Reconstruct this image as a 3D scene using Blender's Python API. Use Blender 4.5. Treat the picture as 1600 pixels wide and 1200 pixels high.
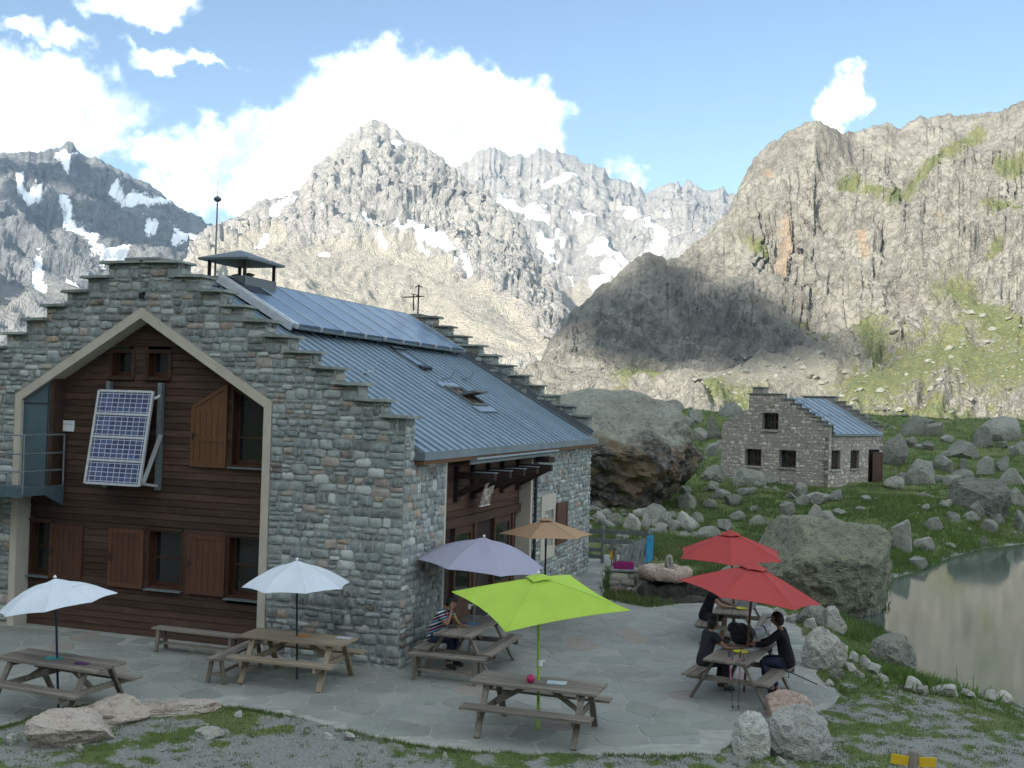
import bpy, bmesh, math, random
import numpy as np
from mathutils import Vector, Matrix

# ------------------------------------------------------------------ clear
for o in list(bpy.data.objects): bpy.data.objects.remove(o, do_unlink=True)
S = bpy.context.scene
COL = S.collection
R = math.radians
random.seed(7); RNG = np.random.default_rng(7)

# ------------------------------------------------------------------ camera (solved from the building's vanishing points)
F_PX, HC = 1740.0, 5.0
PITCH, ROLL = R(1.02), R(1.7)
cam_d = bpy.data.cameras.new('camera'); cam = bpy.data.objects.new('camera', cam_d); COL.objects.link(cam)
cam_d.sensor_width = 36; cam_d.lens = 36 * F_PX / 1600
cam_d.clip_start = 0.1; cam_d.clip_end = 30000
CAMROT = Matrix.Rotation(math.pi/2 + PITCH, 3, 'X') @ Matrix.Rotation(ROLL, 3, 'Z')
cam.matrix_world = Matrix.Translation((0, 0, HC)) @ CAMROT.to_4x4()
S.camera = cam
S.cycles.max_bounces = 5; S.cycles.diffuse_bounces = 3; S.cycles.glossy_bounces = 3; S.cycles.transmission_bounces = 2; S.cycles.volume_bounces = 0
S.cycles.caustics_reflective = False; S.cycles.caustics_refractive = False
S.render.resolution_x, S.render.resolution_y = 1024, 768
CR = np.array(CAMROT); C0 = np.array([0, 0, HC])
def ray(x, y): return CR @ np.array([(x-800)/F_PX, -(y-600)/F_PX, -1.0])
def ground_at(x, y, z=0.0):
    d = ray(x, y); return C0 + d*((z-HC)/d[2])
def at_depth(x, y, Y):
    d = ray(x, y); return C0 + d*(Y/d[1])
def proj(P):
    q = (np.asarray(P, float) - C0) @ CR
    return 800 + F_PX*q[..., 0]/-q[..., 2], 600 - F_PX*q[..., 1]/-q[..., 2]

# ------------------------------------------------------------------ sun, sky, exposure
SUN_EL = R(25.0); SUN_H = np.array([-0.55, -0.835]); SUN_H = SUN_H/np.linalg.norm(SUN_H)
TO_SUN = np.array([SUN_H[0]*math.cos(SUN_EL), SUN_H[1]*math.cos(SUN_EL), math.sin(SUN_EL)])
sun_d = bpy.data.lights.new('sun', 'SUN'); sun = bpy.data.objects.new('sun', sun_d); COL.objects.link(sun)
sun_d.energy = 3.7; sun_d.angle = R(0.5); sun_d.color = (1.0, 0.94, 0.83)
sun.rotation_euler = Vector(TO_SUN).to_track_quat('Z', 'Y').to_euler(); sun.location = (0, 0, 400)
S.view_settings.view_transform = 'Standard'; S.view_settings.look = 'None'
S.view_settings.exposure = 1.82; S.view_settings.gamma = 1.0; S.view_settings.use_curve_mapping = False

world = bpy.data.worlds.new('World'); S.world = world; world.use_nodes = True; world.cycles.sampling_method = 'MANUAL'; world.cycles.sample_map_resolution = 512
wt = world.node_tree; wt.nodes.clear()
def wn(t, **k):
    n = wt.nodes.new(t)
    for a, b in k.items(): setattr(n, a, b)
    return n
def wl(a, b): wt.links.new(a, b)
w_out = wn('ShaderNodeOutputWorld')
sky = wn('ShaderNodeTexSky', sky_type='NISHITA', sun_disc=False, sun_elevation=SUN_EL,
         sun_rotation=math.atan2(SUN_H[0], SUN_H[1]), altitude=2200, air_density=1.15, dust_density=0.05, ozone_density=0.9)
bg_sky = wn('ShaderNodeBackground'); bg_sky.inputs['Strength'].default_value = 0.05
wl(sky.outputs[0], bg_sky.inputs['Color'])
tc = wn('ShaderNodeTexCoord')
def w_noise(scale, detail, rough=0.55):
    n = wn('ShaderNodeTexNoise'); n.inputs['Scale'].default_value = scale
    n.inputs['Detail'].default_value = detail; n.inputs['Roughness'].default_value = rough
    wl(tc.outputs['Generated'], n.inputs['Vector']); return n
def w_vm(op, a, b=None):
    n = wn('ShaderNodeVectorMath', operation=op)
    for i, s in enumerate((a, b)):
        if s is None: continue
        if hasattr(s, 'is_linked'): wl(s, n.inputs[i])
        else: n.inputs[i].default_value = s
    return n
def w_m(op, a, b=None, c=None):
    n = wn('ShaderNodeMath', operation=op)
    for i, s in enumerate((a, b, c)):
        if s is None: continue
        if hasattr(s, 'is_linked'): wl(s, n.inputs[i])
        else: n.inputs[i].default_value = s
    return n.outputs[0]
def w_ramp(v, a, b, c=0.0, d=1.0):
    n = wn('ShaderNodeMapRange', interpolation_type='SMOOTHSTEP')
    wl(v, n.inputs[0]); n.inputs[1].default_value = a; n.inputs[2].default_value = b
    n.inputs[3].default_value = c; n.inputs[4].default_value = d; return n.outputs[0]
# cumulus: lumps around fixed sky directions, broken up by noise
warp1 = w_vm('SCALE', w_vm('SUBTRACT', w_noise(9, 3).outputs['Color'], (0.5, 0.5, 0.5)).outputs[0]); warp1.inputs['Scale'].default_value = 0.10
warp2 = w_vm('SCALE', w_vm('SUBTRACT', w_noise(34, 4, 0.62).outputs['Color'], (0.5, 0.5, 0.5)).outputs[0]); warp2.inputs['Scale'].default_value = 0.055
dirw = w_vm('ADD', w_vm('ADD', tc.outputs['Generated'], warp1.outputs[0]).outputs[0], warp2.outputs[0]).outputs[0]
CLOUDS = [(35,165,140,75),(150,170,78,55),(20,225,150,60),(130,225,85,36),(200,0,88,36),(15,48,44,20,0.62),(85,72,60,22,0.55),
          (250,92,80,18,0.62),(310,104,60,13,0.6),(575,115,85,60),(670,120,110,62),(755,150,95,55),(810,205,95,55),(560,190,150,75),(440,225,105,62),
          (345,250,105,52),(270,262,75,40),(650,220,190,62),(865,215,45,38),(410,290,140,60),(320,320,90,36),(1338,172,38,38,0.9),(1322,190,32,22,0.9),(1004,280,34,26,0.85)]
acc = None
for (cx, cy, rx, ry, *pk) in CLOUDS:
    d = ray(cx, cy); d = d/np.linalg.norm(d)
    sub = w_vm('SUBTRACT', dirw, tuple(d)).outputs[0]
    mul = w_vm('MULTIPLY', sub, (F_PX/rx, F_PX/rx, F_PX/ry)).outputs[0]
    ln = w_vm('LENGTH', mul).outputs['Value']
    f = w_ramp(ln, 0.0, 1.55, pk[0] if pk else 1.0, 0.0)
    acc = f if acc is None else w_m('MAXIMUM', acc, f)
# the same kind of cumulus goes on all round, away from the view
sepw = wn('ShaderNodeSeparateXYZ'); wl(tc.outputs['Generated'], sepw.inputs[0])
away = w_ramp(sepw.outputs['Y'], 0.80, 0.62)
rest = w_m('MULTIPLY', w_ramp(w_noise(2.6, 5, 0.6).outputs['Fac'], 0.42, 0.60), away)
acc = w_m('MAXIMUM', acc, rest)
fine = w_noise(60, 5, 0.6).outputs['Fac']
dens = w_m('MULTIPLY_ADD', w_m('SUBTRACT', fine, 0.5), 0.42, acc)
mask = w_ramp(dens, 0.22, 0.80)
shade = w_ramp(w_noise(11, 5, 0.6).outputs['Fac'], 0.34, 0.60)
ccol = wn('ShaderNodeMix', data_type='RGBA'); wl(shade, ccol.inputs['Factor'])
ccol.inputs['A'].default_value = (0.25, 0.295, 0.325, 1); ccol.inputs['B'].default_value = (0.93, 1.0, 1.0, 1)
bg_c = wn('ShaderNodeBackground'); wl(ccol.outputs['Result'], bg_c.inputs['Color']); bg_c.inputs['Strength'].default_value = 1.0
mixw = wn('ShaderNodeMixShader'); wl(mask, mixw.inputs[0]); wl(bg_sky.outputs[0], mixw.inputs[1]); wl(bg_c.outputs[0], mixw.inputs[2])
wl(mixw.outputs[0], w_out.inputs['Surface'])

# ------------------------------------------------------------------ noise in numpy
_perm = np.random.default_rng(3).permutation(4096).astype(np.int64)
def _h(ix, iy, iz):
    return _perm[(_perm[(_perm[ix & 4095] + iy) & 4095] + iz) & 4095]
_grad = np.random.default_rng(4).normal(size=(4096, 3)); _grad /= np.linalg.norm(_grad, axis=1)[:, None]
def perlin(P):
    P = np.asarray(P, float); i = np.floor(P).astype(np.int64); f = P - i
    u = f*f*f*(f*(f*6-15)+10); out = 0
    for dx in (0, 1):
        for dy in (0, 1):
            for dz in (0, 1):
                g = _grad[_h(i[..., 0]+dx, i[..., 1]+dy, i[..., 2]+dz)]
                dot = g[..., 0]*(f[..., 0]-dx)+g[..., 1]*(f[..., 1]-dy)+g[..., 2]*(f[..., 2]-dz)
                w = (u[..., 0] if dx else 1-u[..., 0])*(u[..., 1] if dy else 1-u[..., 1])*(u[..., 2] if dz else 1-u[..., 2])
                out = out + w*dot
    return out*1.5
def fbm(P, o=5, lac=2.03, g=0.5):
    P = np.asarray(P, float); a = 1.0; s = 0; P = P.copy()
    for k in range(o):
        s = s + a*perlin(P + 17.3*k); P = P*lac; a *= g
    return s
def ridged(P, o=5, lac=2.05, g=0.5):
    P = np.asarray(P, float).copy(); a = 1.0; s = 0
    for k in range(o):
        s = s + a*(1-2*np.abs(perlin(P + 9.1*k))); P = P*lac; a *= g
    return s
def sstep(x, a, b):
    t = np.clip((x-a)/(b-a), 0, 1); return t*t*(3-2*t)

# ------------------------------------------------------------------ materials
class NT:
    def __init__(s, name):
        s.m = bpy.data.materials.new(name); s.m.use_nodes = True; s.t = s.m.node_tree
        s.bs = s.t.nodes['Principled BSDF']; s.out = s.t.nodes['Material Output']
    def n(s, t, **k):
        q = s.t.nodes.new(t)
        for a, b in k.items(): setattr(q, a, b)
        return q
    def l(s, a, b): s.t.links.new(a, b)
    def sock(s, node, i, v):
        if v is None: return
        if hasattr(v, 'is_linked'): s.l(v, node.inputs[i])
        else: node.inputs[i].default_value = v
    def math(s, op, a, b=None, c=None):
        q = s.n('ShaderNodeMath', operation=op)
        for i, v in enumerate((a, b, c)): s.sock(q, i, v)
        return q.outputs[0]
    def ramp(s, v, a, b, c=0.0, d=1.0, smooth=True):
        q = s.n('ShaderNodeMapRange', interpolation_type='SMOOTHSTEP' if smooth else 'LINEAR')
        s.sock(q, 0, v); s.sock(q, 1, a); s.sock(q, 2, b); s.sock(q, 3, c); s.sock(q, 4, d); return q.outputs[0]
    def mix(s, f, a, b, mode='MIX'):
        q = s.n('ShaderNodeMix', data_type='RGBA', blend_type=mode)
        s.sock(q, 'Factor', f)
        for k, v in (('A', a), ('B', b)):
            s.sock(q, k, v if (hasattr(v, 'is_linked') or len(v) == 4) else (*v, 1))
        return q.outputs['Result']
    def coords(s, kind='Object', scale=(1, 1, 1), rnd=False):
        t = s.n('ShaderNodeTexCoord').outputs[kind]
        if kind == 'World': pass
        if rnd:
            oi = s.n('ShaderNodeObjectInfo'); v = s.n('ShaderNodeVectorMath', operation='SCALE')
            v.inputs[0].default_value = (37, 53, 71); s.l(oi.outputs['Random'], v.inputs['Scale'])
            a = s.n('ShaderNodeVectorMath', operation='ADD'); s.l(t, a.inputs[0]); s.l(v.outputs[0], a.inputs[1]); t = a.outputs[0]
        if scale != (1, 1, 1):
            m = s.n('ShaderNodeVectorMath', operation='MULTIPLY'); s.l(t, m.inputs[0]); m.inputs[1].default_value = scale; t = m.outputs[0]
        return t
    def geo(s): return s.n('ShaderNodeNewGeometry').outputs['Position']
    def noise(s, vec, scale, detail=5, rough=0.55, dist=0.0):
        q = s.n('ShaderNodeTexNoise'); s.l(vec, q.inputs['Vector']); q.inputs['Scale'].default_value = scale
        q.inputs['Detail'].default_value = detail; q.inputs['Roughness'].default_value = rough; q.inputs['Distortion'].default_value = dist
        return q.outputs['Fac']
    def vor(s, vec, scale, feat='F1', out='Distance'):
        q = s.n('ShaderNodeTexVoronoi', feature=feat); s.l(vec, q.inputs['Vector']); q.inputs['Scale'].default_value = scale
        return q.outputs[out]
    def attr(s, name, typ='GEOMETRY'):
        q = s.n('ShaderNodeAttribute', attribute_type=typ, attribute_name=name); return q.outputs['Fac']
    def cramp(s, f, stops, const=False):
        q = s.n('ShaderNodeValToRGB'); s.l(f, q.inputs[0]); e = q.color_ramp.elements
        if const: q.color_ramp.interpolation = 'CONSTANT'
        while len(e) > 1: e.remove(e[-1])
        e[0].position = stops[0][0]; e[0].color = (*stops[0][1], 1)
        for p, c in stops[1:]:
            k = e.new(p); k.color = (*c, 1)
        return q.outputs[0]
    def bump(s, h, strength=0.5, dist=0.02, prev=None):
        q = s.n('ShaderNodeBump'); q.inputs['Strength'].default_value = strength; q.inputs['Distance'].default_value = dist
        s.l(h, q.inputs['Height'])
        if prev is not None: s.l(prev, q.inputs['Normal'])
        return q.outputs[0]
    def done(s, color=None, rough=0.8, normal=None, spec=0.3, metal=0.0):
        s.sock(s.bs, 'Base Color', color if (color is None or hasattr(color, 'is_linked') or len(color) == 4) else (*color, 1))
        s.sock(s.bs, 'Roughness', rough); s.bs.inputs['Specular IOR Level'].default_value = spec; s.bs.inputs['Metallic'].default_value = metal
        if normal is not None: s.l(normal, s.bs.inputs['Normal'])
        return s.m

def simple(name, c1, c2=None, scale=6, rough=0.7, bump=0.0, objvar=0.0, stretch=(1, 1, 1), metal=0.0, spec=0.3, bdist=0.01, detail=5):
    t = NT(name); v = t.coords('Object', stretch, rnd=True)
    c2 = c2 or tuple(x*0.75 for x in c1)
    nz = t.noise(v, scale, detail)
    col = t.mix(t.ramp(nz, 0.3, 0.7), c1, c2)
    if objvar:
        r = t.n('ShaderNodeObjectInfo').outputs['Random']
        hs = t.n('ShaderNodeHueSaturation'); t.l(col, hs.inputs['Color']); t.l(t.math('MULTIPLY_ADD', r, 2*objvar, 1-objvar), hs.inputs['Value']); col = hs.outputs[0]
    nm = t.bump(nz, bump, bdist) if bump else None
    rr = t.math('MULTIPLY_ADD', nz, 0.2, rough-0.1)
    return t.done(col, rr, nm, spec, metal)

def wood(name, c1, c2, axis='X', objvar=0.2, rough=0.75, wear=None, gscale=1.0):
    t = NT(name)
    st = {'X': (0.7, 14, 14), 'Y': (14, 0.7, 14), 'Z': (14, 14, 0.7)}[axis]
    v = t.coords('Object', st, rnd=True); g = t.noise(v, 2.2*gscale, 6, 0.65, 0.4)
    v2 = t.coords('Object', (1, 1, 1), rnd=True); b = t.noise(v2, 1.7, 4)
    col = t.mix(t.ramp(g, 0.3, 0.72), c1, c2)
    if wear: col = t.mix(t.math('MULTIPLY', t.ramp(b, 0.52, 0.72), 0.55), col, wear)
    r = t.n('ShaderNodeObjectInfo').outputs['Random']
    hs = t.n('ShaderNodeHueSaturation'); t.l(col, hs.inputs['Color']); t.l(t.math('MULTIPLY_ADD', r, 2*objvar, 1-objvar), hs.inputs['Value'])
    return t.done(hs.outputs[0], t.math('MULTIPLY_ADD', g, 0.25, rough-0.12), t.bump(g, 0.45, 0.006), 0.25)

STONE_STOPS = [(0.0, (0.12, 0.13, 0.125)), (0.17, (0.185, 0.205, 0.205)), (0.36, (0.225, 0.24, 0.225)), (0.52, (0.285, 0.305, 0.29)),
               (0.68, (0.165, 0.19, 0.185)), (0.80, (0.29, 0.24, 0.20)), (0.86, (0.40, 0.41, 0.385)), (0.93, (0.24, 0.185, 0.155)), (0.97, (0.12, 0.085, 0.075)), (0.985, (0.29, 0.21, 0.14))]
def stone_mat(name, src, stops=STONE_STOPS, scale=1.0, hut=False):
    t = NT(name); rnd = t.attr('rnd', src)
    v = t.geo(); n1 = t.noise(v, 9*scale, 5, 0.65); n2 = t.noise(v, 34*scale, 2, 0.6)
    col = t.cramp(rnd, stops, const=True)
    col = t.mix(t.ramp(n1, 0.38, 0.75, 0.0, 0.5), col, (0.36, 0.38, 0.335) if not hut else (0.50, 0.45, 0.38))
    col = t.mix(t.ramp(n1, 0.48, 0.25, 0.0, 0.55 if not hut else 0.35), col, (0.085, 0.095, 0.095) if not hut else (0.16, 0.14, 0.12))
    # pale lime runs, stretched downwards
    ms = t.n('ShaderNodeVectorMath', operation='MULTIPLY'); t.l(v, ms.inputs[0]); ms.inputs[1].default_value = (1, 1, 0.16)
    st = t.noise(ms.outputs[0], 22, 4, 0.6)
    col = t.mix(t.ramp(st, 0.56, 0.72, 0.0, 0.6), col, (0.46, 0.49, 0.48))
    hs = t.n('ShaderNodeHueSaturation'); t.l(col, hs.inputs['Color']); hs.inputs['Value'].default_value = 1.2; col = hs.outputs[0]
    h = t.math('MULTIPLY_ADD', n2, 0.4, n1)
    return t.done(col, 0.85, t.bump(h, 0.6, 0.03), 0.25)

def flat(name, c, rough=0.6, metal=0.0, spec=0.4): return simple(name, c, tuple(x*0.88 for x in c), 9, rough, metal=metal, spec=spec)

M = {}
M['stone_obj'] = stone_mat('rubble stone', 'OBJECT')
M['stone_geo'] = stone_mat('rubble stone joined', 'GEOMETRY')
HUT_STOPS = [(0.0, (0.22, 0.195, 0.165)), (0.2, (0.37, 0.32, 0.27)), (0.4, (0.45, 0.39, 0.33)), (0.6, (0.30, 0.265, 0.225)), (0.8, (0.50, 0.44, 0.38)), (0.92, (0.24, 0.17, 0.135))]
M['hut_geo'] = stone_mat('hut stone joined', 'GEOMETRY', HUT_STOPS, 0.6, True)
M['hut_obj'] = stone_mat('hut stone', 'OBJECT', HUT_STOPS, 0.6, True)
M['mortar'] = simple('lime mortar', (0.34, 0.345, 0.315), (0.24, 0.245, 0.225), 14, 0.95, 0.5)
M['hut_mortar'] = simple('old mortar', (0.36, 0.325, 0.28), (0.24, 0.215, 0.185), 8, 0.95, 0.5)
M['slab'] = simple('coping schist', (0.26, 0.28, 0.25), (0.15, 0.17, 0.15), 5, 0.85, 0.5, 0.18)
M['cream'] = simple('cream render', (0.50, 0.46, 0.37), (0.44, 0.40, 0.33), 3, 0.9, 0.1)
M['plank'] = wood('dark larch cladding', (0.082, 0.044, 0.029), (0.042, 0.026, 0.019), 'X', 0.28, 0.8, (0.085, 0.056, 0.038))
M['plank_y'] = wood('dark larch cladding side', (0.105, 0.055, 0.034), (0.058, 0.031, 0.021), 'Y', 0.25, 0.8)
M['shutter'] = wood('stained shutter wood', (0.115, 0.050, 0.029), (0.07, 0.031, 0.019), 'Z', 0.25, 0.6)
M['shutter_up'] = wood('sunbleached shutter wood', (0.145, 0.068, 0.030), (0.095, 0.044, 0.02), 'Z', 0.1, 0.6)
M['winwood'] = wood('window frame wood', (0.075, 0.034, 0.019), (0.045, 0.02, 0.012), 'Z', 0.1, 0.6)
M['darkbeam'] = wood('dark beam', (0.045, 0.027, 0.022), (0.025, 0.016, 0.014), 'X', 0.1)
M['eavewood'] = wood('eave board', (0.16, 0.085, 0.045), (0.10, 0.055, 0.03), 'Y', 0.1)
M['greywood'] = wood('weathered grey wood', (0.235, 0.205, 0.165), (0.12, 0.105, 0.09), 'X', 0.22, 0.85)
M['greywood_z'] = wood('weathered grey wood upright', (0.22, 0.19, 0.15), (0.12, 0.105, 0.085), 'Z', 0.22, 0.85)
M['palewood'] = wood('pale picnic wood', (0.33, 0.27, 0.19), (0.21, 0.17, 0.125), 'X', 0.12, 0.8)
M['palewood_z'] = wood('pale picnic wood upright', (0.32, 0.26, 0.18), (0.21, 0.165, 0.115), 'Z', 0.12, 0.8)
M['greypaint'] = simple('grey wood', (0.165, 0.175, 0.17), (0.11, 0.12, 0.115), 8, 0.8, 0.2, 0.1)
M['zinc'] = simple('zinc roof sheet', (0.27, 0.345, 0.405), (0.22, 0.285, 0.34), 1.2, 0.42, 0.04, 0.07, metal=0.2, spec=0.5)
M['zinc2'] = simple('zinc flashing', (0.20, 0.24, 0.265), (0.16, 0.19, 0.215), 2, 0.5, 0.0, 0.05, metal=0.3)
M['hutroof'] = simple('pale sheet roof', (0.27, 0.33, 0.385), (0.21, 0.265, 0.315), 1.5, 0.5, 0.05, 0.12, metal=0.2)
M['alu'] = simple('aluminium', (0.60, 0.61, 0.61), (0.5, 0.51, 0.52), 6, 0.4, metal=0.4, spec=0.5)
M['galv'] = simple('galvanised steel', (0.22, 0.26, 0.27), (0.17, 0.20, 0.21), 10, 0.5, metal=0.4)
M['teal'] = simple('grey blue steel paint', (0.085, 0.125, 0.145), (0.07, 0.105, 0.12), 3, 0.5, 0.0, 0.04)
M['black'] = flat('black plastic', (0.018, 0.018, 0.02), 0.5)
M['dark'] = flat('dark interior', (0.012, 0.011, 0.011), 0.9)
M['white'] = flat('white sheet', (0.72, 0.74, 0.74), 0.6)
M['chimney'] = flat('grey chimney sheet', (0.12, 0.14, 0.15), 0.5, 0.2)
def glass_mat(name, c, rough=0.06):
    t = NT(name); n = t.noise(t.coords('Object'), 3, 2)
    return t.done(t.mix(n, c, tuple(x*0.6 for x in c)), rough, t.bump(n, 0.03, 0.01), 0.6)
M['pane'] = glass_mat('dark window glass', (0.02, 0.022, 0.022))
def pv_mat():
    t = NT('solar cells'); v = t.coords('Object')
    br = t.n('ShaderNodeTexBrick'); t.l(v, br.inputs['Vector']); br.offset = 0.0
    br.inputs['Color1'].default_value = (0.055, 0.062, 0.13, 1); br.inputs['Color2'].default_value = (0.10, 0.125, 0.24, 1)
    br.inputs['Mortar'].default_value = (0.52, 0.55, 0.62, 1); br.inputs['Scale'].default_value = 1.0
    br.inputs['Mortar Size'].default_value = 0.007; br.inputs['Brick Width'].default_value = 0.145; br.inputs['Row Height'].default_value = 0.0925; br.inputs['Bias'].default_value = -0.2
    n = t.noise(v, 30, 3)
    col = t.mix(t.ramp(n, 0.5, 0.75, 0, 0.5), br.outputs['Color'], (0.22, 0.30, 0.46))
    return t.done(col, 0.12, None, 0.6)
M['pv'] = pv_mat()
def collector_mat():
    t = NT('solar collector glass'); v = t.coords('Object', rnd=True); n = t.noise(v, 1.3, 4)
    col = t.mix(t.ramp(n, 0.3, 0.7), (0.085, 0.13, 0.19), (0.13, 0.18, 0.24))
    return t.done(col, 0.28, None, 0.65)
M['collector'] = collector_mat()
M['collector_dark'] = glass_mat('dark solar module', (0.015, 0.017, 0.03), 0.1)
def cloth(name, c, trans=0.25):
    t = NT(name); n = t.noise(t.coords('Object'), 90, 2); n2 = t.noise(t.coords('Object'), 2.5, 3)
    col = t.mix(t.ramp(n2, 0.3, 0.7, 0, 0.6), c, tuple(x*0.87 for x in c))
    m = t.done(col, 0.85, t.bump(n, 0.08, 0.003), 0.15)
    tr = t.n('ShaderNodeBsdfTranslucent'); t.l(col, tr.inputs['Color'])
    mx = t.n('ShaderNodeMixShader'); mx.inputs[0].default_value = trans
    t.l(t.bs.outputs[0], mx.inputs[1]); t.l(tr.outputs[0], mx.inputs[2]); t.l(mx.outputs[0], t.out.inputs['Surface'])
    return m
M['u_white'] = cloth('white parasol cloth', (0.74, 0.79, 0.84))
M['u_lilac'] = cloth('lilac parasol cloth', (0.42, 0.41, 0.51))
M['u_lime'] = cloth('lime parasol cloth', (0.47, 0.66, 0.10))
M['u_sand'] = cloth('sand parasol cloth', (0.47, 0.31, 0.19))
M['u_red'] = cloth('red parasol cloth', (0.48, 0.08, 0.075))
M['limepaint'] = flat('lime pole paint', (0.30, 0.46, 0.05), 0.4)
M['navy'] = flat('navy pole paint', (0.02, 0.025, 0.06), 0.4)
M['darkgreen'] = flat('dark pole paint', (0.025, 0.04, 0.035), 0.4)
M['brownpole'] = wood('brown pole wood', (0.16, 0.07, 0.035), (0.10, 0.045, 0.025), 'Z', 0.1, 0.5)

# ------------------------------------------------------------------ mesh helpers
class MB:
    def __init__(s): s.v = []; s.f = []; s.a = []
    def add(s, v, f, a=0.0):
        b = len(s.v); s.v += [tuple(map(float, p)) for p in v]; s.f += [tuple(i+b for i in q) for q in f]; s.a += [a]*len(v); return s
    def box(s, c, d, rot=None, a=0.0):
        x, y, z = d[0]/2, d[1]/2, d[2]/2
        P = [Vector(p) for p in ((-x,-y,-z),(x,-y,-z),(x,y,-z),(-x,y,-z),(-x,-y,z),(x,-y,z),(x,y,z),(-x,y,z))]
        if rot is not None: P = [rot @ p for p in P]
        return s.add([p + Vector(c) for p in P], [(0,3,2,1),(4,5,6,7),(0,1,5,4),(1,2,6,5),(2,3,7,6),(3,0,4,7)], a)
    def span(s, lo, hi, a=0.0):
        return s.box([(lo[i]+hi[i])/2 for i in range(3)], [abs(hi[i]-lo[i]) for i in range(3)], None, a)
    def beam(s, p0, p1, w, h, up=(0, 0, 1)):
        p0, p1 = Vector(p0), Vector(p1); d = (p1-p0); L = d.length; d.normalize()
        y = Vector(up).cross(d)
        if y.length < 1e-4: y = Vector((0, 1, 0)).cross(d)
        y.normalize(); z = d.cross(y)
        return s.box((p0+p1)/2, (L, w, h), Matrix((d, y, z)).transposed())
    def tube(s, pts, r, n=8, caps=True):
        pts = [Vector(p) for p in pts]; rs = r if isinstance(r, (list, tuple)) else [r]*len(pts); V = []; Fc = []
        for i, p in enumerate(pts):
            d = (pts[min(i+1, len(pts)-1)] - pts[max(i-1, 0)]).normalized()
            x = d.orthogonal().normalized() if i == 0 else (px - d*px.dot(d)).normalized()
            px = x; y = d.cross(x)
            for k in range(n):
                t = 2*math.pi*k/n; V.append(p + (x*math.cos(t)+y*math.sin(t))*rs[i])
        for i in range(len(pts)-1):
            for k in range(n): Fc.append((i*n+k, i*n+(k+1) % n, (i+1)*n+(k+1) % n, (i+1)*n+k))
        if caps: Fc += [tuple(range(n-1, -1, -1)), tuple(range((len(pts)-1)*n, len(pts)*n))]
        return s.add(V, Fc)
    def prism(s, poly, fn, d0, d1, a=0.0):
        n = len(poly); V = [fn(p[0], p[1], d0) for p in poly] + [fn(p[0], p[1], d1) for p in poly]
        Fc = [tuple(range(n-1, -1, -1)), tuple(range(n, 2*n))] + [(i, (i+1) % n, n+(i+1) % n, n+i) for i in range(n)]
        return s.add(V, Fc, a)
    def lathe(s, prof, c=(0, 0, 0), n=16):
        V = []; Fc = []
        for (r, z) in prof:
            for k in range(n):
                t = 2*math.pi*k/n; V.append((c[0]+r*math.cos(t), c[1]+r*math.sin(t), c[2]+z))
        for i in range(len(prof)-1):
            for k in range(n): Fc.append((i*n+k, i*n+(k+1) % n, (i+1)*n+(k+1) % n, (i+1)*n+k))
        return s.add(V, Fc)
    def mesh(s, name, mat, smooth=False, attr=None, fixn=True):
        me = bpy.data.meshes.new(name); me.from_pydata(s.v, [], s.f); me.update()
        if fixn:
            bm = bmesh.new(); bm.from_mesh(me); bmesh.ops.recalc_face_normals(bm, faces=bm.faces); bm.to_mesh(me); bm.free()
        if attr:
            at = me.attributes.new(attr, 'FLOAT', 'POINT'); at.data.foreach_set('value', np.array(s.a, np.float32))
        if mat is not None: me.materials.append(mat)
        if smooth:
            me.polygons.foreach_set('use_smooth', [True]*len(me.polygons))
            if smooth != 2: me.set_sharp_from_angle(angle=R(smooth if smooth > 3 else 40))
        return me
    def build(s, name, mat, parent=None, smooth=False, attr=None, bevel=0.0):
        me = s.mesh(name, mat, smooth, attr)
        return link(name, me, parent, bevel)
def link(name, me, parent=None, bevel=0.0):
    o = bpy.data.objects.new(name, me); COL.objects.link(o); o.parent = parent
    if bevel:
        b = o.modifiers.new('bevel', 'BEVEL'); b.width = bevel; b.segments = 1; b.limit_method = 'ANGLE'
    return o
def tag(o, label=None, cat=None, group=None, kind=None):
    if label: o['label'] = label
    if cat: o['category'] = cat
    if group: o['group'] = group
    if kind: o['kind'] = kind
    return o
def thing(name, label, cat, loc=(0, 0, 0), rz=0.0, group=None):
    o = bpy.data.objects.new(name, None); COL.objects.link(o); o.empty_display_size = 0.2
    o.location = loc; o.rotation_euler = (0, 0, rz); return tag(o, label, cat, group)
def copy_tree(o, parent=None):
    c = o.copy(); COL.objects.link(c); c.parent = parent
    for ch in list(o.children): copy_tree(ch, c)
    return c
def np_mesh(name, V, Fq, mat, attrs=None, smooth=True, sharp=None):
    me = bpy.data.meshes.new(name)
    V = np.asarray(V, np.float32); Fq = np.asarray(Fq, np.int32); k = Fq.shape[1]
    me.vertices.add(len(V)); me.vertices.foreach_set('co', V.ravel())
    me.loops.add(Fq.size); me.loops.foreach_set('vertex_index', Fq.ravel())
    me.polygons.add(len(Fq)); me.polygons.foreach_set('loop_start', np.arange(0, Fq.size, k, dtype=np.int32))
    me.polygons.foreach_set('use_smooth', np.full(len(Fq), bool(smooth)))
    me.update(calc_edges=True); me.validate()
    for n_, val in (attrs or {}).items():
        at = me.attributes.new(n_, 'FLOAT', 'POINT'); at.data.foreach_set('value', np.asarray(val, np.float32).ravel())
    if mat: me.materials.append(mat)
    if sharp: me.set_sharp_from_angle(angle=R(sharp))
    return me
def grid_faces(nr, nc, wrap=False):
    i = np.arange(nr-1)[:, None]; j = np.arange(nc if wrap else nc-1)[None, :]; j2 = (j+1) % nc
    return np.stack([i*nc+j, i*nc+j2, (i+1)*nc+j2, (i+1)*nc+j], -1).reshape(-1, 4)
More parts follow.
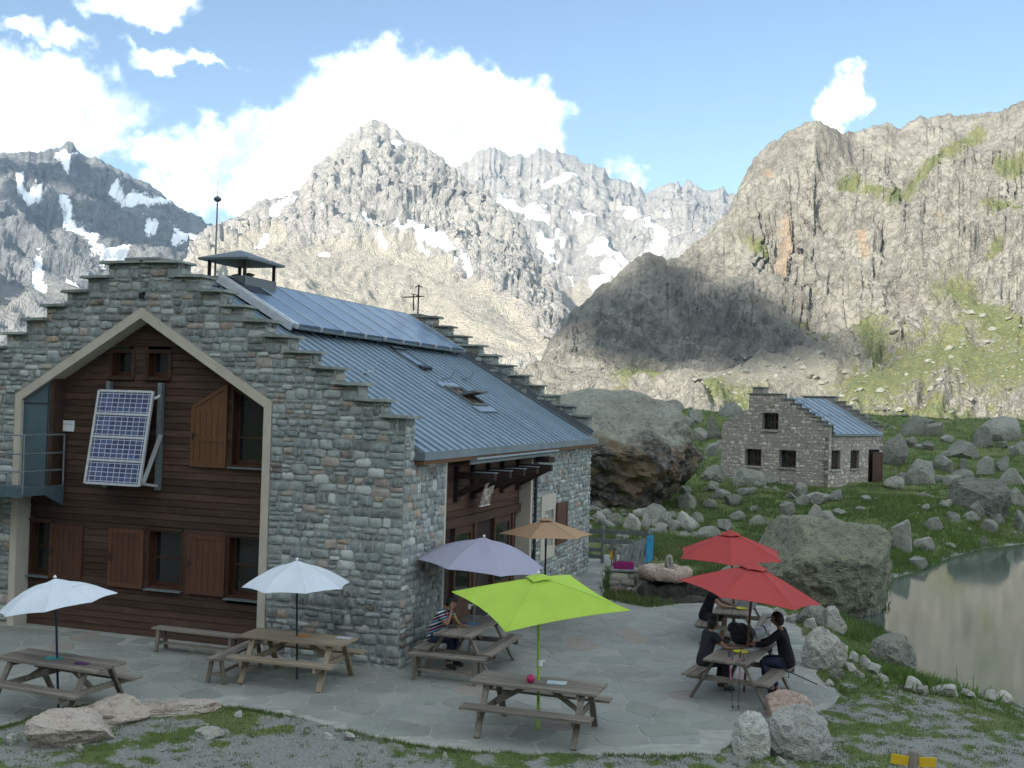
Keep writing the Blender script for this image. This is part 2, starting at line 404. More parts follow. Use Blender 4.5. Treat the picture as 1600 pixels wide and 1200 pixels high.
# ================================================================== TERRAIN
def seg_dist(P, A, B):
    d = B-A; t = np.clip(((P-A)@d)/max(d@d, 1e-9), 0, 1); return np.linalg.norm(P-A-t[:, None]*d, axis=1)
def poly_sd(P, poly):                    # >0 inside
    P = np.asarray(P, float); poly = np.asarray(poly, float); n = len(poly)
    ins = np.zeros(len(P), bool); dist = np.full(len(P), 1e9)
    for i in range(n):
        A, B = poly[i], poly[(i+1) % n]
        dist = np.minimum(dist, seg_dist(P, A, B))
        c = ((A[1] > P[:, 1]) != (B[1] > P[:, 1]))
        with np.errstate(divide='ignore', invalid='ignore'):
            xi = (B[0]-A[0])*(P[:, 1]-A[1])/(B[1]-A[1]) + A[0]
        ins ^= c & (P[:, 0] < xi)
    return np.where(ins, dist, -dist)

# building frame: origin at the stone corner by the terrace, local X to the right along the gable, local Y along the eaves
BC = ground_at(622, 1047); BAZ = R(71.27); BROT = BAZ - math.pi/2
BX = np.array([math.cos(BROT), math.sin(BROT), 0]); BY = np.array([-math.sin(BROT), math.cos(BROT), 0])
def bw(u, v, z=0.0): return BC - BX*u + BY*v + np.array([0, 0, z])

TERR_PX = [(-420,1190),(-200,1172),(-60,1160),(0,1142),(60,1122),(130,1104),(240,1108),(330,1103),(400,1112),(480,1130),(560,1152),(660,1170),(760,1179),(900,1183),(1060,1184),
           (1135,1180),(1175,1150),(1250,1130),(1308,1106),(1325,1088),(1292,1060),(1268,1000),(1245,965),(1200,945),(1100,938),(1010,948),(952,936),(950,915),(953,893),(985,876),(985,866),(922,866)]
TERR = [tuple(ground_at(x, y)[:2]) for x, y in TERR_PX] + [tuple(bw(1.0, 13.9)[:2]), tuple(bw(1.0, 1.0)[:2]), tuple(bw(15, 1.0)[:2])]
TERR = np.array(TERR)
LAKE = np.array([tuple(ground_at(x, y, -0.6)[:2]) for x, y in [(1700,1150),(1600,1097),(1530,1085),(1460,1072),(1425,1050),(1412,1010),(1385,985),(1335,975),(1330,962),(1388,955),(1388,930),(1400,905),(1440,893),(1490,872),(1540,858),(1600,851),(1700,835)]]
                + [(60, 62), (110, 50), (110, 0), (40, 4), (20, 14)])
WATER = -0.6
def ground_h(P):
    P = np.atleast_2d(np.asarray(P, float)); x, y = P[:, 0], P[:, 1]; r = np.hypot(x, y)
    P3 = np.stack([x, y, np.zeros_like(x)], 1)
    s = np.clip((r-46)/56, 0, 1.0)
    h = 4.7*s**2
    h = h*(1-sstep(r, 108, 190)) - 7*sstep(r, 108, 190)
    bumpy = sstep(r, 30, 60)
    h = h + 0.05*fbm(P3*0.5, 4) + bumpy*(0.35*fbm(P3*0.11+5, 4) + 0.12*ridged(P3*0.45, 3))*(1-sstep(r, 110, 200))
    far = 1-sstep(r, 200, 500)
    h = h*far + (-9)*(1-far)
    front = sstep(y/np.maximum(r, 0.1), -0.2, 0.3)
    h = h*front + 3.2*(1-front)*(1-sstep(r, 150, 400))
    h = np.maximum(h, np.minimum(3.35, 3.35-0.30*(r-0.6)))
    # gentle hump below the hut's door, left of the inlet
    h = h + 0.9*np.exp(-((x-19.5)**2/30 + (y-52)**2/26))
    sd = poly_sd(P, LAKE)
    shore = np.where(sd < 0, WATER - 0.03 + 0.20*(-sd) + 0.05*(-sd)**1.5, WATER - 0.03 - 0.30*np.minimum(sd, 8))
    h = np.where(sd > -14, np.minimum(h, shore), h)
    td = poly_sd(P, TERR)
    rim = sstep(td, -1.2, -0.2)*(td < 0.6); h = h*(1-rim) + (0.022+0.028*perlin(P3*2.1+4))*rim
    inside = sstep(td, -0.05, 0.60); h = h*(1-inside) + (-0.10)*inside
    return h
def hit(px, py, rmax=130.0):
    d = ray(px, py); d = d/math.hypot(d[0], d[1]); t = np.linspace(8, rmax, 1600)
    Q = C0 + t[:, None]*d; hh = ground_h(Q[:, :2]); below = np.nonzero(Q[:, 2] < hh)[0]
    if len(below) == 0: return None
    i = below[0]; return np.array([Q[i, 0], Q[i, 1], hh[i]])
def grass_mask(P):
    P = np.atleast_2d(np.asarray(P, float)); P3 = np.stack([P[:, 0], P[:, 1], np.zeros(len(P))], 1); r = np.hypot(P[:, 0], P[:, 1])
    n = fbm(P3*0.55, 3)*0.9 + fbm(P3*2.6+7, 3)*0.85
    td = poly_sd(P, TERR); td = td-0.15; near = np.exp(-np.maximum(-td-0.05, 0)/0.55)
    m = 0.40 + 0.66*n + 0.55*near*(td < 0)*(0.4+perlin(P3*0.35+3.3)) + 1.0*sstep(r, 26, 36)
    sd = poly_sd(P, LAKE); m = m + 0.55*np.exp(-np.maximum(-sd-0.6, 0)/1.8)
    m = np.where(sd > -0.35, 0.0, m); m = np.where(td > 0.16, 0.0, m)
    return np.clip(m, 0, 1)

def ground_material():
    t = NT('meadow and gravel'); v = t.geo(); g = t.attr('grass')
    n1 = t.noise(v, 1.3, 4, 0.6); n2 = t.noise(v, 9, 4, 0.65); n3 = t.noise(v, 60, 3, 0.6)
    vd = t.vor(v, 26)
    gm = t.ramp(t.math('ADD', g, t.math('MULTIPLY_ADD', n2, 0.7, -0.35)), 0.42, 0.62)
    grass = t.mix(t.ramp(n1, 0.3, 0.7), (0.07, 0.115, 0.03), (0.11, 0.145, 0.045))
    grass = t.mix(t.ramp(t.noise(v, 0.33, 3), 0.45, 0.65, 0, 0.7), grass, (0.155, 0.165, 0.065))
    grass = t.mix(t.ramp(n3, 0.35, 0.75, 0, 0.55), grass, (0.14, 0.165, 0.06))
    grav = t.mix(t.ramp(vd, 0.05, 0.6), (0.33, 0.34, 0.315), (0.20, 0.208, 0.19))
    grav = t.mix(t.ramp(n2, 0.35, 0.7, 0, 0.7), grav, (0.23, 0.225, 0.195))
    grav = t.mix(t.ramp(n3, 0.6, 0.8, 0, 0.7), grav, (0.36, 0.37, 0.36))
    col = t.mix(gm, grav, grass)
    h = t.math('ADD', t.math('MULTIPLY', vd, -0.5), t.math('MULTIPLY_ADD', n3, 0.6, n2))
    return t.done(col, 0.95, t.bump(h, 0.7, 0.05), 0.15)
M['ground'] = ground_material()

az = np.concatenate([np.arange(-180, -34, 4.0), np.arange(-34, 34, 0.2), np.arange(34, 180, 4.0)])
rr = np.concatenate([np.geomspace(0.4, 11, 20, endpoint=False), np.geomspace(11, 26, 95, endpoint=False), np.geomspace(26, 125, 150, endpoint=False), np.geomspace(125, 9000, 40)])
AZ, RR = np.meshgrid(np.radians(az), rr)
GP = np.stack([RR*np.sin(AZ), RR*np.cos(AZ)], -1).reshape(-1, 2)
GZ = ground_h(GP)
gm_ = np.zeros(len(GP)); sel = np.hypot(GP[:, 0], GP[:, 1]) < 250; gm_[sel] = grass_mask(GP[sel]); gm_[~sel] = 0.8
V3 = np.column_stack([GP, GZ])
V3 = np.vstack([V3, [[0, 0, 3.35]]])
Fq = grid_faces(len(rr), len(az), wrap=True)[:, ::-1]
me = np_mesh('ground', V3, Fq, M['ground'], {'grass': np.append(gm_, 0.5)})
bm = bmesh.new(); bm.from_mesh(me); bm.verts.ensure_lookup_table(); c_ = len(V3)-1
for j in range(len(az)): bm.faces.new((bm.verts[c_], bm.verts[(j+1) % len(az)], bm.verts[j]))
bmesh.ops.recalc_face_normals(bm, faces=bm.faces); bm.to_mesh(me); bm.free()
ground = tag(link('ground', me), kind='structure')

# ------------------------------------------------------------------ lake
def water_material():
    t = NT('milky lake water'); v = t.geo()
    m = t.n('ShaderNodeVectorMath', operation='MULTIPLY'); t.l(v, m.inputs[0]); m.inputs[1].default_value = (0.9, 0.35, 1)
    n = t.noise(m.outputs[0], 5.0, 4, 0.6); n2 = t.noise(v, 0.5, 3)
    col = t.mix(n2, (0.06, 0.082, 0.066), (0.08, 0.10, 0.08))
    t.bs.inputs['IOR'].default_value = 1.33
    return t.done(col, 0.06, t.bump(n, 0.12, 0.012), 0.5)
M['water'] = water_material()
mb = MB(); mb.prism([tuple(p) for p in LAKE + (LAKE-LAKE.mean(0))/np.linalg.norm(LAKE-LAKE.mean(0), axis=1)[:, None]*2.0], lambda a, b, d: (a, b, d), -3.6, WATER)
lake = tag(mb.build('lake_water', M['water']), kind='structure')

# ------------------------------------------------------------------ terrace with crazy paving
def paving_material(src):
    t = NT('paving schist '+src); v = t.geo(); rnd = t.attr('rnd', src)
    n1 = t.noise(v, 3.0, 5, 0.65); n2 = t.noise(v, 22, 3, 0.6)
    col = t.cramp(rnd, [(0.0, (0.20, 0.21, 0.185)), (0.2, (0.235, 0.245, 0.22)), (0.45, (0.26, 0.265, 0.235)), (0.65, (0.22, 0.23, 0.21)), (0.8, (0.285, 0.285, 0.255)), (0.92, (0.26, 0.205, 0.17)), (0.965, (0.17, 0.178, 0.165))], True)
    col = t.mix(t.ramp(n1, 0.3, 0.7, 0, 0.75), col, (0.235, 0.24, 0.215))
    col = t.mix(t.ramp(n2, 0.5, 0.8, 0, 0.4), col, (0.32, 0.325, 0.295))
    col = t.mix(t.ramp(n1, 0.42, 0.25, 0, 0.6), col, (0.115, 0.115, 0.105))
    n0 = t.noise(v, 0.55, 5, 0.6); col = t.mix(t.ramp(n0, 0.5, 0.68, 0, 0.55), col, (0.165, 0.16, 0.135)); col = t.mix(t.ramp(n0, 0.45, 0.3, 0, 0.4), col, (0.30, 0.30, 0.265))
    return t.done(col, 0.8, t.bump(t.math('MULTIPLY_ADD', n2, 0.5, n1), 0.35, 0.02), 0.25)
M['pave_o'] = paving_material('OBJECT'); M['pave_g'] = paving_material('GEOMETRY')
M['joint'] = simple('paving joint', (0.33, 0.33, 0.29), (0.25, 0.255, 0.22), 5, 0.95, 0.3)
terrace = tag(MB().prism([tuple(p) for p in TERR], lambda a, b, d: (a, b, d), -0.5, 0.0).build('terrace', M['joint']), kind='structure')

def clip_half(poly, p, n):               # keep (q-p).n <= 0
    out = []; m = len(poly)
    for i in range(m):
        a, b = poly[i], poly[(i+1) % m]; da, db = (a-p)@n, (b-p)@n
        if da <= 0: out.append(a)
        if da*db < 0: out.append(a + (b-a)*(da/(da-db)))
    return out
def voronoi_cells(seeds, k=16):
    seeds = np.asarray(seeds); cells = []
    for i, s in enumerate(seeds):
        d = np.linalg.norm(seeds-s, axis=1); nb = np.argsort(d)[1:k+1]
        poly = [s+np.array(q) for q in ((-1.2, -1.2), (1.2, -1.2), (1.2, 1.2), (-1.2, 1.2))]
        for j in nb:
            poly = clip_half(poly, (s+seeds[j])/2, seeds[j]-s)
            if len(poly) < 3: break
        cells.append(poly)
    return cells
sx = []
lo, hi = TERR.min(0), TERR.max(0)
for gx in np.arange(max(lo[0], -13), hi[0]+0.5, 0.62):
    for gy in np.arange(lo[1], min(hi[1], 38)+0.5, 0.56):
        sx.append((gx+RNG.uniform(-0.36, 0.36), gy+RNG.uniform(-0.33, 0.33)))
sx = np.array(sx); tsd = poly_sd(sx, TERR)
bldg = np.array([bw(0.25, 0.3)[:2], bw(12.5, 0.3)[:2], bw(12.5, 14)[:2], bw(0.25, 13.6)[:2]])
bsd = poly_sd(sx, bldg)
sx = sx[(tsd > -0.8) & (bsd < 0.7)]
cells = voronoi_cells(sx)
pv = []
for s, poly in zip(sx, cells):
    if len(poly) < 3: continue
    poly = np.array(poly)
    if (poly_sd(poly, TERR) < 0.03).any() or (poly_sd(poly, bldg) > -0.02).any(): 
        if poly_sd(poly.mean(0)[None], TERR)[0] < 0.35 or poly_sd(poly.mean(0)[None], bldg)[0] > -0.25: continue
        c = poly.mean(0); k = 1.0
        while k > 0.4 and ((poly_sd(c+(poly-c)*k, TERR) < 0.03).any() or (poly_sd(c+(poly-c)*k, bldg) > -0.02).any()): k -= 0.06
        poly = c+(poly-c)*k
    area = 0.5*abs(np.dot(poly[:, 0], np.roll(poly[:, 1], 1))-np.dot(poly[:, 1], np.roll(poly[:, 0], 1)))
    if area < 0.02: continue
    px, py = proj(np.array([poly.mean(0)[0], poly.mean(0)[1], 0.0]))
    vis = area/np.hypot(*poly.mean(0))**3 if (-40 < px < 1640 and py < 1230) else 0
    pv.append((vis, poly))
pv.sort(key=lambda q: -q[0])
rest = MB()
def paving_piece(mb, poly, a):
    c = poly.mean(0); d = poly-c; L = np.linalg.norm(d, axis=1)[:, None]
    # round the corners: two points for each corner
    n = len(poly); pts = []
    for i in range(n):
        p0, p1, p2 = poly[i-1], poly[i], poly[(i+1) % n]
        for q in (p0, p2):
            e = q-p1; l = np.linalg.norm(e); pts.append(p1 + e/max(l, 1e-6)*min(0.05, 0.25*l))
    pts = np.array(pts); d = pts-c; L = np.linalg.norm(d, axis=1)[:, None]
    mid = c + d*(1-0.014/np.maximum(L, 0.05)); top = c + d*(1-0.026/np.maximum(L, 0.05)); m = len(pts)
    zt = 0.006 + random.uniform(0, 0.004); tx, ty = random.uniform(-0.004, 0.004), random.uniform(-0.004, 0.004)
    V = [(p[0], p[1], -0.02) for p in mid] + [(p[0], p[1], zt-0.006) for p in mid] + [(p[0], p[1], zt+tx*(p[0]-c[0])+ty*(p[1]-c[1])) for p in top]
    Fc = [(i, (i+1) % m, m+(i+1) % m, m+i) for i in range(m)] + [(m+i, m+(i+1) % m, 2*m+(i+1) % m, 2*m+i) for i in range(m)] + [tuple(range(2*m, 3*m))]
    mb.add(V, Fc, a)
for i, (vis, poly) in enumerate(pv):
    rnd = random.random()
    if i < 300:
        mb = MB(); paving_piece(mb, poly, rnd); o = mb.build('paving_stone', M['pave_o'], terrace); o['rnd'] = rnd
    else: paving_piece(rest, poly, rnd)
tag(rest.build('paving_stones', M['pave_g'], terrace, attr='rnd'), kind='stuff')

# ------------------------------------------------------------------ mountains
def stroke_field(px, py, strokes, wk=1.0):
    P = np.column_stack([px.ravel(), py.ravel()]); f = np.zeros(len(P))
    for pts, w in strokes:
        pts = np.array(pts, float)
        if len(pts) == 1: pts = np.vstack([pts, pts+0.5])
        d = np.full(len(P), 1e9)
        for a, b in zip(pts[:-1], pts[1:]): d = np.minimum(d, seg_dist(P, a, b))
        f = np.maximum(f, np.clip(1-0.5*d/(w*wk), 0, 1))
    return f.reshape(px.shape)
def ip(poly, x):
    poly = np.array(poly, float); return np.interp(x, poly[:, 0], poly[:, 1])
def mountain(name, x0, x1, step, knots, rows, amp, freq, jag, mat, fields, warp=0.0, crest_back=0.35, aniso=0.6, seed=0.0, fine=0.28):
    xs = np.arange(x0, x1+step, step); K = len(knots); nr = rows
    crest = ip(knots[-1][0], xs)
    cn = np.column_stack([xs*jag[1], np.full_like(xs, seed), np.zeros_like(xs)])
    crest = crest - jag[0]*(ridged(cn, 4, g=0.6)-0.35)
    D = np.array([ray(x, y) for x, y in zip(xs, crest)]); azc = np.arctan2(D[:, 0], D[:, 1])
    zs, rs = [], []
    for k, (py, pr) in enumerate(knots):
        y = ip(py, xs) if k < K-1 else crest
        d = np.array([ray(x, yy) for x, yy in zip(xs, y)]); r = ip(pr, xs)
        zs.append(HC + d[:, 2]/np.hypot(d[:, 0], d[:, 1])*r); rs.append(r)
    t = np.linspace(0, K-1, nr); Z = np.empty((nr, len(xs))); RD = np.empty_like(Z)
    for i, tt in enumerate(t):
        k = min(int(tt), K-2); f = tt-k
        Z[i] = zs[k]*(1-f)+zs[k+1]*f; RD[i] = rs[k]*(1-f)+rs[k+1]*f
    P = np.stack([RD*np.sin(azc), RD*np.cos(azc), Z], -1)
    du = np.gradient(P, axis=1); dv = np.gradient(P, axis=0); N = np.cross(du, dv); N /= np.linalg.norm(N, axis=-1)[..., None]
    if N[..., 1].mean() > 0: N = -N
    q = P*np.array([1, 1, aniso])*freq + seed
    wv = np.stack([perlin(q*0.7+3), perlin(q*0.7+11), perlin(q*0.7+19)], -1)*warp
    n1 = ridged(q+wv, 5, g=0.52); n2 = ridged(P*freq*np.array([5, 5, 3.5])+wv*3+seed*2, 4, g=0.55)
    n3 = ridged(P*freq*np.array([19, 19, 15])+seed*3, 3, g=0.55)
    tt = (t/(K-1))[:, None]
    taper = np.clip(tt*5, 0, 1)*np.clip((1-tt)*6+0.05, 0, 1)
    px, py = proj(P)
    fl = {k: stroke_field(px, py, s, {'snow': 0.95, 'grass': 1.7}.get(k, 1.0)) for k, s in fields.items() if k != 'smooth'}
    sm = stroke_field(px, py, fields.get('smooth', [])) if fields.get('smooth') else np.zeros_like(px)
    rough = 1-0.85*sstep(sm, 0.2, 0.7)
    disp = amp*(n1-1.15)*taper*(0.35+0.65*rough) + amp*fine*(n2-0.9)*np.clip(taper+0.05, 0, 1)*rough + amp*fine*0.33*(n3-0.8)*rough*np.clip(taper+0.1, 0, 1)
    P = P + N*disp[..., None]
    cav = np.clip(0.5+0.5*(n2*0.6+n3*0.4), 0, 1)
    last = P[-1]; hor = last[:, :2]/np.linalg.norm(last[:, :2], axis=1)[:, None]; H = np.maximum(last[:, 2]+20, 10)
    back = [np.column_stack([last[:, :2]+hor*(H*k)[:, None], last[:, 2]-H*k*1.1]) for k in (0.06, crest_back, 0.95)]
    V = np.concatenate([P.reshape(-1, 3)]+back); nb = len(back)
    at = {k: np.concatenate([f.ravel(), np.tile(f[-1], nb)]) for k, f in fl.items()}
    at['smooth'] = np.concatenate([sm.ravel(), np.tile(sm[-1], nb)])
    Fq = grid_faces(nr+nb, len(xs))
    me = np_mesh(name, V, Fq, mat, at); return tag(link(name, me), kind='structure')

def rock_mountain_mat(name, sc, dark, mid, light, scree, bump_d, grassc=None, crack=0.3, bs=0.75):
    t = NT(name); v = t.geo()
    ms = t.n('ShaderNodeVectorMath', operation='MULTIPLY'); t.l(v, ms.inputs[0]); ms.inputs[1].default_value = (sc, sc, sc*0.75); vs = ms.outputs[0]
    n1 = t.noise(vs, 1.0, 4, 0.62, 0.3); n2 = t.noise(vs, 5.5, 6, 0.65); n3 = t.noise(vs, 34, 3, 0.6)
    col = t.mix(t.ramp(n1, 0.35, 0.65), mid, light)
    col = t.mix(t.ramp(n2, 0.54, 0.36, 0, 0.6), col, dark)
    col = t.mix(t.ramp(n3, 0.52, 0.75, 0, 0.3), col, light)
    cn = t.noise(vs, 1.5, 4, 0.6, 1.2); ck = t.ramp(t.math('ABSOLUTE', t.math('SUBTRACT', cn, 0.5)), 0.0, 0.022, 1.0, 0.0)
    cn2 = t.noise(vs, 5.0, 3, 0.6, 0.8); ck2 = t.ramp(t.math('ABSOLUTE', t.math('SUBTRACT', cn2, 0.5)), 0.0, 0.03, 1.0, 0.0)
    col = t.mix(t.math('MULTIPLY', t.math('MAXIMUM', ck, t.math('MULTIPLY', ck2, 0.6)), crack), col, tuple(x*0.55 for x in dark))
    warm = t.attr('warm'); col = t.mix(t.math('MULTIPLY', t.ramp(t.math('MULTIPLY_ADD', n2, 0.9, warm), 0.75, 1.35), 0.6), col, (0.34, 0.24, 0.155))
    sm = t.ramp(t.math('MULTIPLY_ADD', n2, 0.8, t.attr('smooth')), 0.60, 0.95)
    col = t.mix(sm, col, t.mix(t.ramp(n3, 0.3, 0.7), scree, tuple(x*0.8 for x in scree)))
    if grassc:
        g = t.ramp(t.math('ADD', t.math('MULTIPLY', t.attr('grass'), 0.95), t.math('ADD', t.math('MULTIPLY_ADD', n2, 1.5, -0.75), t.math('MULTIPLY_ADD', n3, 1.1, -0.55))), 0.38, 0.74)
        gc = t.mix(t.ramp(n2, 0.3, 0.7), grassc, (0.18, 0.18, 0.075)); col = t.mix(t.math('MULTIPLY', g, 0.88), col, gc)
    sn = t.ramp(t.math('ADD', t.math('MULTIPLY', t.attr('snow'), 0.9), t.math('ADD', t.math('MULTIPLY_ADD', n2, 1.0, -0.5), t.math('MULTIPLY_ADD', n3, 0.7, -0.35))), 0.44, 0.54)
    col = t.mix(sn, col, (0.80, 0.82, 0.84))
    hgt = t.math('ADD', t.math('MULTIPLY', n2, 1.0), t.math('SUBTRACT', t.math('MULTIPLY', n3, 0.6), t.math('MULTIPLY', t.math('MAXIMUM', ck, ck2), 0.22)))
    hgt = t.math('MULTIPLY', hgt, t.math('SUBTRACT', 1.0, t.math('MULTIPLY', sn, 0.9)))
    return t.done(col, 0.95, t.bump(hgt, bs, bump_d), 0.1)
M['far_rock'] = rock_mountain_mat('far granite', 0.012, (0.195, 0.184, 0.172), (0.265, 0.25, 0.23), (0.335, 0.318, 0.29), (0.335, 0.305, 0.25), 11.0, None, 0.38)
M['left_rock'] = rock_mountain_mat('grey far granite', 0.012, (0.095, 0.097, 0.10), (0.15, 0.152, 0.155), (0.22, 0.22, 0.215), (0.24, 0.235, 0.215), 13.0)
M['cliff_rock'] = rock_mountain_mat('cliff gneiss', 0.055, (0.13, 0.124, 0.107), (0.225, 0.213, 0.185), (0.305, 0.292, 0.255), (0.27, 0.255, 0.21), 4.0, (0.095, 0.13, 0.04), 0.45, 0.75)

SNOW_L = [([(100,238),(107,272)],6),([(88,240),(118,240)],4),([(26,285),(30,300)],5),([(52,268),(60,280)],7),([(30,305),(62,304)],5),([(180,292),(195,303)],6),([(205,306),(235,316),(262,318)],8),([(230,335),(250,350),(280,370)],7),
          ([(255,342),(290,362),(330,375)],4),([(100,315),(120,345),(150,365)],8),([(135,378),(165,395),(190,404)],11),([(62,392),(68,415),(67,435)],8),([(228,362),(240,366)],4),([(108,415),(120,420)],5),([(270,378),(285,382)],5)]
mountain('far_left_mountain', -420, 400, 3.0,
    [([(-420,640),(400,640)], [(-420,900),(400,1000)]), ([(-420,470),(0,440),(150,400),(260,410),(400,440)], [(-420,1350),(0,1400),(200,1700),(400,1800)]),
     ([(-420,200),(-200,260),(-60,250),(0,243),(35,240),(60,238),(88,236),(108,222),(118,232),(135,252),(150,250),(180,266),(230,292),(250,303),(268,322),(300,338),(330,352),(345,372),(400,430)], [(-420,2300),(0,2300),(108,2500),(250,2400),(400,2300)])],
    190, 34, 0.0036, (4, 0.06), M['left_rock'], {'snow': SNOW_L, 'warm': [([(-999,0)], 1)], 'smooth': [([(90,440),(140,460),(200,440)],25),([(10,470),(60,450)],15)]}, warp=0.8, seed=3.3)
SNOW_C = [([(568,343),(600,365),(640,378)],5),([(640,375),(690,382),(715,398),(733,425)],6),([(655,385),(668,395)],4),([(590,386),(606,398)],5),([(425,335),(466,320)],8),([(470,335),(498,328)],4),([(507,350),(522,335)],4),([(365,372),(395,356)],4),([(396,382),(402,378),(418,370)],4),
          ([(612,232),(628,228)],4),([(705,392),(712,415)],3),([(500,405),(512,403)],3),([(838,470),(845,500)],3),([(670,292),(690,294)],3)]
mountain('pyramid_peak', 255, 905, 2.2,
    [([(255,650),(905,660)], [(255,850),(905,800)]), ([(255,470),(330,430),(450,400),(560,400),(640,420),(760,470),(860,560),(905,600)], [(255,1250),(450,1350),(600,1350),(760,1200),(905,1000)]),
     ([(255,470),(300,405),(328,365),(345,352),(372,342),(405,318),(440,315),(470,300),(490,262),(520,243),(545,215),(570,200),(582,190),(600,196),(618,205),(630,220),(655,230),(690,250),(712,268),(735,290),(758,300),(790,330),(815,355),(840,410),(865,430),(885,500),(905,590)], [(255,1650),(450,1750),(590,1850),(712,1700),(800,1550),(905,1200)])],
    230, 34, 0.0040, (5, 0.055), M['far_rock'], {'snow': SNOW_C, 'warm': [([(-999,0)],1)], 'smooth': [([(380,440),(480,425),(560,425),(620,435)],34),([(520,475),(640,475),(720,485)],42),([(740,505),(800,545)],40),([(640,405),(690,435)],18),([(430,372),(380,398)],16),([(500,385),(540,400)],10),([(330,420),(360,400)],14)]}, warp=0.9, seed=8.1)
SNOW_R = [([(785,312),(812,328),(850,345)],9),([(850,290),(870,283),(895,278)],6),([(845,368),(862,380)],6),([(925,388),(955,402),(990,412),(1015,402)],9),([(945,420),(975,425)],7),([(888,338),(908,350),(925,343)],5),([(1008,352),(1030,368),(1040,380),(1018,402)],9),
          ([(878,430),(895,448)],4),([(925,445),(950,430)],5),([(978,332),(988,338)],4),([(855,388),(875,395)],4),([(870,360),(880,378)],4),([(1040,340),(1048,345)],3),([(860,405),(872,415)],3)]
mountain('jagged_ridge_mountain', 640, 1240, 2.2,
    [([(640,640),(1240,640)], [(640,1500),(1240,1500)]), ([(640,440),(800,430),(900,460),(1000,420),(1100,400),(1240,420)], [(640,2000),(900,2000),(1240,2000)]),
     ([(640,300),(700,275),(720,264),(745,243),(770,236),(785,243),(800,248),(830,248),(838,239),(870,238),(900,252),(915,264),(935,260),(955,280),(1000,296),(1013,306),(1030,298),(1055,290),(1068,292),(1077,281),(1090,297),(1118,305),(1130,292),(1142,308),(1180,330),(1240,350)], [(640,2900),(870,2900),(1080,3000),(1240,2900)])],
    170, 30, 0.0036, (6, 0.07), M['far_rock'], {'snow': SNOW_R, 'warm': [([(-999,0)], 1)], 'smooth': [([(880,480),(960,450)],16)]}, warp=0.9, seed=14.7)
GRASS_K = [([(1340,590),(1420,570),(1480,555),(1560,570),(1640,580)],26),([(1490,455),(1520,480),(1570,520),(1640,560)],20),([(1390,318),(1415,298),(1440,270),(1500,232),(1530,205)],7),([(1560,262),(1605,245)],6),([(1320,288),(1335,292)],8),([(1355,300),(1370,310)],5),
           ([(975,592),(1000,578),(1025,590)],12),([(1100,612),(1200,622),(1300,632),(1450,648),(1640,660)],11),([(1540,315),(1600,305)],6),([(1345,500),(1375,545)],14),([(1500,650),(1580,660)],8),([(1545,400),(1560,380)],5),([(1170,370),(1180,375)],7),([(1260,480),(1290,530)],5)]
mountain('rock_cliff', 770, 1960, 2.0,
    [([(770,690),(1960,700)], [(770,250),(1000,300),(1960,300)]),
     ([(770,640),(830,612),(900,615),(1000,618),(1100,612),(1200,608),(1330,600),(1960,610)], [(770,300),(1000,345),(1300,345),(1960,345)]),
     ([(770,632),(830,598),(900,590),(1000,575),(1100,580),(1200,565),(1300,535),(1370,490),(1420,505),(1480,450),(1540,470),(1600,500),(1960,480)], [(770,335),(1000,390),(1200,395),(1300,405),(1480,420),(1600,405),(1960,400)]),
     ([(770,630),(830,583),(845,560),(862,530),(900,482),(930,455),(955,440),(985,415),(1012,398),(1030,402),(1042,412),(1060,402),(1092,380),(1110,362),(1140,330),(1158,292),(1180,250),(1205,225),(1235,208),(1252,196),(1275,193),(1300,203),(1318,210),(1345,207),(1385,194),(1400,203),(1440,186),(1485,182),(1530,184),(1570,175),(1600,162),(1700,120),(1960,60)],
      [(770,350),(830,420),(1000,440),(1100,470),(1200,480),(1275,475),(1340,505),(1450,520),(1600,515),(1960,500)])],
    330, 9.0, 0.013, (4, 0.05), M['cliff_rock'], {'snow': [([(-999,0)], 1)], 'grass': GRASS_K, 'warm': [([(1222,330),(1215,400)],9),([(1345,360),(1350,390)],8),([(1200,270)],7),([(1470,340)],8),([(1480,240)],7)],
        'smooth': [([(1080,600),(1180,585),(1290,560)],14),([(1340,590),(1480,560),(1640,580)],26),([(1500,470),(1560,520)],20)]}, warp=1.2, aniso=0.7, seed=21.5, fine=0.30)

# spur behind the camera: its shade covers the hollow with the houses and the lake
perp = np.array([-SUN_H[1], SUN_H[0]])
ss = np.linspace(-1500, 1500, 151); DR = 500.0
top = 5 + (114+DR)*math.tan(SUN_EL) + 9*fbm(np.column_stack([ss*0.02, ss*0, ss*0]), 4)
rows_ = [(40, 0.0, -2.0), (120, 0.08, 0), (230, 0.28, 0), (370, 0.62, 0), (DR, 1.0, 0), (DR+60, 0.88, 0), (DR+300, 0.3, 0), (DR+520, 0.0, -12)]
VV = []
for (dist, fr, off) in rows_:
    base = SUN_H[None, :]*dist + perp[None, :]*ss[:, None]
    j = 14*fbm(np.column_stack([base*0.012, np.full(len(ss), fr)]), 4)*(0.2 < fr < 0.95)
    VV.append(np.column_stack([base, 2.0 + (top-2)*fr + off + j]))
me = np_mesh('shading_spur', np.concatenate(VV), grid_faces(len(rows_), len(ss)), M['cliff_rock'], {k: np.zeros(len(rows_)*len(ss)) for k in ('snow', 'grass', 'warm', 'smooth')})
tag(link('mountain_spur', me), kind='structure')
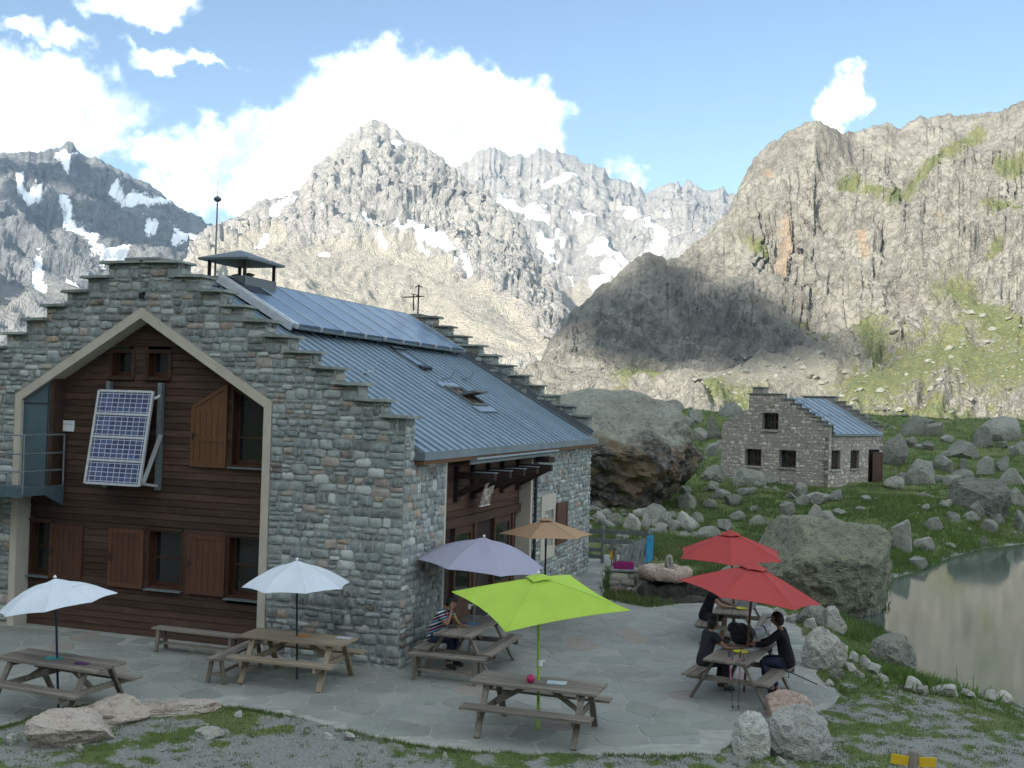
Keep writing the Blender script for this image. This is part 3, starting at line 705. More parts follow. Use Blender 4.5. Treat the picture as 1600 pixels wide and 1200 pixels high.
# ================================================================== REFUGE (local X = -u, Y = v, Z)
refuge = thing('mountain_refuge', 'large stone mountain refuge with stepped gable, dark timber front and grey metal roof', 'building', BC, BROT)
UC = 5.94; W2 = UC; LEN = 13.72; WT = 0.42
STEP_Z = [7.69 - 0.2965*k for k in range(11)]
STEP_U = [4.98, 4.47, 3.96, 3.44, 2.93, 2.42, 1.91, 1.40, 0.88, 0.38, -0.13]       # tips of the coping slabs, right flank
TIER = [(u+0.12, z-0.055) for u, z in zip(STEP_U, STEP_Z)]                           # stone tiers: left limit u, top z
TIER[-1] = (0.0, TIER[-1][1])
def gable_outline(base=-0.15):
    pts = [(0.0, base)]
    for k in range(10, -1, -1):
        pts.append((TIER[k][0], (TIER[k+1][1] if k < 10 else None) or base)) if k < 10 else None
        pts.append((TIER[k][0], TIER[k][1]))
    out = pts + [(2*UC-u, z) for u, z in reversed(pts)]
    return out
def gable_half_u(z):      # smallest u where the stepped wall still has height z
    for k in range(11):
        if z <= TIER[10-k][1]+1e-6: return TIER[10-k][0]
    return UC
OPEN = [(2.84, -0.15), (2.84, 4.89), (UC, 6.73), (2*UC-2.84, 4.89), (2*UC-2.84, -0.15)]
def open_half(z):         # opening spans u in [a, 2UC-a]
    if z >= 6.73: return None
    if z <= 4.89: return 2.84
    return 2.84 + (z-4.89)/(6.73-4.89)*(UC-2.84)
# front gable wall core
go = gable_outline(); poly = go + list(reversed(OPEN))
wall_f = MB().prism(poly, lambda u, z, d: (-u, d, z), 0.0, WT).build('gable_wall', M['mortar'], refuge)

STONES = []     # (visibility, verts, faces, rnd, parent)
def stone_geom(rect, fn, proud, rng):
    s0, s1, z0, z1 = rect; w, h = s1-s0, z1-z0; cx, cz = (s0+s1)/2, (z0+z1)/2
    base = [(-1, -0.62), (-0.70, -1), (0.66, -1), (1, -0.58), (1, 0.62), (0.70, 1), (-0.66, 1), (-1, 0.58)]
    P = []
    for (a, b) in base:
        ja, jb = rng.uniform(-0.17, 0.17), rng.uniform(-0.2, 0.2)
        P.append((cx + w/2*(a*(0.95+ja*0.5)+ja*0.5), cz + h/2*(b*(0.95+jb*0.5)+jb*0.5)))
    V = []
    for (a, b) in P: V.append(fn(cx+(a-cx)*0.97, cz+(b-cz)*0.97, 0.02))
    for (a, b) in P: V.append(fn(a, b, -proud*0.35))
    tx, tz = rng.uniform(-0.25, 0.25)*proud, rng.uniform(-0.25, 0.25)*proud
    for (a, b) in P:
        k = rng.uniform(0.74, 0.92)
        V.append(fn(cx+(a-cx)*k, cz+(b-cz)*k, -proud*rng.uniform(0.8, 1.05) - tx*(a-cx)/w - tz*(b-cz)/h))
    V.append(fn(cx, cz, -proud*rng.uniform(1.0, 1.2)))
    n = 8; Fc = [(i, (i+1) % n, n+(i+1) % n, n+i) for i in range(n)] + [(n+i, n+(i+1) % n, 2*n+(i+1) % n, 2*n+i) for i in range(n)] + [(2*n+i, 2*n+(i+1) % n, 3*n) for i in range(n)]
    return V, Fc
def masonry(parent, fn, z0, z1, intervals, to_world, rng, hmin=0.11, hmax=0.235, wmin=0.15, wmax=0.42, gap=0.014, sink=None):
    out = []; z = z0
    while z < z1-0.05:
        h = rng.uniform(hmin, hmax)
        if z+h > z1: h = z1-z
        for (a, b) in intervals(z+0.01, z+h-0.01):
            s = a
            while s < b-0.04:
                w = rng.uniform(wmin, wmax)
                if b-s-w < wmin*0.8: w = b-s
                if w > 0.07:
                    jz0, jz1 = rng.uniform(-0.03, 0.03), rng.uniform(-0.03, 0.03)
                    if h > 0.16 and w < 0.34 and rng.random() < 0.34:
                        m = z+h*rng.uniform(0.4, 0.6); rects = [(s+gap/2, s+w-gap/2, z+gap/2, m-gap/2), (s+gap/2, s+w-gap/2, m+gap/2, z+h-gap/2)]
                    else: rects = [(s+gap/2, s+w-gap/2, z+gap/2+jz0, z+h-gap/2+jz1)]
                    for r_ in rects:
                        V, Fc = stone_geom(r_, fn, rng.uniform(0.014, 0.042), rng)
                        c = to_world((r_[0]+r_[1])/2, (r_[2]+r_[3])/2); px, py = proj(c)
                        inf = 0 < px < 1600 and 0 < py < 1200
                        vis = (r_[1]-r_[0])*(r_[3]-r_[2])/(c[1]**2) if inf else 0
                        out.append((vis, V, Fc, rng.random(), parent))
                s += w
        z += h
    return out
rs = random.Random(11)
def iv_front(za, zb):
    lo = gable_half_u(zb); oh = open_half(za)
    if za < 6.73 and zb > 6.73: oh = open_half(za)
    if oh is None: return [(lo, 2*UC-lo)]
    return [(lo, oh), (2*UC-oh, 2*UC-lo)] if oh-lo > 0.05 else []
# upper edges must follow the tiers, so lay each tier band on its own
bands = [-0.1] + [t[1] for t in reversed(TIER)]
ST = []
for b0, b1 in zip(bands[:-1], bands[1:]):
    ST += masonry(wall_f, lambda s, z, d: (-s, d, z), b0, b1, iv_front, lambda s, z: bw(s, 0, z), rs)
# right flank wall along the eaves (u = 0): two stretches either side of the entrance recess
EAVE_H = 3.86
wall_s = MB().span((-WT, WT, -0.15), (0, 2.02, EAVE_H)).build('corner_pier', M['mortar'], refuge)
wall_r = MB().span((-WT, 7.95, -0.15), (0, LEN-WT, EAVE_H)).build('flank_wall', M['mortar'], refuge)
WIN_S = (8.63, 9.91, 0.94, 2.63)
def iv_side(za, zb):
    r_ = [(7.97, LEN)]
    if zb > WIN_S[2] and za < WIN_S[3]: r_ = [(7.97, WIN_S[0]), (WIN_S[1], LEN)]
    return r_
ST += masonry(wall_s, lambda s, z, d: (-d, s, z), -0.1, EAVE_H, lambda a, b: [(0.0, 2.02)], lambda s, z: bw(0, s, z), rs, 0.12, 0.22, 0.16, 0.40)
ST += masonry(wall_f, lambda s, z, d: (-d, s, z), EAVE_H+0.02, TIER[-1][1], lambda a, b: [(0.0, WT)], lambda s, z: bw(0, s, z), rs, 0.12, 0.22, 0.16, 0.40)
ST += masonry(wall_r, lambda s, z, d: (-d, s, z), -0.1, EAVE_H, iv_side, lambda s, z: bw(0, s, z), rs, 0.09, 0.18, 0.14, 0.36)
# the corner pier's flank goes up with the gable steps
# rear gable: same steps, seen above the roof
wall_b = MB().prism(gable_outline(), lambda u, z, d: (-u, d, z), LEN-WT, LEN).build('rear_gable_wall', M['mortar'], refuge)
def iv_back(za, zb):
    lo = gable_half_u(zb); roof = UC-(7.5-za)/0.567
    return [(lo, max(lo, min(UC, roof+0.3)))]
for b0, b1 in zip(bands[1:-1], bands[2:]):
    ST += masonry(wall_b, lambda s, z, d: (-s, LEN-WT+d, z), b0, b1, iv_back, lambda s, z: bw(s, LEN-WT, z), rs)
# tier ends (faces looking right) of both gables
for yo, par in ((0.0, wall_f), (LEN-WT, wall_b)):
    for k in range(10):
        u = TIER[k][0]; z0, z1 = TIER[k+1][1], TIER[k][1]
        ST += masonry(par, lambda s, z, d, u=u, yo=yo: (-u-d, yo+s, z), z0+0.06, z1, lambda a, b: [(0.03, WT-0.03)], lambda s, z: np.array([99, 1, 1]), rs, 0.12, 0.2)
ST.sort(key=lambda q: -q[0])
joined = {}
for i, (vis, V, Fc, rnd, par) in enumerate(ST):
    if i < 300:
        o = MB().add(V, Fc).build('stone', M['stone_obj'], par, smooth=50); o['rnd'] = rnd
    else: joined.setdefault(par.name, (par, MB()))[1].add(V, Fc, rnd)
for par, mb in joined.values(): tag(mb.build('rubble_stones', M['stone_geo'], par, smooth=50, attr='rnd'), kind='stuff')

# coping slabs on every step, both gables, both flanks
def coping(cx0, cx1, y0, y1, z, tilt, rng):
    n = 5; mb = MB(); top = []; bot = []
    pts = [(cx0+rng.uniform(-.03, .03), y0+rng.uniform(-.03, .03)), ((cx0+cx1)/2, y0+rng.uniform(-.04, .02)), (cx1+rng.uniform(-.03, .03), y0+rng.uniform(-.03, .03)),
           (cx1+rng.uniform(-.03, .03), y1+rng.uniform(-.03, .03)), ((cx0+cx1)/2, y1+rng.uniform(-.02, .04)), (cx0+rng.uniform(-.03, .03), y1+rng.uniform(-.03, .03))]
    th = rng.uniform(0.045, 0.065); cx = (cx0+cx1)/2; m = len(pts)
    V = [(x, y, z+tilt*(x-cx)) for x, y in pts] + [(cx+(x-cx)*0.97, (y0+y1)/2+(y-(y0+y1)/2)*0.96, z+th+tilt*(x-cx)+rng.uniform(-.006, .006)) for x, y in pts]
    mb.add(V, [tuple(range(m-1, -1, -1)), tuple(range(m, 2*m))]+[(i, (i+1) % m, m+(i+1) % m, m+i) for i in range(m)])
    return mb.build('coping_slab', M['slab'], refuge)
for yo, ext in ((0.0, (-0.10, 0.06)), (LEN-WT, (-0.07, 0.1))):
    for k in range(11):
        zt = TIER[k][1]+0.004; a = STEP_U[k]
        b = (TIER[k-1][0]+0.02) if k else UC
        for sgn in (1, -1):
            if k == 0: x0, x1 = (-(a), -(UC-0.03)) if sgn > 0 else (-(UC+0.03), -(2*UC-a))
            else: x0, x1 = (-a, -b) if sgn > 0 else (-(2*UC-b), -(2*UC-a))
            coping(min(x0, x1), max(x0, x1), yo+ext[0]-0.02, yo+WT+ext[1], zt, -0.02*sgn, rs)
    coping(-UC-0.42, -UC+0.42, yo-0.05, yo+WT+0.05, TIER[0][1]+0.075, 0.0, rs)

# putlog holes in the gable
for u, z in ((5.93, 6.98),):
    MB().box((-u, -0.03, z), (0.11, 0.08, 0.12)).build('wall_hole', M['dark'], refuge)

# cream render band round the gable opening
BW_ = 0.17
inn = [(OPEN[0][0]+BW_, -0.15), (OPEN[1][0]+BW_, OPEN[1][1]-0.10), (UC, 6.73-0.21), (2*UC-OPEN[1][0]-BW_, OPEN[1][1]-0.10), (2*UC-OPEN[0][0]-BW_, -0.15)]
trim = MB()
for i in range(4):
    q = [OPEN[i], OPEN[i+1], inn[i+1], inn[i]]; trim.prism(q, lambda u, z, d: (-u, d, z), -0.035, WT+0.06)
trim.build('opening_surround', M['cream'], refuge)

# timber front, plank by plank, cut round the windows
WY = 0.36
def inner_half(z):
    if z <= inn[1][1]: return inn[1][0]
    if z >= inn[2][1]: return None
    return inn[1][0] + (z-inn[1][1])/(inn[2][1]-inn[1][1])*(UC-inn[1][0])
ATTIC = [(6.38, 6.93, 5.31, 5.86), (5.48, 6.03, 5.31, 5.86)]
UPR = (3.01, 3.97, 3.58, 5.17)
LOW = [(8.30, 8.87, 1.05, 2.20), (5.02, 5.86, 1.00, 2.20), (3.01, 3.96, 0.96, 2.20)]
DOOR_T = (8.14, 8.87, 2.98, 5.24)
HOLES = ATTIC + [UPR] + LOW + [DOOR_T]
z = 0.0; ph = 0.142
while z < 6.5:
    z1 = z+ph
    h0 = inner_half(z+0.005); h1 = inner_half(z1-0.005)
    if h0 is None: break
    h1 = h1 if h1 is not None else UC
    segs = [(h0, 2*UC-h0)]
    for (a, b, c, d) in HOLES:
        if z1 > c+0.02 and z < d-0.02:
            ns = []
            for s, e in segs:
                if b <= s or a >= e: ns.append((s, e)); continue
                if a > s: ns.append((s, a))
                if b < e: ns.append((b, e))
            segs = ns
    for s, e in segs:
        if e-s < 0.06: continue
        pl = [(s, z+0.004), (e, z+0.004), (e, z1-0.004), (s, z1-0.004)]
        if abs(s-h0) < 1e-6: pl[3] = (min(h1, e), z1-0.004)
        if abs(e-(2*UC-h0)) < 1e-6: pl[2] = (max(2*UC-h1, s), z1-0.004)
        mb = MB(); n = 4; lean = 0.014
        V = [(-u, WY-(lean if zz < z+0.05 else 0)+rs.uniform(-.002, .002), zz) for u, zz in pl] + [(-u, WY+0.03, zz) for u, zz in pl]
        mb.add(V, [(0, 1, 2, 3), (7, 6, 5, 4)]+[(i, (i+1) % 4, 4+(i+1) % 4, 4+i) for i in range(4)])
        mb.build('plank', M['plank'], refuge)
    z = z1
# backing behind the planks, with the window openings left free: one dark inner shell
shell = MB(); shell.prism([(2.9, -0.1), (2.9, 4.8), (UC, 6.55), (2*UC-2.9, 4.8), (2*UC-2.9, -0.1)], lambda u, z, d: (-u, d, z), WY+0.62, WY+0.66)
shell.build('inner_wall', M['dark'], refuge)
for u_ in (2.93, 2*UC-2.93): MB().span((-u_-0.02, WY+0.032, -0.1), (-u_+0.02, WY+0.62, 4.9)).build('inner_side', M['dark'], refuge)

def window(hole, slant=None, nm='window', mull=True, half=True):
    a, b, c, d = hole; w = MB()
    y0, y1 = WY-0.02, WY+0.26
    ztop = lambda u: d if slant is None else d-(d-slant)*(b-u)/(b-a)
    rv = 0.035
    frame = MB()
    frame.prism([(a, c), (a+rv, c), (a+rv, ztop(a+rv)), (a, ztop(a))], lambda u, z, q: (-u, q, z), y0, y1)
    frame.prism([(b-rv, c), (b, c), (b, ztop(b)), (b-rv, ztop(b-rv))], lambda u, z, q: (-u, q, z), y0, y1)
    frame.prism([(a+rv, c), (b-rv, c), (b-rv, c+rv), (a+rv, c+rv)], lambda u, z, q: (-u, q, z), y0+0.02, y1)
    frame.prism([(a+rv, ztop(a+rv)-rv), (b-rv, ztop(b-rv)-rv), (b-rv, ztop(b-rv)), (a+rv, ztop(a+rv))], lambda u, z, q: (-u, q, z), y0, y1)
    win = frame.build('window', M['winwood'], refuge)
    yp = WY+0.16; ca, cb, cc = a+rv, b-rv, c+rv
    sash = MB(); sw = 0.05
    sash.span((-ca-sw, yp, cc), (-ca, yp+0.05, ztop(ca)-rv)); sash.span((-cb, yp, cc), (-cb+sw, yp+0.05, ztop(cb)-rv))
    sash.span((-cb+sw, yp, cc), (-ca-sw, yp+0.05, cc+0.09))
    if mull: sash.span((-cb+sw, yp+0.002, (c+min(d, ztop(a)))/2+0.0), (-ca-sw, yp+0.048, (c+min(d, ztop(a)))/2+0.045))
    sash.build('sash', M['winwood'], win)
    MB().prism([(ca+sw, cc+0.09), (cb-sw, cc+0.09), (cb-sw, ztop(cb-sw)-rv), (ca+sw, ztop(ca+sw)-rv)], lambda u, z, q: (-u, q, z), yp+0.02, yp+0.028).build('pane', M['pane'], win)
    return win
for hl in ATTIC:
    w_ = window(hl, mull=False)
    MB().span((-hl[1]-0.05, WY-0.07, hl[2]-0.045), (-hl[0]+0.05, WY-0.021, hl[2]-0.003)).build('sill', M['winwood'], w_)
    fr = MB(); fr.span((-hl[1]-0.05, WY-0.035, hl[2]), (-hl[1], WY-0.018, hl[3]+0.04)); fr.span((-hl[0], WY-0.035, hl[2]), (-hl[0]+0.05, WY-0.018, hl[3]+0.04)); fr.span((-hl[1], WY-0.035, hl[3]), (-hl[0], WY-0.018, hl[3]+0.04))
    fr.build('casing', M['plank'], w_)
window(UPR, slant=4.70)
for hl in LOW: window(hl)
for hl in LOW+[UPR]:
    MB().box((-(hl[0]+hl[1])/2, WY-0.045, hl[2]-0.02), (hl[1]-hl[0]+0.05, 0.13, 0.018), Matrix.Rotation(R(6), 3, 'X')).build('metal_sill', M['galv'], refuge)
    hd = MB(); hd.span((-hl[1]-0.06, WY-0.05, hl[3]+0.002), (-hl[0]+0.02, WY-0.016, hl[3]+0.06)) if hl is not UPR else None
    if hl is not UPR: hd.build('lintel_board', M['plank'], refuge)

def shutter(u0, u1, z0, z1, ztop_in=None, y=WY-0.055, par=refuge, mt='shutter'):
    # u0 < u1; ztop_in: slanted top (height at u0 side), z1 at u1 side
    za, zb = (ztop_in or z1), z1
    f_ = lambda u, z, q: (-u, q, z)
    zt = lambda u: za+(zb-za)*(u-u0)/(u1-u0)
    pn = MB().prism([(u0+.02, z0+.02), (u1-.02, z0+.02), (u1-.02, zt(u1-.02)-.02), (u0+.02, zt(u0+.02)-.02)], f_, y, y+0.026).build('shutter', M[mt], par)
    st = 0.085; m = (z0+min(za, zb))/2-0.1
    rails = MB()
    rails.prism([(u0, z0), (u0+st, z0), (u0+st, zt(u0+st)), (u0, zt(u0))], f_, y-0.016, y+0.03)
    rails.prism([(u1-st, z0), (u1, z0), (u1, zt(u1)), (u1-st, zt(u1-st))], f_, y-0.016, y+0.03)
    rails.prism([(u0+st, z0), (u1-st, z0), (u1-st, z0+st), (u0+st, z0+st)], f_, y-0.014, y+0.028)
    rails.prism([(u0+st, zt(u0+st)-st), (u1-st, zt(u1-st)-st), (u1-st, zt(u1-st)), (u0+st, zt(u0+st))], f_, y-0.014, y+0.028)
    if ztop_in: rails.prism([(u0+st, m), (u1-st, m), (u1-st, m+st), (u0+st, m+st)], f_, y-0.014, y+0.028)
    rails.build('shutter_frame', M[mt], pn)
    lt = MB(); zc = (z0+min(za, zb))/2
    lt.box((-u1+0.05, y-0.024, zc), (0.028, 0.016, 0.15)); lt.box((-u1+0.09, y-0.028, zc+0.03), (0.1, 0.016, 0.018))
    lt.build('latch', M['black'], pn)
    gl = MB()
    for k in range(1, 5):
        uu = u0+st+(u1-u0-2*st)*k/5; gl.span((-uu-0.004, y-0.003, z0+st), (-uu+0.004, y+0.001, min(za, zb)-st))
    gl.build('groove', M['darkbeam'], pn)
    return pn
shutter(4.05, 4.88, 3.54, 4.77, 5.24, mt='shutter_up')
shutter(7.46, 8.29, 1.03, 2.16)
shutter(5.93, 6.79, 0.97, 2.17)
shutter(3.99, 4.88, 0.97, 2.17)

# corner boards on the timber front
MB().span((-8.20, 0.05, 2.98), (-8.10, WY+0.02, 5.28)).build('corner_board', M['plank'], refuge)

# steel door in the left corner and the landing in front of it
dz = lambda u: min(5.24, inner_half_z(u)) if False else 0
MB().prism([(8.201, 2.98), (8.865, 2.98), (8.865, 4.78), (8.201, 5.17)], lambda u, z, q: (-u, q, z), 0.04, 0.09).build('steel_door', M['teal'], refuge)
d_ = MB(); d_.span((-8.86, 0.033, 4.70), (-8.23, 0.041, 4.725)); d_.span((-8.24, 0.033, 2.98), (-8.215, 0.041, 5.1))
d_.build('door_joint', M['black'], refuge)
h_ = MB(); h_.tube([(-8.78, 0.04, 3.98), (-8.78, -0.02, 3.98), (-8.72, -0.02, 3.94)], 0.012, 6); h_.build('door_handle', M['black'], refuge)
land = MB(); PX0, PX1, PY0, PY1, PZ = -12.2, -7.98, -0.88, 0.30, 2.97
land.span((PX0, PY0, PZ-0.05), (PX1, PY1, PZ)); land.span((PX0, PY0-0.01, PZ-0.16), (PX1, PY0+0.03, PZ+0.05)); land.span((PX1-0.03, PY0+0.03, PZ-0.14), (PX1+0.012, PY1, PZ+0.04))
land.prism([(PY1, PZ-0.14), (PY1-0.55, PZ-0.14), (PY1, PZ-0.40)], lambda a, b, q: (q, a, b), PX1-0.02, PX1+0.005)
land_o = land.build('steel_landing', M['teal'], refuge)
rl = MB()
posts = [(PX1-0.01, PY0+0.01), (PX1-0.01, PY1-0.02), (PX1-1.5, PY0+0.01), (PX1-3.0, PY0+0.01)]
for (x, y) in posts: rl.tube([(x, y, PZ-0.1), (x, y, PZ+1.10)], 0.022, 6)
for zz in (1.10, 0.72, 0.36):
    rl.tube([(PX1-0.01, PY1-0.02, PZ+zz), (PX1-0.01, PY0+0.01, PZ+zz)], 0.018, 6); rl.tube([(PX1-0.01, PY0+0.01, PZ+zz), (PX0, PY0+0.01, PZ+zz)], 0.018, 6)
rl.build('landing_railing', M['galv'], refuge, smooth=40)

# roof ---------------------------------------------------------------------------------------------
ZR, SL = 7.50, 0.567; EU = -0.19; RA = math.atan(SL)
def rz(u): return ZR - SL*abs(UC-u)
def rpt(u, v, off=0.0):                                   # point on the right slope, off above it
    return (-u + off*math.sin(RA)*1.0, v, rz(u) + off*math.cos(RA))
roof = MB()
v0, v1 = WT+0.0, LEN-WT
roof.prism([(EU, rz(EU)-0.16), (EU, rz(EU)-0.02), (UC, ZR-0.02), (2*UC-EU, rz(EU)-0.02), (2*UC-EU, rz(EU)-0.16), (UC, ZR-0.2)], lambda u, z, q: (-u, q, z), v0, v1)
roof = roof.build('roof', M['zinc2'], refuge)
NP_ = 32; pw = (v1-v0)/NP_
pm = MB()
def slab_on_roof(mb, u0, u1, v0_, v1_, o0, o1):
    P = [rpt(u0, v0_, o0), rpt(u0, v1_, o0), rpt(u1, v1_, o0), rpt(u1, v0_, o0), rpt(u0, v0_, o1), rpt(u0, v1_, o1), rpt(u1, v1_, o1), rpt(u1, v0_, o1)]
    return mb.add(P, [(3, 2, 1, 0), (4, 5, 6, 7), (0, 1, 5, 4), (1, 2, 6, 5), (2, 3, 7, 6), (3, 0, 4, 7)])
slab_on_roof(pm, EU-0.01, UC, 0.004, pw-0.004, -0.02, 0.004); slab_on_roof(pm, EU-0.01, UC, 0.0, 0.035, 0.004, 0.045)
pmesh = pm.mesh('roof_panel', M['zinc'])
for i in range(NP_):
    o = link('roof_panel', pmesh, roof); o.location = (0, v0+i*pw, 0)
lft = MB(); lft.prism([(UC, ZR+0.003), (2*UC-EU, rz(EU)+0.003), (2*UC-EU, rz(EU)-0.015), (UC, ZR-0.015)], lambda u, z, q: (-u, q, z), v0+0.003, v1-0.003); lft.build('far_slope_sheet', M['zinc'], roof)
fas = MB(); fas.span((-EU-0.002, v0-0.02, rz(EU)-0.15), (-EU+0.045, v1+0.42, rz(EU)+0.012)); fas.span((-0.08, v0-0.03, rz(EU)-0.15), (-EU, v0-0.002, rz(EU)+0.0))
fas.build('eave_fascia', M['zinc2'], refuge)
eb = MB(); eb.span((0.0, v0, rz(EU)-0.23), (-EU+0.02, v1+0.40, rz(EU)-0.155)); eb.build('eave_board', M['eavewood'], refuge)
fl = MB(); slab_on_roof(fl, EU+0.1, UC, v1-0.28, v1-0.005, 0.046, 0.07)
P_ = [rpt(EU+0.1, v1-0.03, 0.05), rpt(UC, v1-0.03, 0.05), rpt(UC, v1-0.03, 0.22), rpt(EU+0.1, v1-0.03, 0.22)]
fl.add(P_+[(p[0], p[1]+0.02, p[2]) for p in P_], [(0, 1, 2, 3), (7, 6, 5, 4), (0, 4, 5, 1), (1, 5, 6, 2), (2, 6, 7, 3), (3, 7, 4, 0)])
fl.build('verge_flashing', M['chimney'], refuge)
rd = MB(); rd.prism([(UC-0.2, rz(UC-0.2)+0.05), (UC, ZR+0.06), (UC+0.2, rz(UC-0.2)+0.05), (UC, ZR+0.03)], lambda u, z, q: (-u, q, z), v0, v1); rd.build('ridge_cap', M['zinc2'], refuge)

# solar collectors on the upper roof
SU0, SU1, SV0, SV1 = 3.98, 5.86, 2.55, 12.75; NC = 9; cw = (SV1-SV0)/NC
arr = thing('roof_solar_array', 'row of large glazed solar collectors along the ridge of the grey roof', 'solar panels', refuge.matrix_world.translation if False else BC, BROT)
for i in range(NC):
    va, vb = SV0+i*cw, SV0+(i+1)*cw
    c_ = MB(); slab_on_roof(c_, SU0, SU1, va+0.03, vb-0.03, 0.20, 0.272)
    P0 = np.array(rpt(SU0, va, 0)); c_o = c_.build('collector', M['collector'], arr)
    if i == 0:
        dk = MB(); slab_on_roof(dk, SU1-0.62, SU1-0.06, va+0.1, vb-0.09, 0.275, 0.29); dk.build('dark_module', M['collector_dark'], c_o)
for i in range(NC+1):
    va = SV0+i*cw; st = MB(); w_ = 0.07 if i == 0 else 0.028
    slab_on_roof(st, SU0-0.06, SU1+0.01, va-w_, va+w_, 0.18, 0.285)
    if i == 0: slab_on_roof(st, SU0-0.02, SU1, va-w_-0.1, va-w_-0.002, 0.10, 0.27)
    st.build('cover_strip', M['alu'], arr)
rl = MB(); slab_on_roof(rl, SU0-0.05, SU0-0.002, SV0, SV1, 0.16, 0.20); slab_on_roof(rl, SU1+0.012, SU1+0.06, SV0, SV1, 0.16, 0.27); rl.build('edge_rail', M['galv'], arr)
ft = MB()
for i in range(NC+1):
    for u in (SU0+0.1, SU1-0.1): slab_on_roof(ft, u-0.03, u+0.03, SV0+i*cw-0.02 if i else SV0+0.01, SV0+i*cw+0.02, 0.0, 0.21)
ft.build('mounting_foot', M['galv'], arr)

# roof windows
def roof_window(u0, u1, va, vb, open_deg):
    fr = MB(); w = 0.07
    slab_on_roof(fr, u0, u1, va, va+w, 0.0, 0.10); slab_on_roof(fr, u0, u1, vb-w, vb, 0.0, 0.10); slab_on_roof(fr, u0, u0+w, va+w, vb-w, 0.0, 0.10); slab_on_roof(fr, u1-w, u1, va+w, vb-w, 0.0, 0.10)
    f_o = fr.build('roof_window', M['chimney'] if not open_deg else M['greypaint'], refuge)
    if not open_deg:
        g = MB(); slab_on_roof(g, u0+w, u1-w, va+w, vb-w, 0.05, 0.085); g.build('pane', M['collector'], f_o)
        t_ = MB(); slab_on_roof(t_, u1-0.02, u1+0.10, va-0.04, vb+0.04, 0.09, 0.14); t_.build('cover', M['black'], f_o); t_ = MB(); slab_on_roof(t_, u0-0.08, u0+0.02, va-0.02, vb+0.02, 0.03, 0.12); t_.build('cover', M['black'], f_o)
    else:
        hole = MB(); slab_on_roof(hole, u0+w, u1-w, va+w, vb-w, 0.012, 0.03); hole.build('opening', M['eavewood'], f_o)
        fl = MB(); slab_on_roof(fl, u0-0.22, u0-0.002, va-0.12, vb+0.12, 0.03, 0.06); slab_on_roof(fl, u1+0.002, u1+0.18, va-0.12, vb+0.12, 0.03, 0.075); fl.build('flashing', M['hutroof'], f_o)
        uc, L = (u0+u1)/2, (u1-u0)/2-0.02; a = RA-R(open_deg)
        sash = MB(); c = Vector(rpt(uc, (va+vb)/2, 0.12)); rot = Matrix.Rotation(a, 3, 'Y')
        sash.box(c, (2*L, vb-va-0.12, 0.05), rot); so = sash.build('sash', M['greypaint'], f_o)
        g = MB(); g.box(c + rot @ Vector((0, 0, 0.034)), (2*L-0.14, vb-va-0.26, 0.014), rot); g.build('pane', M['collector'], so)
roof_window(2.98, 3.72, 7.30, 7.95, 0)
roof_window(1.30, 2.12, 6.95, 8.00, 42)
# snow hooks
for (u, v) in ((2.50, 3.25), (2.5, 7.9), (2.6, 9.6)):
    mb = MB(); a = Vector(rpt(u, v, 0.05)); b = Vector(rpt(u, v+0.0, 0.05))+Vector((0.16, 0.02, 0.03)); c = b+Vector((0.10, 0.02, 0.18))
    mb.tube([a, b, c], 0.016, 6); mb.box(a, (0.12, 0.08, 0.03)); mb.build('snow_hook', M['alu'] if v < 4 else M['galv'], refuge)

# chimney with sheet hood
ch = MB(); cu, cv = 5.93, 3.62; hu, hv = 0.52, 0.68
ch.span((-cu-hu, cv-hv, ZR-0.5), (-cu+hu, cv+hv, ZR+0.24)); chim = ch.build('chimney_box', M['chimney'], refuge)
for sx in (-1, 1):
    for sy in (-1, 1): MB().span((-cu+sx*(hu-0.05)-0.03, cv+sy*(hv-0.05)-0.03, ZR+0.24), (-cu+sx*(hu-0.05)+0.03, cv+sy*(hv-0.05)+0.03, ZR+0.60)).build('hood_post', M['darkbeam'], chim)
hd = MB(); e = 0.14; zb = ZR+0.60
q = [(-cu-hu-e, cv-hv-e), (-cu+hu+e, cv-hv-e), (-cu+hu+e, cv+hv+e), (-cu-hu-e, cv+hv+e)]
V = [(x, y, zb) for x, y in q]+[(x, y, zb+0.05) for x, y in q]+[(-cu, cv-0.12, zb+0.30), (-cu, cv+0.12, zb+0.30)]
hd.add(V, [(3, 2, 1, 0), (0, 1, 5, 4), (1, 2, 6, 5), (2, 3, 7, 6), (3, 0, 4, 7), (4, 5, 8), (5, 6, 9, 8), (6, 7, 9), (7, 4, 8, 9)]); hd.build('hood', M['chimney'], chim)
for (dx, dy) in ((-0.2, 0.1), (0.25, -0.1)):
    fl = MB(); fl.lathe([(0.09, ZR+0.24), (0.09, ZR+0.31), (0.13, ZR+0.31), (0.13, ZR+0.34), (0.02, ZR+0.37)], (-cu+dx, cv+dy, 0), 12); fl.build('flue_cap', M['black'], chim)

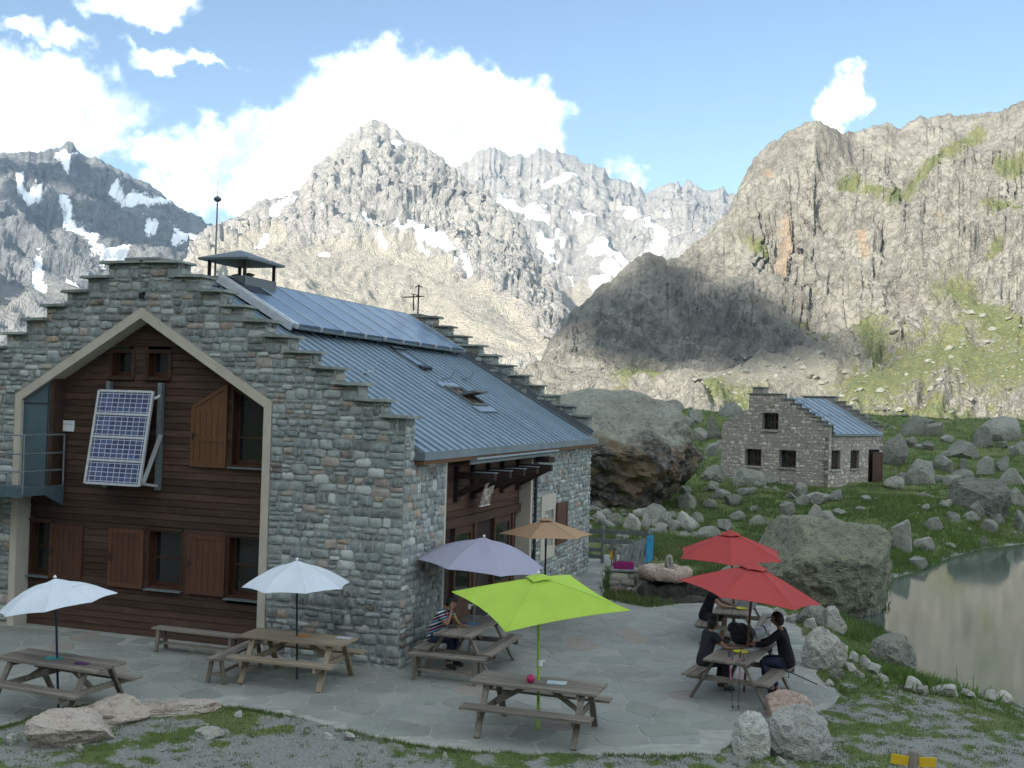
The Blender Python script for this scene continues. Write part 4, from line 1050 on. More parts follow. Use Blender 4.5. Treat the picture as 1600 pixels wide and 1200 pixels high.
# entrance recess on the flank: wood front, posts, brackets, board
RX = -0.30
rec = MB(); rec.span((-WT, 2.02, -0.1), (0.012, 2.11, EAVE_H+0.0)); rec.build('recess_surround', M['cream'], refuge)
rec = MB(); rec.span((-WT, 7.80, -0.1), (0.01, 7.95, EAVE_H)); rec.build('recess_pilaster', M['cream'], refuge)
z = 2.50
while z < 3.80:
    h = 0.165 if z+0.165 < 3.8 else 3.8-z
    MB().span((RX-0.03, 2.112, z+0.004), (RX+rs.uniform(0, .004), 7.798, z+h-0.004)).build('plank', M['plank_y'], refuge); z += 0.165
MB().span((RX-0.05, 2.112, 2.30), (RX+0.06, 7.798, 2.498)).build('lintel_beam', M['plank_y'], refuge)
MB().span((RX-0.12, 2.112, -0.1), (RX-0.08, 7.798, 2.30)).build('doorway_back', M['darkbeam'], refuge)
MB().span((RX-0.14, 2.112, 2.31), (RX-0.06, 7.798, 3.83)).build('wall_backing', M['darkbeam'], refuge)
for (a, b) in ((2.112, 2.35), (3.40, 3.50), (4.62, 4.74), (5.95, 6.05), (7.3, 7.4)):
    MB().span((RX-0.08, a, 0.0), (RX+0.02, b, 2.30)).build('door_post', M['plank_y'], refuge)
for (a, b) in ((3.52, 4.6), (6.07, 7.28)):
    fr = MB(); fr.span((RX-0.078, a, 0.05), (RX-0.03, a+0.1, 2.28)); fr.span((RX-0.078, b-0.1, 0.05), (RX-0.03, b, 2.28)); fr.span((RX-0.078, a+0.1, 0.05), (RX-0.03, b-0.1, 0.7)); fr.span((RX-0.078, a+0.1, 2.1), (RX-0.03, b-0.1, 2.28))
    d_o = fr.build('entrance_door', M['plank_y'], refuge)
    MB().span((RX-0.06, a+0.1, 0.7), (RX-0.05, b-0.1, 2.1)).build('pane', M['pane'], d_o)
for v in (3.35, 4.35, 5.35, 6.35, 7.55):
    br = MB()
    br.span((RX+0.06, v-0.075, 3.36), (0.62, v+0.075, 3.50)); br.beam((RX+0.02, v, 2.98), (0.50, v, 3.40), 0.13, 0.12, up=(0, 1, 0)); br.span((RX+0.001, v-0.085, 2.86), (RX+0.10, v+0.085, 3.62))
    b_o = br.build('bracket', M['darkbeam'], refuge)
    cp = MB(); cp.box((0.40, v, 3.515), (0.5, 0.17, 0.016)); cp.build('bracket_cap', M['galv'], b_o)
gt = MB(); gt.box((0.30, 5.9, 3.80), (0.17, 6.1, 0.045), Matrix.Rotation(R(-18), 3, 'Y')); gt.span((0.21, 2.85, 3.70), (0.25, 8.95, 3.80)); gt.build('canopy_edge', M['galv'], refuge)
tg = MB(); tg.span((0.10, 7.85, 3.55), (0.45, 8.35, 3.68)); tg.build('beam_end', M['darkbeam'], refuge)
dp = MB(); dp.tube([(0.05, 8.06, 3.5), (0.05, 8.06, 0.02)], 0.05, 8); dp.build('downpipe', M['black'], refuge, smooth=40)
# notice board hanging under the brackets
def board_mat():
    t = NT('notice board print'); v = t.coords('Object'); n = t.noise(v, 9, 3, 0.7); e = t.vor(v, 7, 'F1', 'Color')
    col = t.mix(t.ramp(n, 0.47, 0.56), (0.17, 0.135, 0.11), (0.52, 0.47, 0.40)); return t.done(col, 0.6)
M['board'] = board_mat()
bd = MB(); rt = Matrix.Rotation(R(14), 3, 'Y'); bd.box((0.06, 4.42, 2.98), (0.03, 0.60, 0.52), rt)
bd_o = tag(bd.build('notice_board', M['board']), 'small dark board with pale carving hanging in the entrance under the brackets', 'sign'); bd_o.location = BC; bd_o.rotation_euler = (0, 0, BROT)
fr = MB(); fr.box(Vector((0.06, 4.42, 2.98)) + rt @ Vector((0.005, 0, 0.27)), (0.045, 0.62, 0.02), rt); fr.build('frame', M['white'], bd_o); fr = MB(); fr.box(Vector((0.06, 4.42, 2.98)) + rt @ Vector((0.005, 0, -0.27)), (0.045, 0.62, 0.02), rt); fr.build('frame', M['white'], bd_o)
# flank window with cream surround and its shutter
a, b, c, d = WIN_S
sr = MB(); sr.span((-WT, a, c), (0.055, a+0.30, d)); sr.span((-WT, b-0.16, c), (0.055, b, d)); sr.span((-WT, a+0.30, c), (0.055, b-0.16, c+0.30)); sr.span((-WT, a+0.30, d-0.42), (0.055, b-0.16, d)); w_ = sr.build('window', M['cream'], refuge)
MB().span((-0.24, a+0.30, c+0.30), (-0.22, b-0.16, d-0.42)).build('pane', M['pane'], w_)
sf = MB(); sf.span((-0.22, a+0.30, c+0.30), (-0.17, a+0.37, d-0.42)); sf.span((-0.22, b-0.23, c+0.30), (-0.17, b-0.16, d-0.42)); sf.span((-0.22, a+0.37, c+0.30), (-0.17, b-0.23, c+0.38)); sf.build('sash', M['winwood'], w_)
sh = MB(); sh.span((0.06, 9.93, 1.22), (0.09, 11.0, 2.34)); s_o = sh.build('shutter', M['shutter'], refuge)
sh = MB(); sh.span((0.09, 9.93, 1.22), (0.105, 10.06, 2.34)); sh.span((0.09, 10.87, 1.22), (0.105, 11.0, 2.34)); sh.span((0.09, 10.06, 1.22), (0.104, 10.87, 1.34)); sh.span((0.09, 10.06, 2.22), (0.104, 10.87, 2.34)); sh.build('shutter_frame', M['shutter'], s_o)

# roof antenna and lightning mast
mast = thing('lightning_mast', 'thin grey mast with a ball near its tip behind the chimney hood', 'mast', bw(6.42, 3.25, rz(6.42)), BROT)
mb = MB(); mb.tube([(0, 0, -0.05), (0, 0, 2.25)], [0.026, 0.018], 8); mb.tube([(0, 0, 2.25), (0, 0, 2.78)], [0.010, 0.005], 6); mb.build('pole', M['galv'], mast, smooth=40)
mb = MB(); mb.lathe([(0.02, 2.27), (0.075, 2.30), (0.095, 2.34), (0.07, 2.38), (0.02, 2.41)], n=14); mb.build('ball', M['chimney'], mast, smooth=2)
mb = MB(); mb.beam((0, 0, 0.42), (0.75, 0.35, 0.42), 0.03, 0.05); mb.build('stay', M['galv'], mast)
ant = thing('roof_antenna', 'thin television antenna on the peak of the rear stepped gable', 'antenna', bw(5.75, LEN-0.2, TIER[0][1]+0.12), BROT)
mb = MB(); mb.tube([(0, 0, 0), (0, 0, 0.95)], 0.025, 8); mb.build('pole', M['darkbeam'], ant)
mb = MB(); mb.tube([(-0.55, 0, 0.55), (0.2, 0, 0.58)], 0.018, 6); mb.tube([(-0.18, 0, 0.62), (-0.15, 0, 0.12)], 0.022, 6); mb.tube([(-0.25, 0, 0.66), (0.03, 0, 0.60)], 0.016, 6)
for k in range(4): mb.tube([(-0.5+0.15*k, -0.18, 0.55), (-0.5+0.15*k, 0.18, 0.55)], 0.006, 5)
mb.build('boom', M['darkbeam'], ant)
mb = MB(); mb.tube([(-0.12, 0, 0.85), (0.0, 0, 0.93), (0.14, 0, 0.86)], 0.016, 6)
mb.tube([(0.0+0.32*math.sin(a_), 0.02, 0.62+0.32*math.cos(a_)) for a_ in np.linspace(0.6, 2.4, 9)], 0.006, 5); mb.tube([(-0.32, 0, 1.25), (-0.3, 0, 0.95), (-0.2, 0, 0.82)], 0.006, 5); mb.build('dipole', M['darkbeam'], ant)

# tilted solar panel hung on the timber front
sp = thing('wall_solar_panel', 'white framed blue solar panel of four modules tilted out from the timber front', 'solar panel', BC, BROT)
TL, TR, BL, BR_ = Vector((-7.05, 0.12, 5.02)), Vector((-5.66, 0.12, 5.02)), Vector((-6.72, -0.58, 3.13)), Vector((-5.33, -0.58, 3.13))
TL.x = BL.x = -7.04; TR.x = BR_.x = -5.68; TL.y = TR.y = 0.14; BL.y = BR_.y = -0.20
# keep it a true rectangle: mean axis
ex = Vector((1, 0, 0)); top_c = (TL+TR)/2; bot_c = (BL+BR_)/2; top_c.x = bot_c.x = (top_c.x+bot_c.x)/2
ez = (top_c-bot_c).normalized(); ey = ez.cross(ex).normalized(); HL = (top_c-bot_c).length; WID = 1.36; cc = (top_c+bot_c)/2
rot = Matrix((ex, ey, ez)).transposed()
if (rot @ Vector((0, 1, 0))).y < 0: rot = Matrix((ex, -ey, ez)).transposed()
nrm = rot @ Vector((0, -1, 0))
def on_panel(x, z, off): return cc + ex*x + ez*z + nrm*off
MBK = MB(); MBK.box(on_panel(0, 0, -0.03), (WID-0.02, 0.03, HL-0.02), rot); MBK.build('backing', M['galv'], sp)
mh = HL/4
for k in range(4):
    mo = bpy.data.objects.new('module', MB().box((0, 0, 0), (WID-0.10, 0.02, mh-0.05)).mesh('module', M['pv'])); COL.objects.link(mo); mo.parent = sp
    # module's own axes: x across, y up so that the cell grid runs along it
    me = mo.data; me.transform(Matrix.Rotation(-math.pi/2, 4, 'X')); mo.matrix_local = Matrix.Translation(on_panel(0, -HL/2+mh*(k+0.5), 0.0)) @ rot.to_4x4() @ Matrix.Rotation(math.pi/2, 4, 'X')
fr = MB()
for x in (-WID/2+0.02, WID/2-0.02): fr.box(on_panel(x, 0, 0.005), (0.05, 0.05, HL+0.02), rot)
for k in range(5): fr.box(on_panel(0, -HL/2+mh*k, 0.004), (WID-0.09, 0.045, 0.045), rot)
fr.build('frame', M['alu'], sp)
for u in (5.62, 6.90):
    mb = MB(); mb.span((-u-0.05, WY-0.12, 3.02), (-u+0.05, WY-0.018, 5.22)); mb.build('upright', M['galv'], sp)
    mb = MB(); xs_ = -u+ (0.02 if u < 6 else -0.02)
    mb.beam((xs_, WY-0.07, 4.98), tuple(on_panel((-u+6.36)*0.9, HL/2-0.12, -0.05)), 0.05, 0.05); mb.beam((xs_, WY-0.07, 3.10), tuple(on_panel((-u+6.36)*0.9, -HL/2+0.05, -0.05)), 0.05, 0.05)
    mb.beam((xs_+0.03, WY-0.10, 4.15), tuple(on_panel((-u+6.36)*0.9+0.03, -HL/2+0.08, -0.06)), 0.05, 0.07); mb.build('strut', M['alu'], sp)
# small white notice on the timber front
nt = tag(MB().span((-8.08, WY-0.035, 4.14), (-7.79, WY-0.018, 4.37)).build('wall_notice', M['white']), 'small white notice beside the steel door on the timber front', 'sign'); nt.location = BC; nt.rotation_euler = (0, 0, BROT)
ln = MB()
for k in range(9): ln.span((-8.06+0.027*k, WY-0.038, 4.285), (-8.06+0.027*k+0.018, WY-0.035, 4.297))
ln.build('print_line', M['galv'], nt)
# ================================================================== FURNITURE ON THE TERRACE
ZT = 0.018                                            # top of the paving
def make_table(mx, mz, L=2.0, tw=0.74, ntop=5, bench_planks=2, legin=0.30):
    root = thing('picnic_table', 'x', 'picnic table')
    pw = tw/ntop
    for k in range(ntop):
        MB().box((random.uniform(-.006, .006), -tw/2+pw*(k+0.5), 0.735), (L, pw-0.012, 0.038)).build('tabletop_plank', mx, root)
    bw_ = 0.135
    for s in (-1, 1):
        for k in range(bench_planks):
            MB().box((random.uniform(-.006, .006), s*(0.62+(k-(bench_planks-1)/2)*(bw_+0.012)), 0.435), (L, bw_, 0.038)).build('bench_plank', mx, root)
    for e in (-1, 1):
        x = e*(L/2-legin)
        MB().span((x-0.022, -0.76, 0.325), (x+0.022, 0.76, 0.415)).build('bench_support', mx, root)
        MB().span((x-0.022, -tw/2+0.03, 0.635), (x+0.022, tw/2-0.03, 0.715)).build('top_batten', mx, root)
        for s in (-1, 1):
            a = e*0.046
            MB().beam((x+a, s*0.66, 0.0), (x+a, s*0.24, 0.715), 0.044, 0.095, up=(1, 0, 0)).build('leg', mz, root)
        MB().beam((x-e*0.03, 0, 0.37), (x-e*0.55, 0, 0.70), 0.05, 0.07).build('brace', mx, root)
    return root
def place_table(proto, first, loc, deg, label):
    o = proto if first else copy_tree(proto)
    o.location = (loc[0], loc[1], ZT); o.rotation_euler = (0, 0, R(deg)); o['label'] = label; o['group'] = 'picnic tables on the terrace'; return o
tp = make_table(M['palewood'], M['palewood_z'])
T_W2 = place_table(tp, True, (-3.65, 19.80), -17, 'pale new picnic table with a white parasol beside the stone corner pier')
tg_ = make_table(M['greywood'], M['greywood_z'])
T_LIME = place_table(tg_, True, (0.54, 17.07), -18, 'weathered picnic table with a pink ball under the lime green parasol')
T_W1 = place_table(tg_, False, (-6.98, 17.60), -22, 'weathered picnic table with a white parasol in front of the timber front')
T_MAN = place_table(tg_, False, (-0.66, 21.25), 73, 'weathered picnic table where the person in a striped shirt sits')
tr_ = make_table(M['greywood'], M['greywood_z'], 2.05, 0.76, 4, 2)
T_RF = place_table(tr_, True, (4.20, 19.75), 62, 'picnic table with a backpack and trekking poles under a red parasol')
T_RB = place_table(tr_, False, (5.02, 24.30), 72, 'picnic table behind the backpack table, under the rear red parasol')

def make_bench(loc, deg, L, label, depth=0.28, h=0.45):
    b = thing('bench', label, 'bench', (loc[0], loc[1], ZT), R(deg), 'plain wooden benches on the terrace')
    for k in (-1, 1): MB().box((0, k*depth/4, h-0.02), (L, depth/2-0.01, 0.04)).build('seat_plank', M['greywood'], b)
    for e in (-1, 1):
        x = e*(L/2-0.14)
        for s in (-1, 1): MB().beam((x, s*(depth/2+0.02), 0), (x, s*(depth/2-0.05), h-0.04), 0.06, 0.06, up=(1, 0, 0)).build('leg', M['greywood_z'], b)
        MB().span((x-0.02, -depth/2+0.02, 0.12), (x+0.02, depth/2-0.02, 0.18)).build('crossbar', M['greywood'], b)
    MB().span((-L/2+0.16, -0.03, 0.13), (L/2-0.16, 0.03, 0.17)).build('stretcher', M['greywood'], b)
    return b
make_bench((-5.90, 21.47), -19, 1.90, 'plain wooden bench standing against the timber front below the windows')
make_bench((-4.80, 20.02), 76, 1.65, 'narrow wooden bench set end-on beside the pale new picnic table')
make_bench((-1.02, 20.02), -15.5, 1.42, 'wooden bench across the end of the table with the striped person')

# ------------------------------------------------------------------ parasols
def canopy_mesh(tips, apex, rows=7, seg=5, curve=1.5, scallop=0.07, th=0.006):
    """tips: hub-relative corner points in order; canopy panels between them, curved like cloth under tension"""
    apex = Vector(apex); tips = [Vector(t) for t in tips]; n = len(tips); rings = []
    for i in range(rows+1):
        t = i/rows; ring = []
        for k in range(n):
            a, b = tips[k], tips[(k+1) % n]
            for j in range(seg):
                s = j/seg; e = a*(1-s)+b*s; bow = 4*s*(1-s)
                hor = Vector((e.x-apex.x, e.y-apex.y, 0))*(1-scallop*bow*t)
                drop = (e.z-apex.z)
                wr_ = 0.007*t*float(perlin(np.array([[e.x*3.1+t*2, e.y*3.1, t*5.0]]))[0])
                ring.append(Vector((apex.x+hor.x*t, apex.y+hor.y*t, wr_ + apex.z + drop*(t**curve) - 0.02*bow*t*(1-t)*2 + 0.012*bow*t*t)))
        rings.append(ring)
    V = []; Fc = []; m = n*seg
    for lay in (0, 1):
        V.append(apex - Vector((0, 0, th*lay)))
        for ring in rings[1:]: V += [p - Vector((0, 0, th*lay)) for p in ring]
    st = 1+rows*m
    for lay in (0, 1):
        o = lay*st
        for k in range(m):
            f = (o, o+1+k, o+1+(k+1) % m); Fc.append(f if not lay else f[::-1])
            for i in range(rows-1):
                f = (o+1+i*m+k, o+1+(i+1)*m+k, o+1+(i+1)*m+(k+1) % m, o+1+i*m+(k+1) % m); Fc.append(f if not lay else f[::-1])
    e = 1+(rows-1)*m
    for k in range(m): Fc.append((e+k, st+e+k, st+e+(k+1) % m, e+(k+1) % m))
    return V, Fc
def parasol(label, base, apex, tips, mcloth, mpole, r=0.02, vent=0.0, curve=1.3, scallop=0.06, knob=True, crank=None, ribs=True, poleend=0.0):
    base = Vector(base); root = thing('parasol', label, 'parasol', base, 0, 'parasols on the terrace')
    ap = Vector(apex)-base; tp_ = [Vector(t)-base for t in tips]
    V, Fc = canopy_mesh(tp_, ap, curve=curve, scallop=scallop)
    me = bpy.data.meshes.new('canopy'); me.from_pydata([tuple(v) for v in V], [], Fc); me.materials.append(mcloth)
    me.polygons.foreach_set('use_smooth', [True]*len(me.polygons)); me.set_sharp_from_angle(angle=R(14)); c_o = link('canopy', me, root)
    cen = sum(tp_, Vector())/len(tp_); ax = (ap-cen).normalized()
    if vent:
        vt = [ap + (t-ap)*vent + ax*0.045 for t in tp_]; V, Fc = canopy_mesh(vt, ap+ax*0.05, rows=3, curve=1.1, scallop=0.03)
        me = bpy.data.meshes.new('vent'); me.from_pydata([tuple(v) for v in V], [], Fc); me.materials.append(mcloth); me.polygons.foreach_set('use_smooth', [True]*len(me.polygons)); me.set_sharp_from_angle(angle=R(14)); link('vent_cap', me, c_o)
    MB().tube([(0, 0, poleend), ap*1.0 - ax*0.01], r, 10).build('pole', mpole, root, smooth=40)
    for t in tp_:
        MB().tube([Vector((ap.x+(t.x-ap.x)*s, ap.y+(t.y-ap.y)*s, ap.z+(t.z-ap.z)*(s**curve)+0.002)) for s in (max(vent, 0.03), 0.3, 0.45, 0.6, 0.75, 0.9, 0.995)], 0.0035, 5).build('seam', mcloth, c_o)
    if ribs:
        hub = ap - ax*0.30
        for t in tp_:
            rb = MB(); q = [ap+(t-ap)*s for s in (0.03, 0.35, 0.7, 0.985)]
            q = [Vector((p.x, p.y, ap.z+(t.z-ap.z)*(s**curve)-0.018)) for p, s in zip(q, (0.03, 0.35, 0.7, 0.985))]
            rb.tube(q, 0.006, 5); rb.build('rib', M['galv'], root)
            sr = MB(); sr.tube([hub, q[1]+(q[2]-q[1])*0.4], 0.005, 5); sr.build('strut', M['galv'], root)
    if knob:
        kb = MB(); kb.lathe([(0.0, 0.0), (0.026, 0.004), (0.028, 0.022), (0.016, 0.036), (0.0, 0.05)], tuple(ap+ax*(0.055 if vent else 0.0)), 10); kb.build('finial', M['white'], root, smooth=40)
    if crank:
        ck = MB(); ck.lathe([(r+0.003, -0.05), (r+0.012, -0.04), (r+0.012, 0.04), (r+0.003, 0.05)], (0, 0, crank), 10); ck.box((r+0.03, 0, crank+0.03), (0.05, 0.03, 0.03)); ck.build('collar', M['white'], root)
    return root
def ring_tips(apex, n, rad, drop, phase, tilt_dir, tilt, squash=1.0):
    apex = Vector(apex); out = []
    axis = Vector((-math.sin(R(tilt_dir)), math.cos(R(tilt_dir)), 0)); q = Matrix.Rotation(R(tilt), 3, axis)
    for k in range(n):
        a = R(phase)+2*math.pi*k/n; out.append(apex + q @ Vector((rad*math.cos(a), rad*math.sin(a), -drop)))
    return out
def at(loc, z=ZT): return (loc[0], loc[1], z)
ap = (-7.10, 17.60, 1.99); parasol('white domed parasol tilted over the table before the timber front', at((-6.98, 17.60)), ap, ring_tips(ap, 8, 0.90, 0.34, 10, 180, 10), M['u_white'], M['navy'], 0.019, vent=0.45, curve=1.9, scallop=0.03)
ap = (-3.72, 19.82, 2.06); parasol('white domed parasol over the pale table beside the stone pier', at((-3.65, 19.80)), ap, ring_tips(ap, 8, 0.95, 0.38, 20, 0, -1), M['u_white'], M['darkgreen'], 0.019, vent=0.4, curve=1.8, scallop=0.03)
ap = (-0.46, 21.72, 2.34); parasol('lilac grey domed parasol over the table by the entrance', at((-0.70, 21.72)), ap, ring_tips(ap, 8, 1.28, 0.46, 18, -10, 5), M['u_lilac'], M['galv'], 0.02, vent=0.3, curve=1.9, scallop=0.03, crank=1.02)
ap = (0.50, 17.28, 2.33); parasol('rectangular lime green parasol with matching pole', at((0.56, 17.16)), ap, [(-0.85, 17.5, 2.03), (0.01, 16.2, 1.70), (1.93, 17.2, 1.88), (1.04, 18.35, 2.22)], M['u_lime'], M['limepaint'], 0.023, vent=0.15, curve=1.1, scallop=0.10, crank=1.02)
ap = (0.88, 25.5, 2.38); parasol('sand coloured parasol standing by the flank wall window', at((0.89, 25.5)), ap, ring_tips(ap, 6, 1.08, 0.33, 8, 0, 0), M['u_sand'], M['darkbeam'], 0.022, vent=0.17, curve=1.05, scallop=0.05)
ap = (4.40, 19.88, 2.27); parasol('red parasol over the table with the backpack', at((4.27, 19.82)), ap, ring_tips(ap, 6, 1.26, 0.50, 55, -10, 7.5), M['u_red'], M['brownpole'], 0.022, vent=0.22, curve=1.1, scallop=0.05, knob=False)
ap = (4.83, 24.2, 2.36); parasol('red parasol standing further back near the stone fountain', at((5.02, 24.30)), ap, ring_tips(ap, 6, 1.22, 0.50, 20, 60, -3), M['u_red'], M['brownpole'], 0.022, vent=0.20, curve=1.1, scallop=0.05, knob=False)

# ------------------------------------------------------------------ small things on the tables
def tbl(T, x, y, z=0.755):
    c, s = math.cos(T.rotation_euler.z), math.sin(T.rotation_euler.z)
    return (T.location.x + c*x - s*y, T.location.y + s*x + c*y, T.location.z + z)
def flat_item(name, T, x, y, size, rot, mat, label, cat, z=0.755):
    mb = MB(); mb.box((0, 0, size[2]/2), size); o = mb.build(name, mat, None, bevel=0.003); o.location = tbl(T, x, y, z); o.rotation_euler = (0, 0, T.rotation_euler.z+R(rot)); return tag(o, label, cat)
def px_on_table(T, px, py):                              # table-local x, y of a pixel on the tabletop
    p = ground_at(px, py, T.location.z+0.755); d = p[:2]-np.array(T.location[:2]); c, s = math.cos(T.rotation_euler.z), math.sin(T.rotation_euler.z)
    return d[0]*c+d[1]*s, -d[0]*s+d[1]*c
M['c_teal'] = flat('teal cover', (0.03, 0.30, 0.28)); M['c_purple'] = flat('purple cover', (0.10, 0.035, 0.13)); M['c_orange'] = flat('orange cover', (0.50, 0.16, 0.03))
M['c_blue'] = flat('blue cover', (0.03, 0.16, 0.34)); M['c_yellow'] = flat('yellow plastic', (0.62, 0.58, 0.05)); M['c_magenta'] = flat('magenta plastic', (0.26, 0.012, 0.13), 0.5); M['c_pink'] = flat('pink rubber', (0.46, 0.02, 0.12), 0.5)
M['paper'] = simple('printed paper', (0.55, 0.60, 0.62), (0.30, 0.38, 0.42), 18, 0.6); M['c_dark'] = flat('dark cover', (0.03, 0.03, 0.035))
def lim(v, a): return max(-a, min(a, v))
def clampxy(T, px, py, mx=0.85, my=0.27):
    x, y = px_on_table(T, px, py); return lim(x, mx), lim(y, my)
x, y = clampxy(T_W1, 84, 1029); flat_item('notebook', T_W1, x, y, (0.26, 0.15, 0.015), 20, M['c_teal'], 'teal notebook on the table before the timber front', 'notebook')
x, y = clampxy(T_W1, 127, 1038); flat_item('pencil_case', T_W1, x, y, (0.20, 0.10, 0.03), 15, M['c_purple'], 'purple case lying beside the teal notebook', 'case')
x, y = clampxy(T_W2, 474, 994); flat_item('folder', T_W2, x, y, (0.20, 0.15, 0.015), 10, M['c_orange'], 'orange booklet on the pale picnic table', 'booklet')
x, y = clampxy(T_W2, 540, 997); flat_item('map_sheet', T_W2, lim(x, 0.78), lim(y, 0.25), (0.26, 0.16, 0.006), 4, M['paper'], 'pale sheet at the end of the pale picnic table', 'paper')
x, y = clampxy(T_LIME, 870, 1067); flat_item('magazine', T_LIME, x, y, (0.30, 0.21, 0.008), 8, M['paper'], 'glossy magazine beside the lime green pole', 'magazine')
x, y = clampxy(T_MAN, 738, 975); flat_item('folded_map', T_MAN, x, y, (0.26, 0.14, 0.012), -60, M['c_blue'], 'blue folded map on the table of the striped person', 'map')
x, y = clampxy(T_MAN, 722, 974); flat_item('booklet', T_MAN, x, y, (0.22, 0.12, 0.012), -60, M['c_purple'], 'purple booklet next to the blue folded map', 'booklet')
x, y = clampxy(T_MAN, 708, 981); flat_item('small_case', T_MAN, x, y, (0.15, 0.08, 0.02), -60, M['c_dark'], 'small black case near the elbow of the striped person', 'case')
x, y = clampxy(T_LIME, 829, 1067)
o = MB().lathe([(0.0, 0.0), (0.035, 0.008), (0.06, 0.035), (0.065, 0.065), (0.055, 0.10), (0.03, 0.122), (0.0, 0.13)], n=16).build('ball', M['c_pink'], smooth=2); o.location = tbl(T_LIME, x, y, 0.7545); tag(o, 'pink ball on the table under the lime parasol', 'ball')
x, y = clampxy(T_RF, 1174, 1014); flat_item('trail_map', T_RF, x, y, (0.26, 0.20, 0.006), -10, M['paper'], 'pale paper map beside the brown parasol pole', 'map')
def dish(T, px, py, label):
    x, y = clampxy(T, px, py); o = MB().lathe([(0.0, 0.004), (0.09, 0.004), (0.13, 0.03), (0.135, 0.03), (0.10, 0.0), (0.0, 0.0)], n=18).build('dish', M['c_yellow'], smooth=40); o.location = tbl(T, x, y, 0.755); return tag(o, label, 'dish')
dish(T_RF, 1157, 1020, 'yellow dish on the table with the backpack'); dish(T_RB, 1158, 952, 'yellow dish on the rear table under the red parasol')
x, y = clampxy(T_RB, 1145, 944); flat_item('leaflet', T_RB, x, y, (0.10, 0.34, 0.008), 8, M['c_blue'], 'dark blue and white leaflet on the rear red parasol table', 'leaflet')

# backpack with a rolled mat on the far end of the red table
bx, by = px_on_table(T_RF, 1150, 1004)
bp = thing('backpack', 'black backpack lying on the red parasol table', 'backpack', tbl(T_RF, lim(bx, 0.66), 0.12), T_RF.rotation_euler.z)
def lump(name, c, size, mat, parent, seed, rough=0.12, sub=3):
    bm = bmesh.new(); bmesh.ops.create_icosphere(bm, subdivisions=sub, radius=1.0); P = np.array([v.co[:] for v in bm.verts])
    s = np.sign(P)*np.abs(P)**0.75; s = s*(1+rough*fbm(P*1.6+seed, 3))[:, None]
    for v, p in zip(bm.verts, s): v.co = (c[0]+p[0]*size[0], c[1]+p[1]*size[1], c[2]+p[2]*size[2])
    me = bpy.data.meshes.new(name); bm.to_mesh(me); bm.free(); me.materials.append(mat); me.polygons.foreach_set('use_smooth', [True]*len(me.polygons)); return link(name, me, parent)
M['packcloth'] = simple('black nylon', (0.016, 0.016, 0.019), (0.008, 0.008, 0.01), 30, 0.7, 0.3)
lump('body', (0, 0.05, 0.18), (0.16, 0.21, 0.18), M['packcloth'], bp, 2.0); lump('lid', (0.02, 0.20, 0.26), (0.13, 0.11, 0.10), M['packcloth'], bp, 5.0); lump('pocket', (-0.12, 0.04, 0.10), (0.07, 0.14, 0.09), M['packcloth'], bp, 8.0)
st = MB(); st.tube([(-0.16, -0.2, 0.05), (-0.20, -0.1, 0.22), (-0.1, 0.05, 0.34), (0.0, 0.2, 0.33)], 0.014, 6); st.build('strap', M['black'], bp)
M['mat'] = simple('silver foam', (0.52, 0.55, 0.60), (0.42, 0.45, 0.50), 12, 0.5)
rm = thing('rolled_mat', 'silver grey rolled sleeping mat strapped to the black backpack', 'sleeping mat', Vector(ground_at(1184, 991, ZT+0.90)), R(28))
mb = MB(); mb.tube([(-0.24, 0, -0.02), (0.24, 0, 0.10)], 0.085, 18); mb.build('roll', M['mat'], rm, smooth=40)
for k in (-0.12, 0.12): MB().tube([(k-0.012, 0, 0.04+k*0.25), (k+0.012, 0, 0.046+k*0.25)], 0.088, 18).build('strap', M['black'], rm)
lump('support', (0.0, 0.06, -0.065), (0.2, 0.07, 0.035), M['packcloth'], bp, 9.0).matrix_local = Matrix.Translation((-0.12, -0.22, 0.06))

# trekking poles
M['pinkpole'] = flat('pink pole', (0.45, 0.09, 0.20), 0.4); M['alupole'] = flat('grey pole', (0.35, 0.37, 0.38), 0.35, 0.4)
def trek(a, b, label, m1, m2):
    a, b = Vector(a), Vector(b); root = thing('trekking_pole', label, 'trekking pole', b, 0, 'trekking poles'); d = (a-b)
    MB().tube([d*0.0, d*0.5], [0.006, 0.008], 8).build('lower_shaft', m2, root); MB().tube([d*0.5, d*0.9], [0.010, 0.010], 8).build('upper_shaft', m1, root)
    MB().tube([d*0.88, d*0.93, d*1.0], [0.014, 0.018, 0.016], 8).build('grip', M['black'], root)
    MB().lathe([(0.008, 0), (0.03, 0.004), (0.03, 0.01), (0.008, 0.014)], tuple(d*0.05), 10).build('basket', M['black'], root)
    lp = MB(); q = d*0.97; lp.tube([q, q+Vector((0.05, -0.03, -0.03)), q+Vector((0.06, -0.03, -0.13)), q+Vector((0.015, -0.01, -0.12))], 0.008, 6); lp.build('wrist_strap', M['black'], root)
te = Vector(tbl(T_RF, -1.02, 0.0, 0.78))
g1 = ground_at(1145, 1110, ZT); g2 = ground_at(1151, 1082, ZT)
trek(at_depth(1139, 1016, 18.92), (g1[0], g1[1], ZT), 'pink trekking pole leaning on the table end, next to the one with looped strap', M['pinkpole'], M['black'])
trek(at_depth(1157, 1017, 18.86), (g1[0]+0.10, g1[1]+0.03, ZT), 'pink trekking pole with looped strap leaning on the table end', M['pinkpole'], M['black'])
g3 = ground_at(1332, 1095, 0.03); trek(Vector(tbl(T_RF, 0.12, -0.70, 0.50)), (g3[0], g3[1], 0.03), 'grey trekking pole reaching from the bench down to the grass', M['black'], M['alupole'])

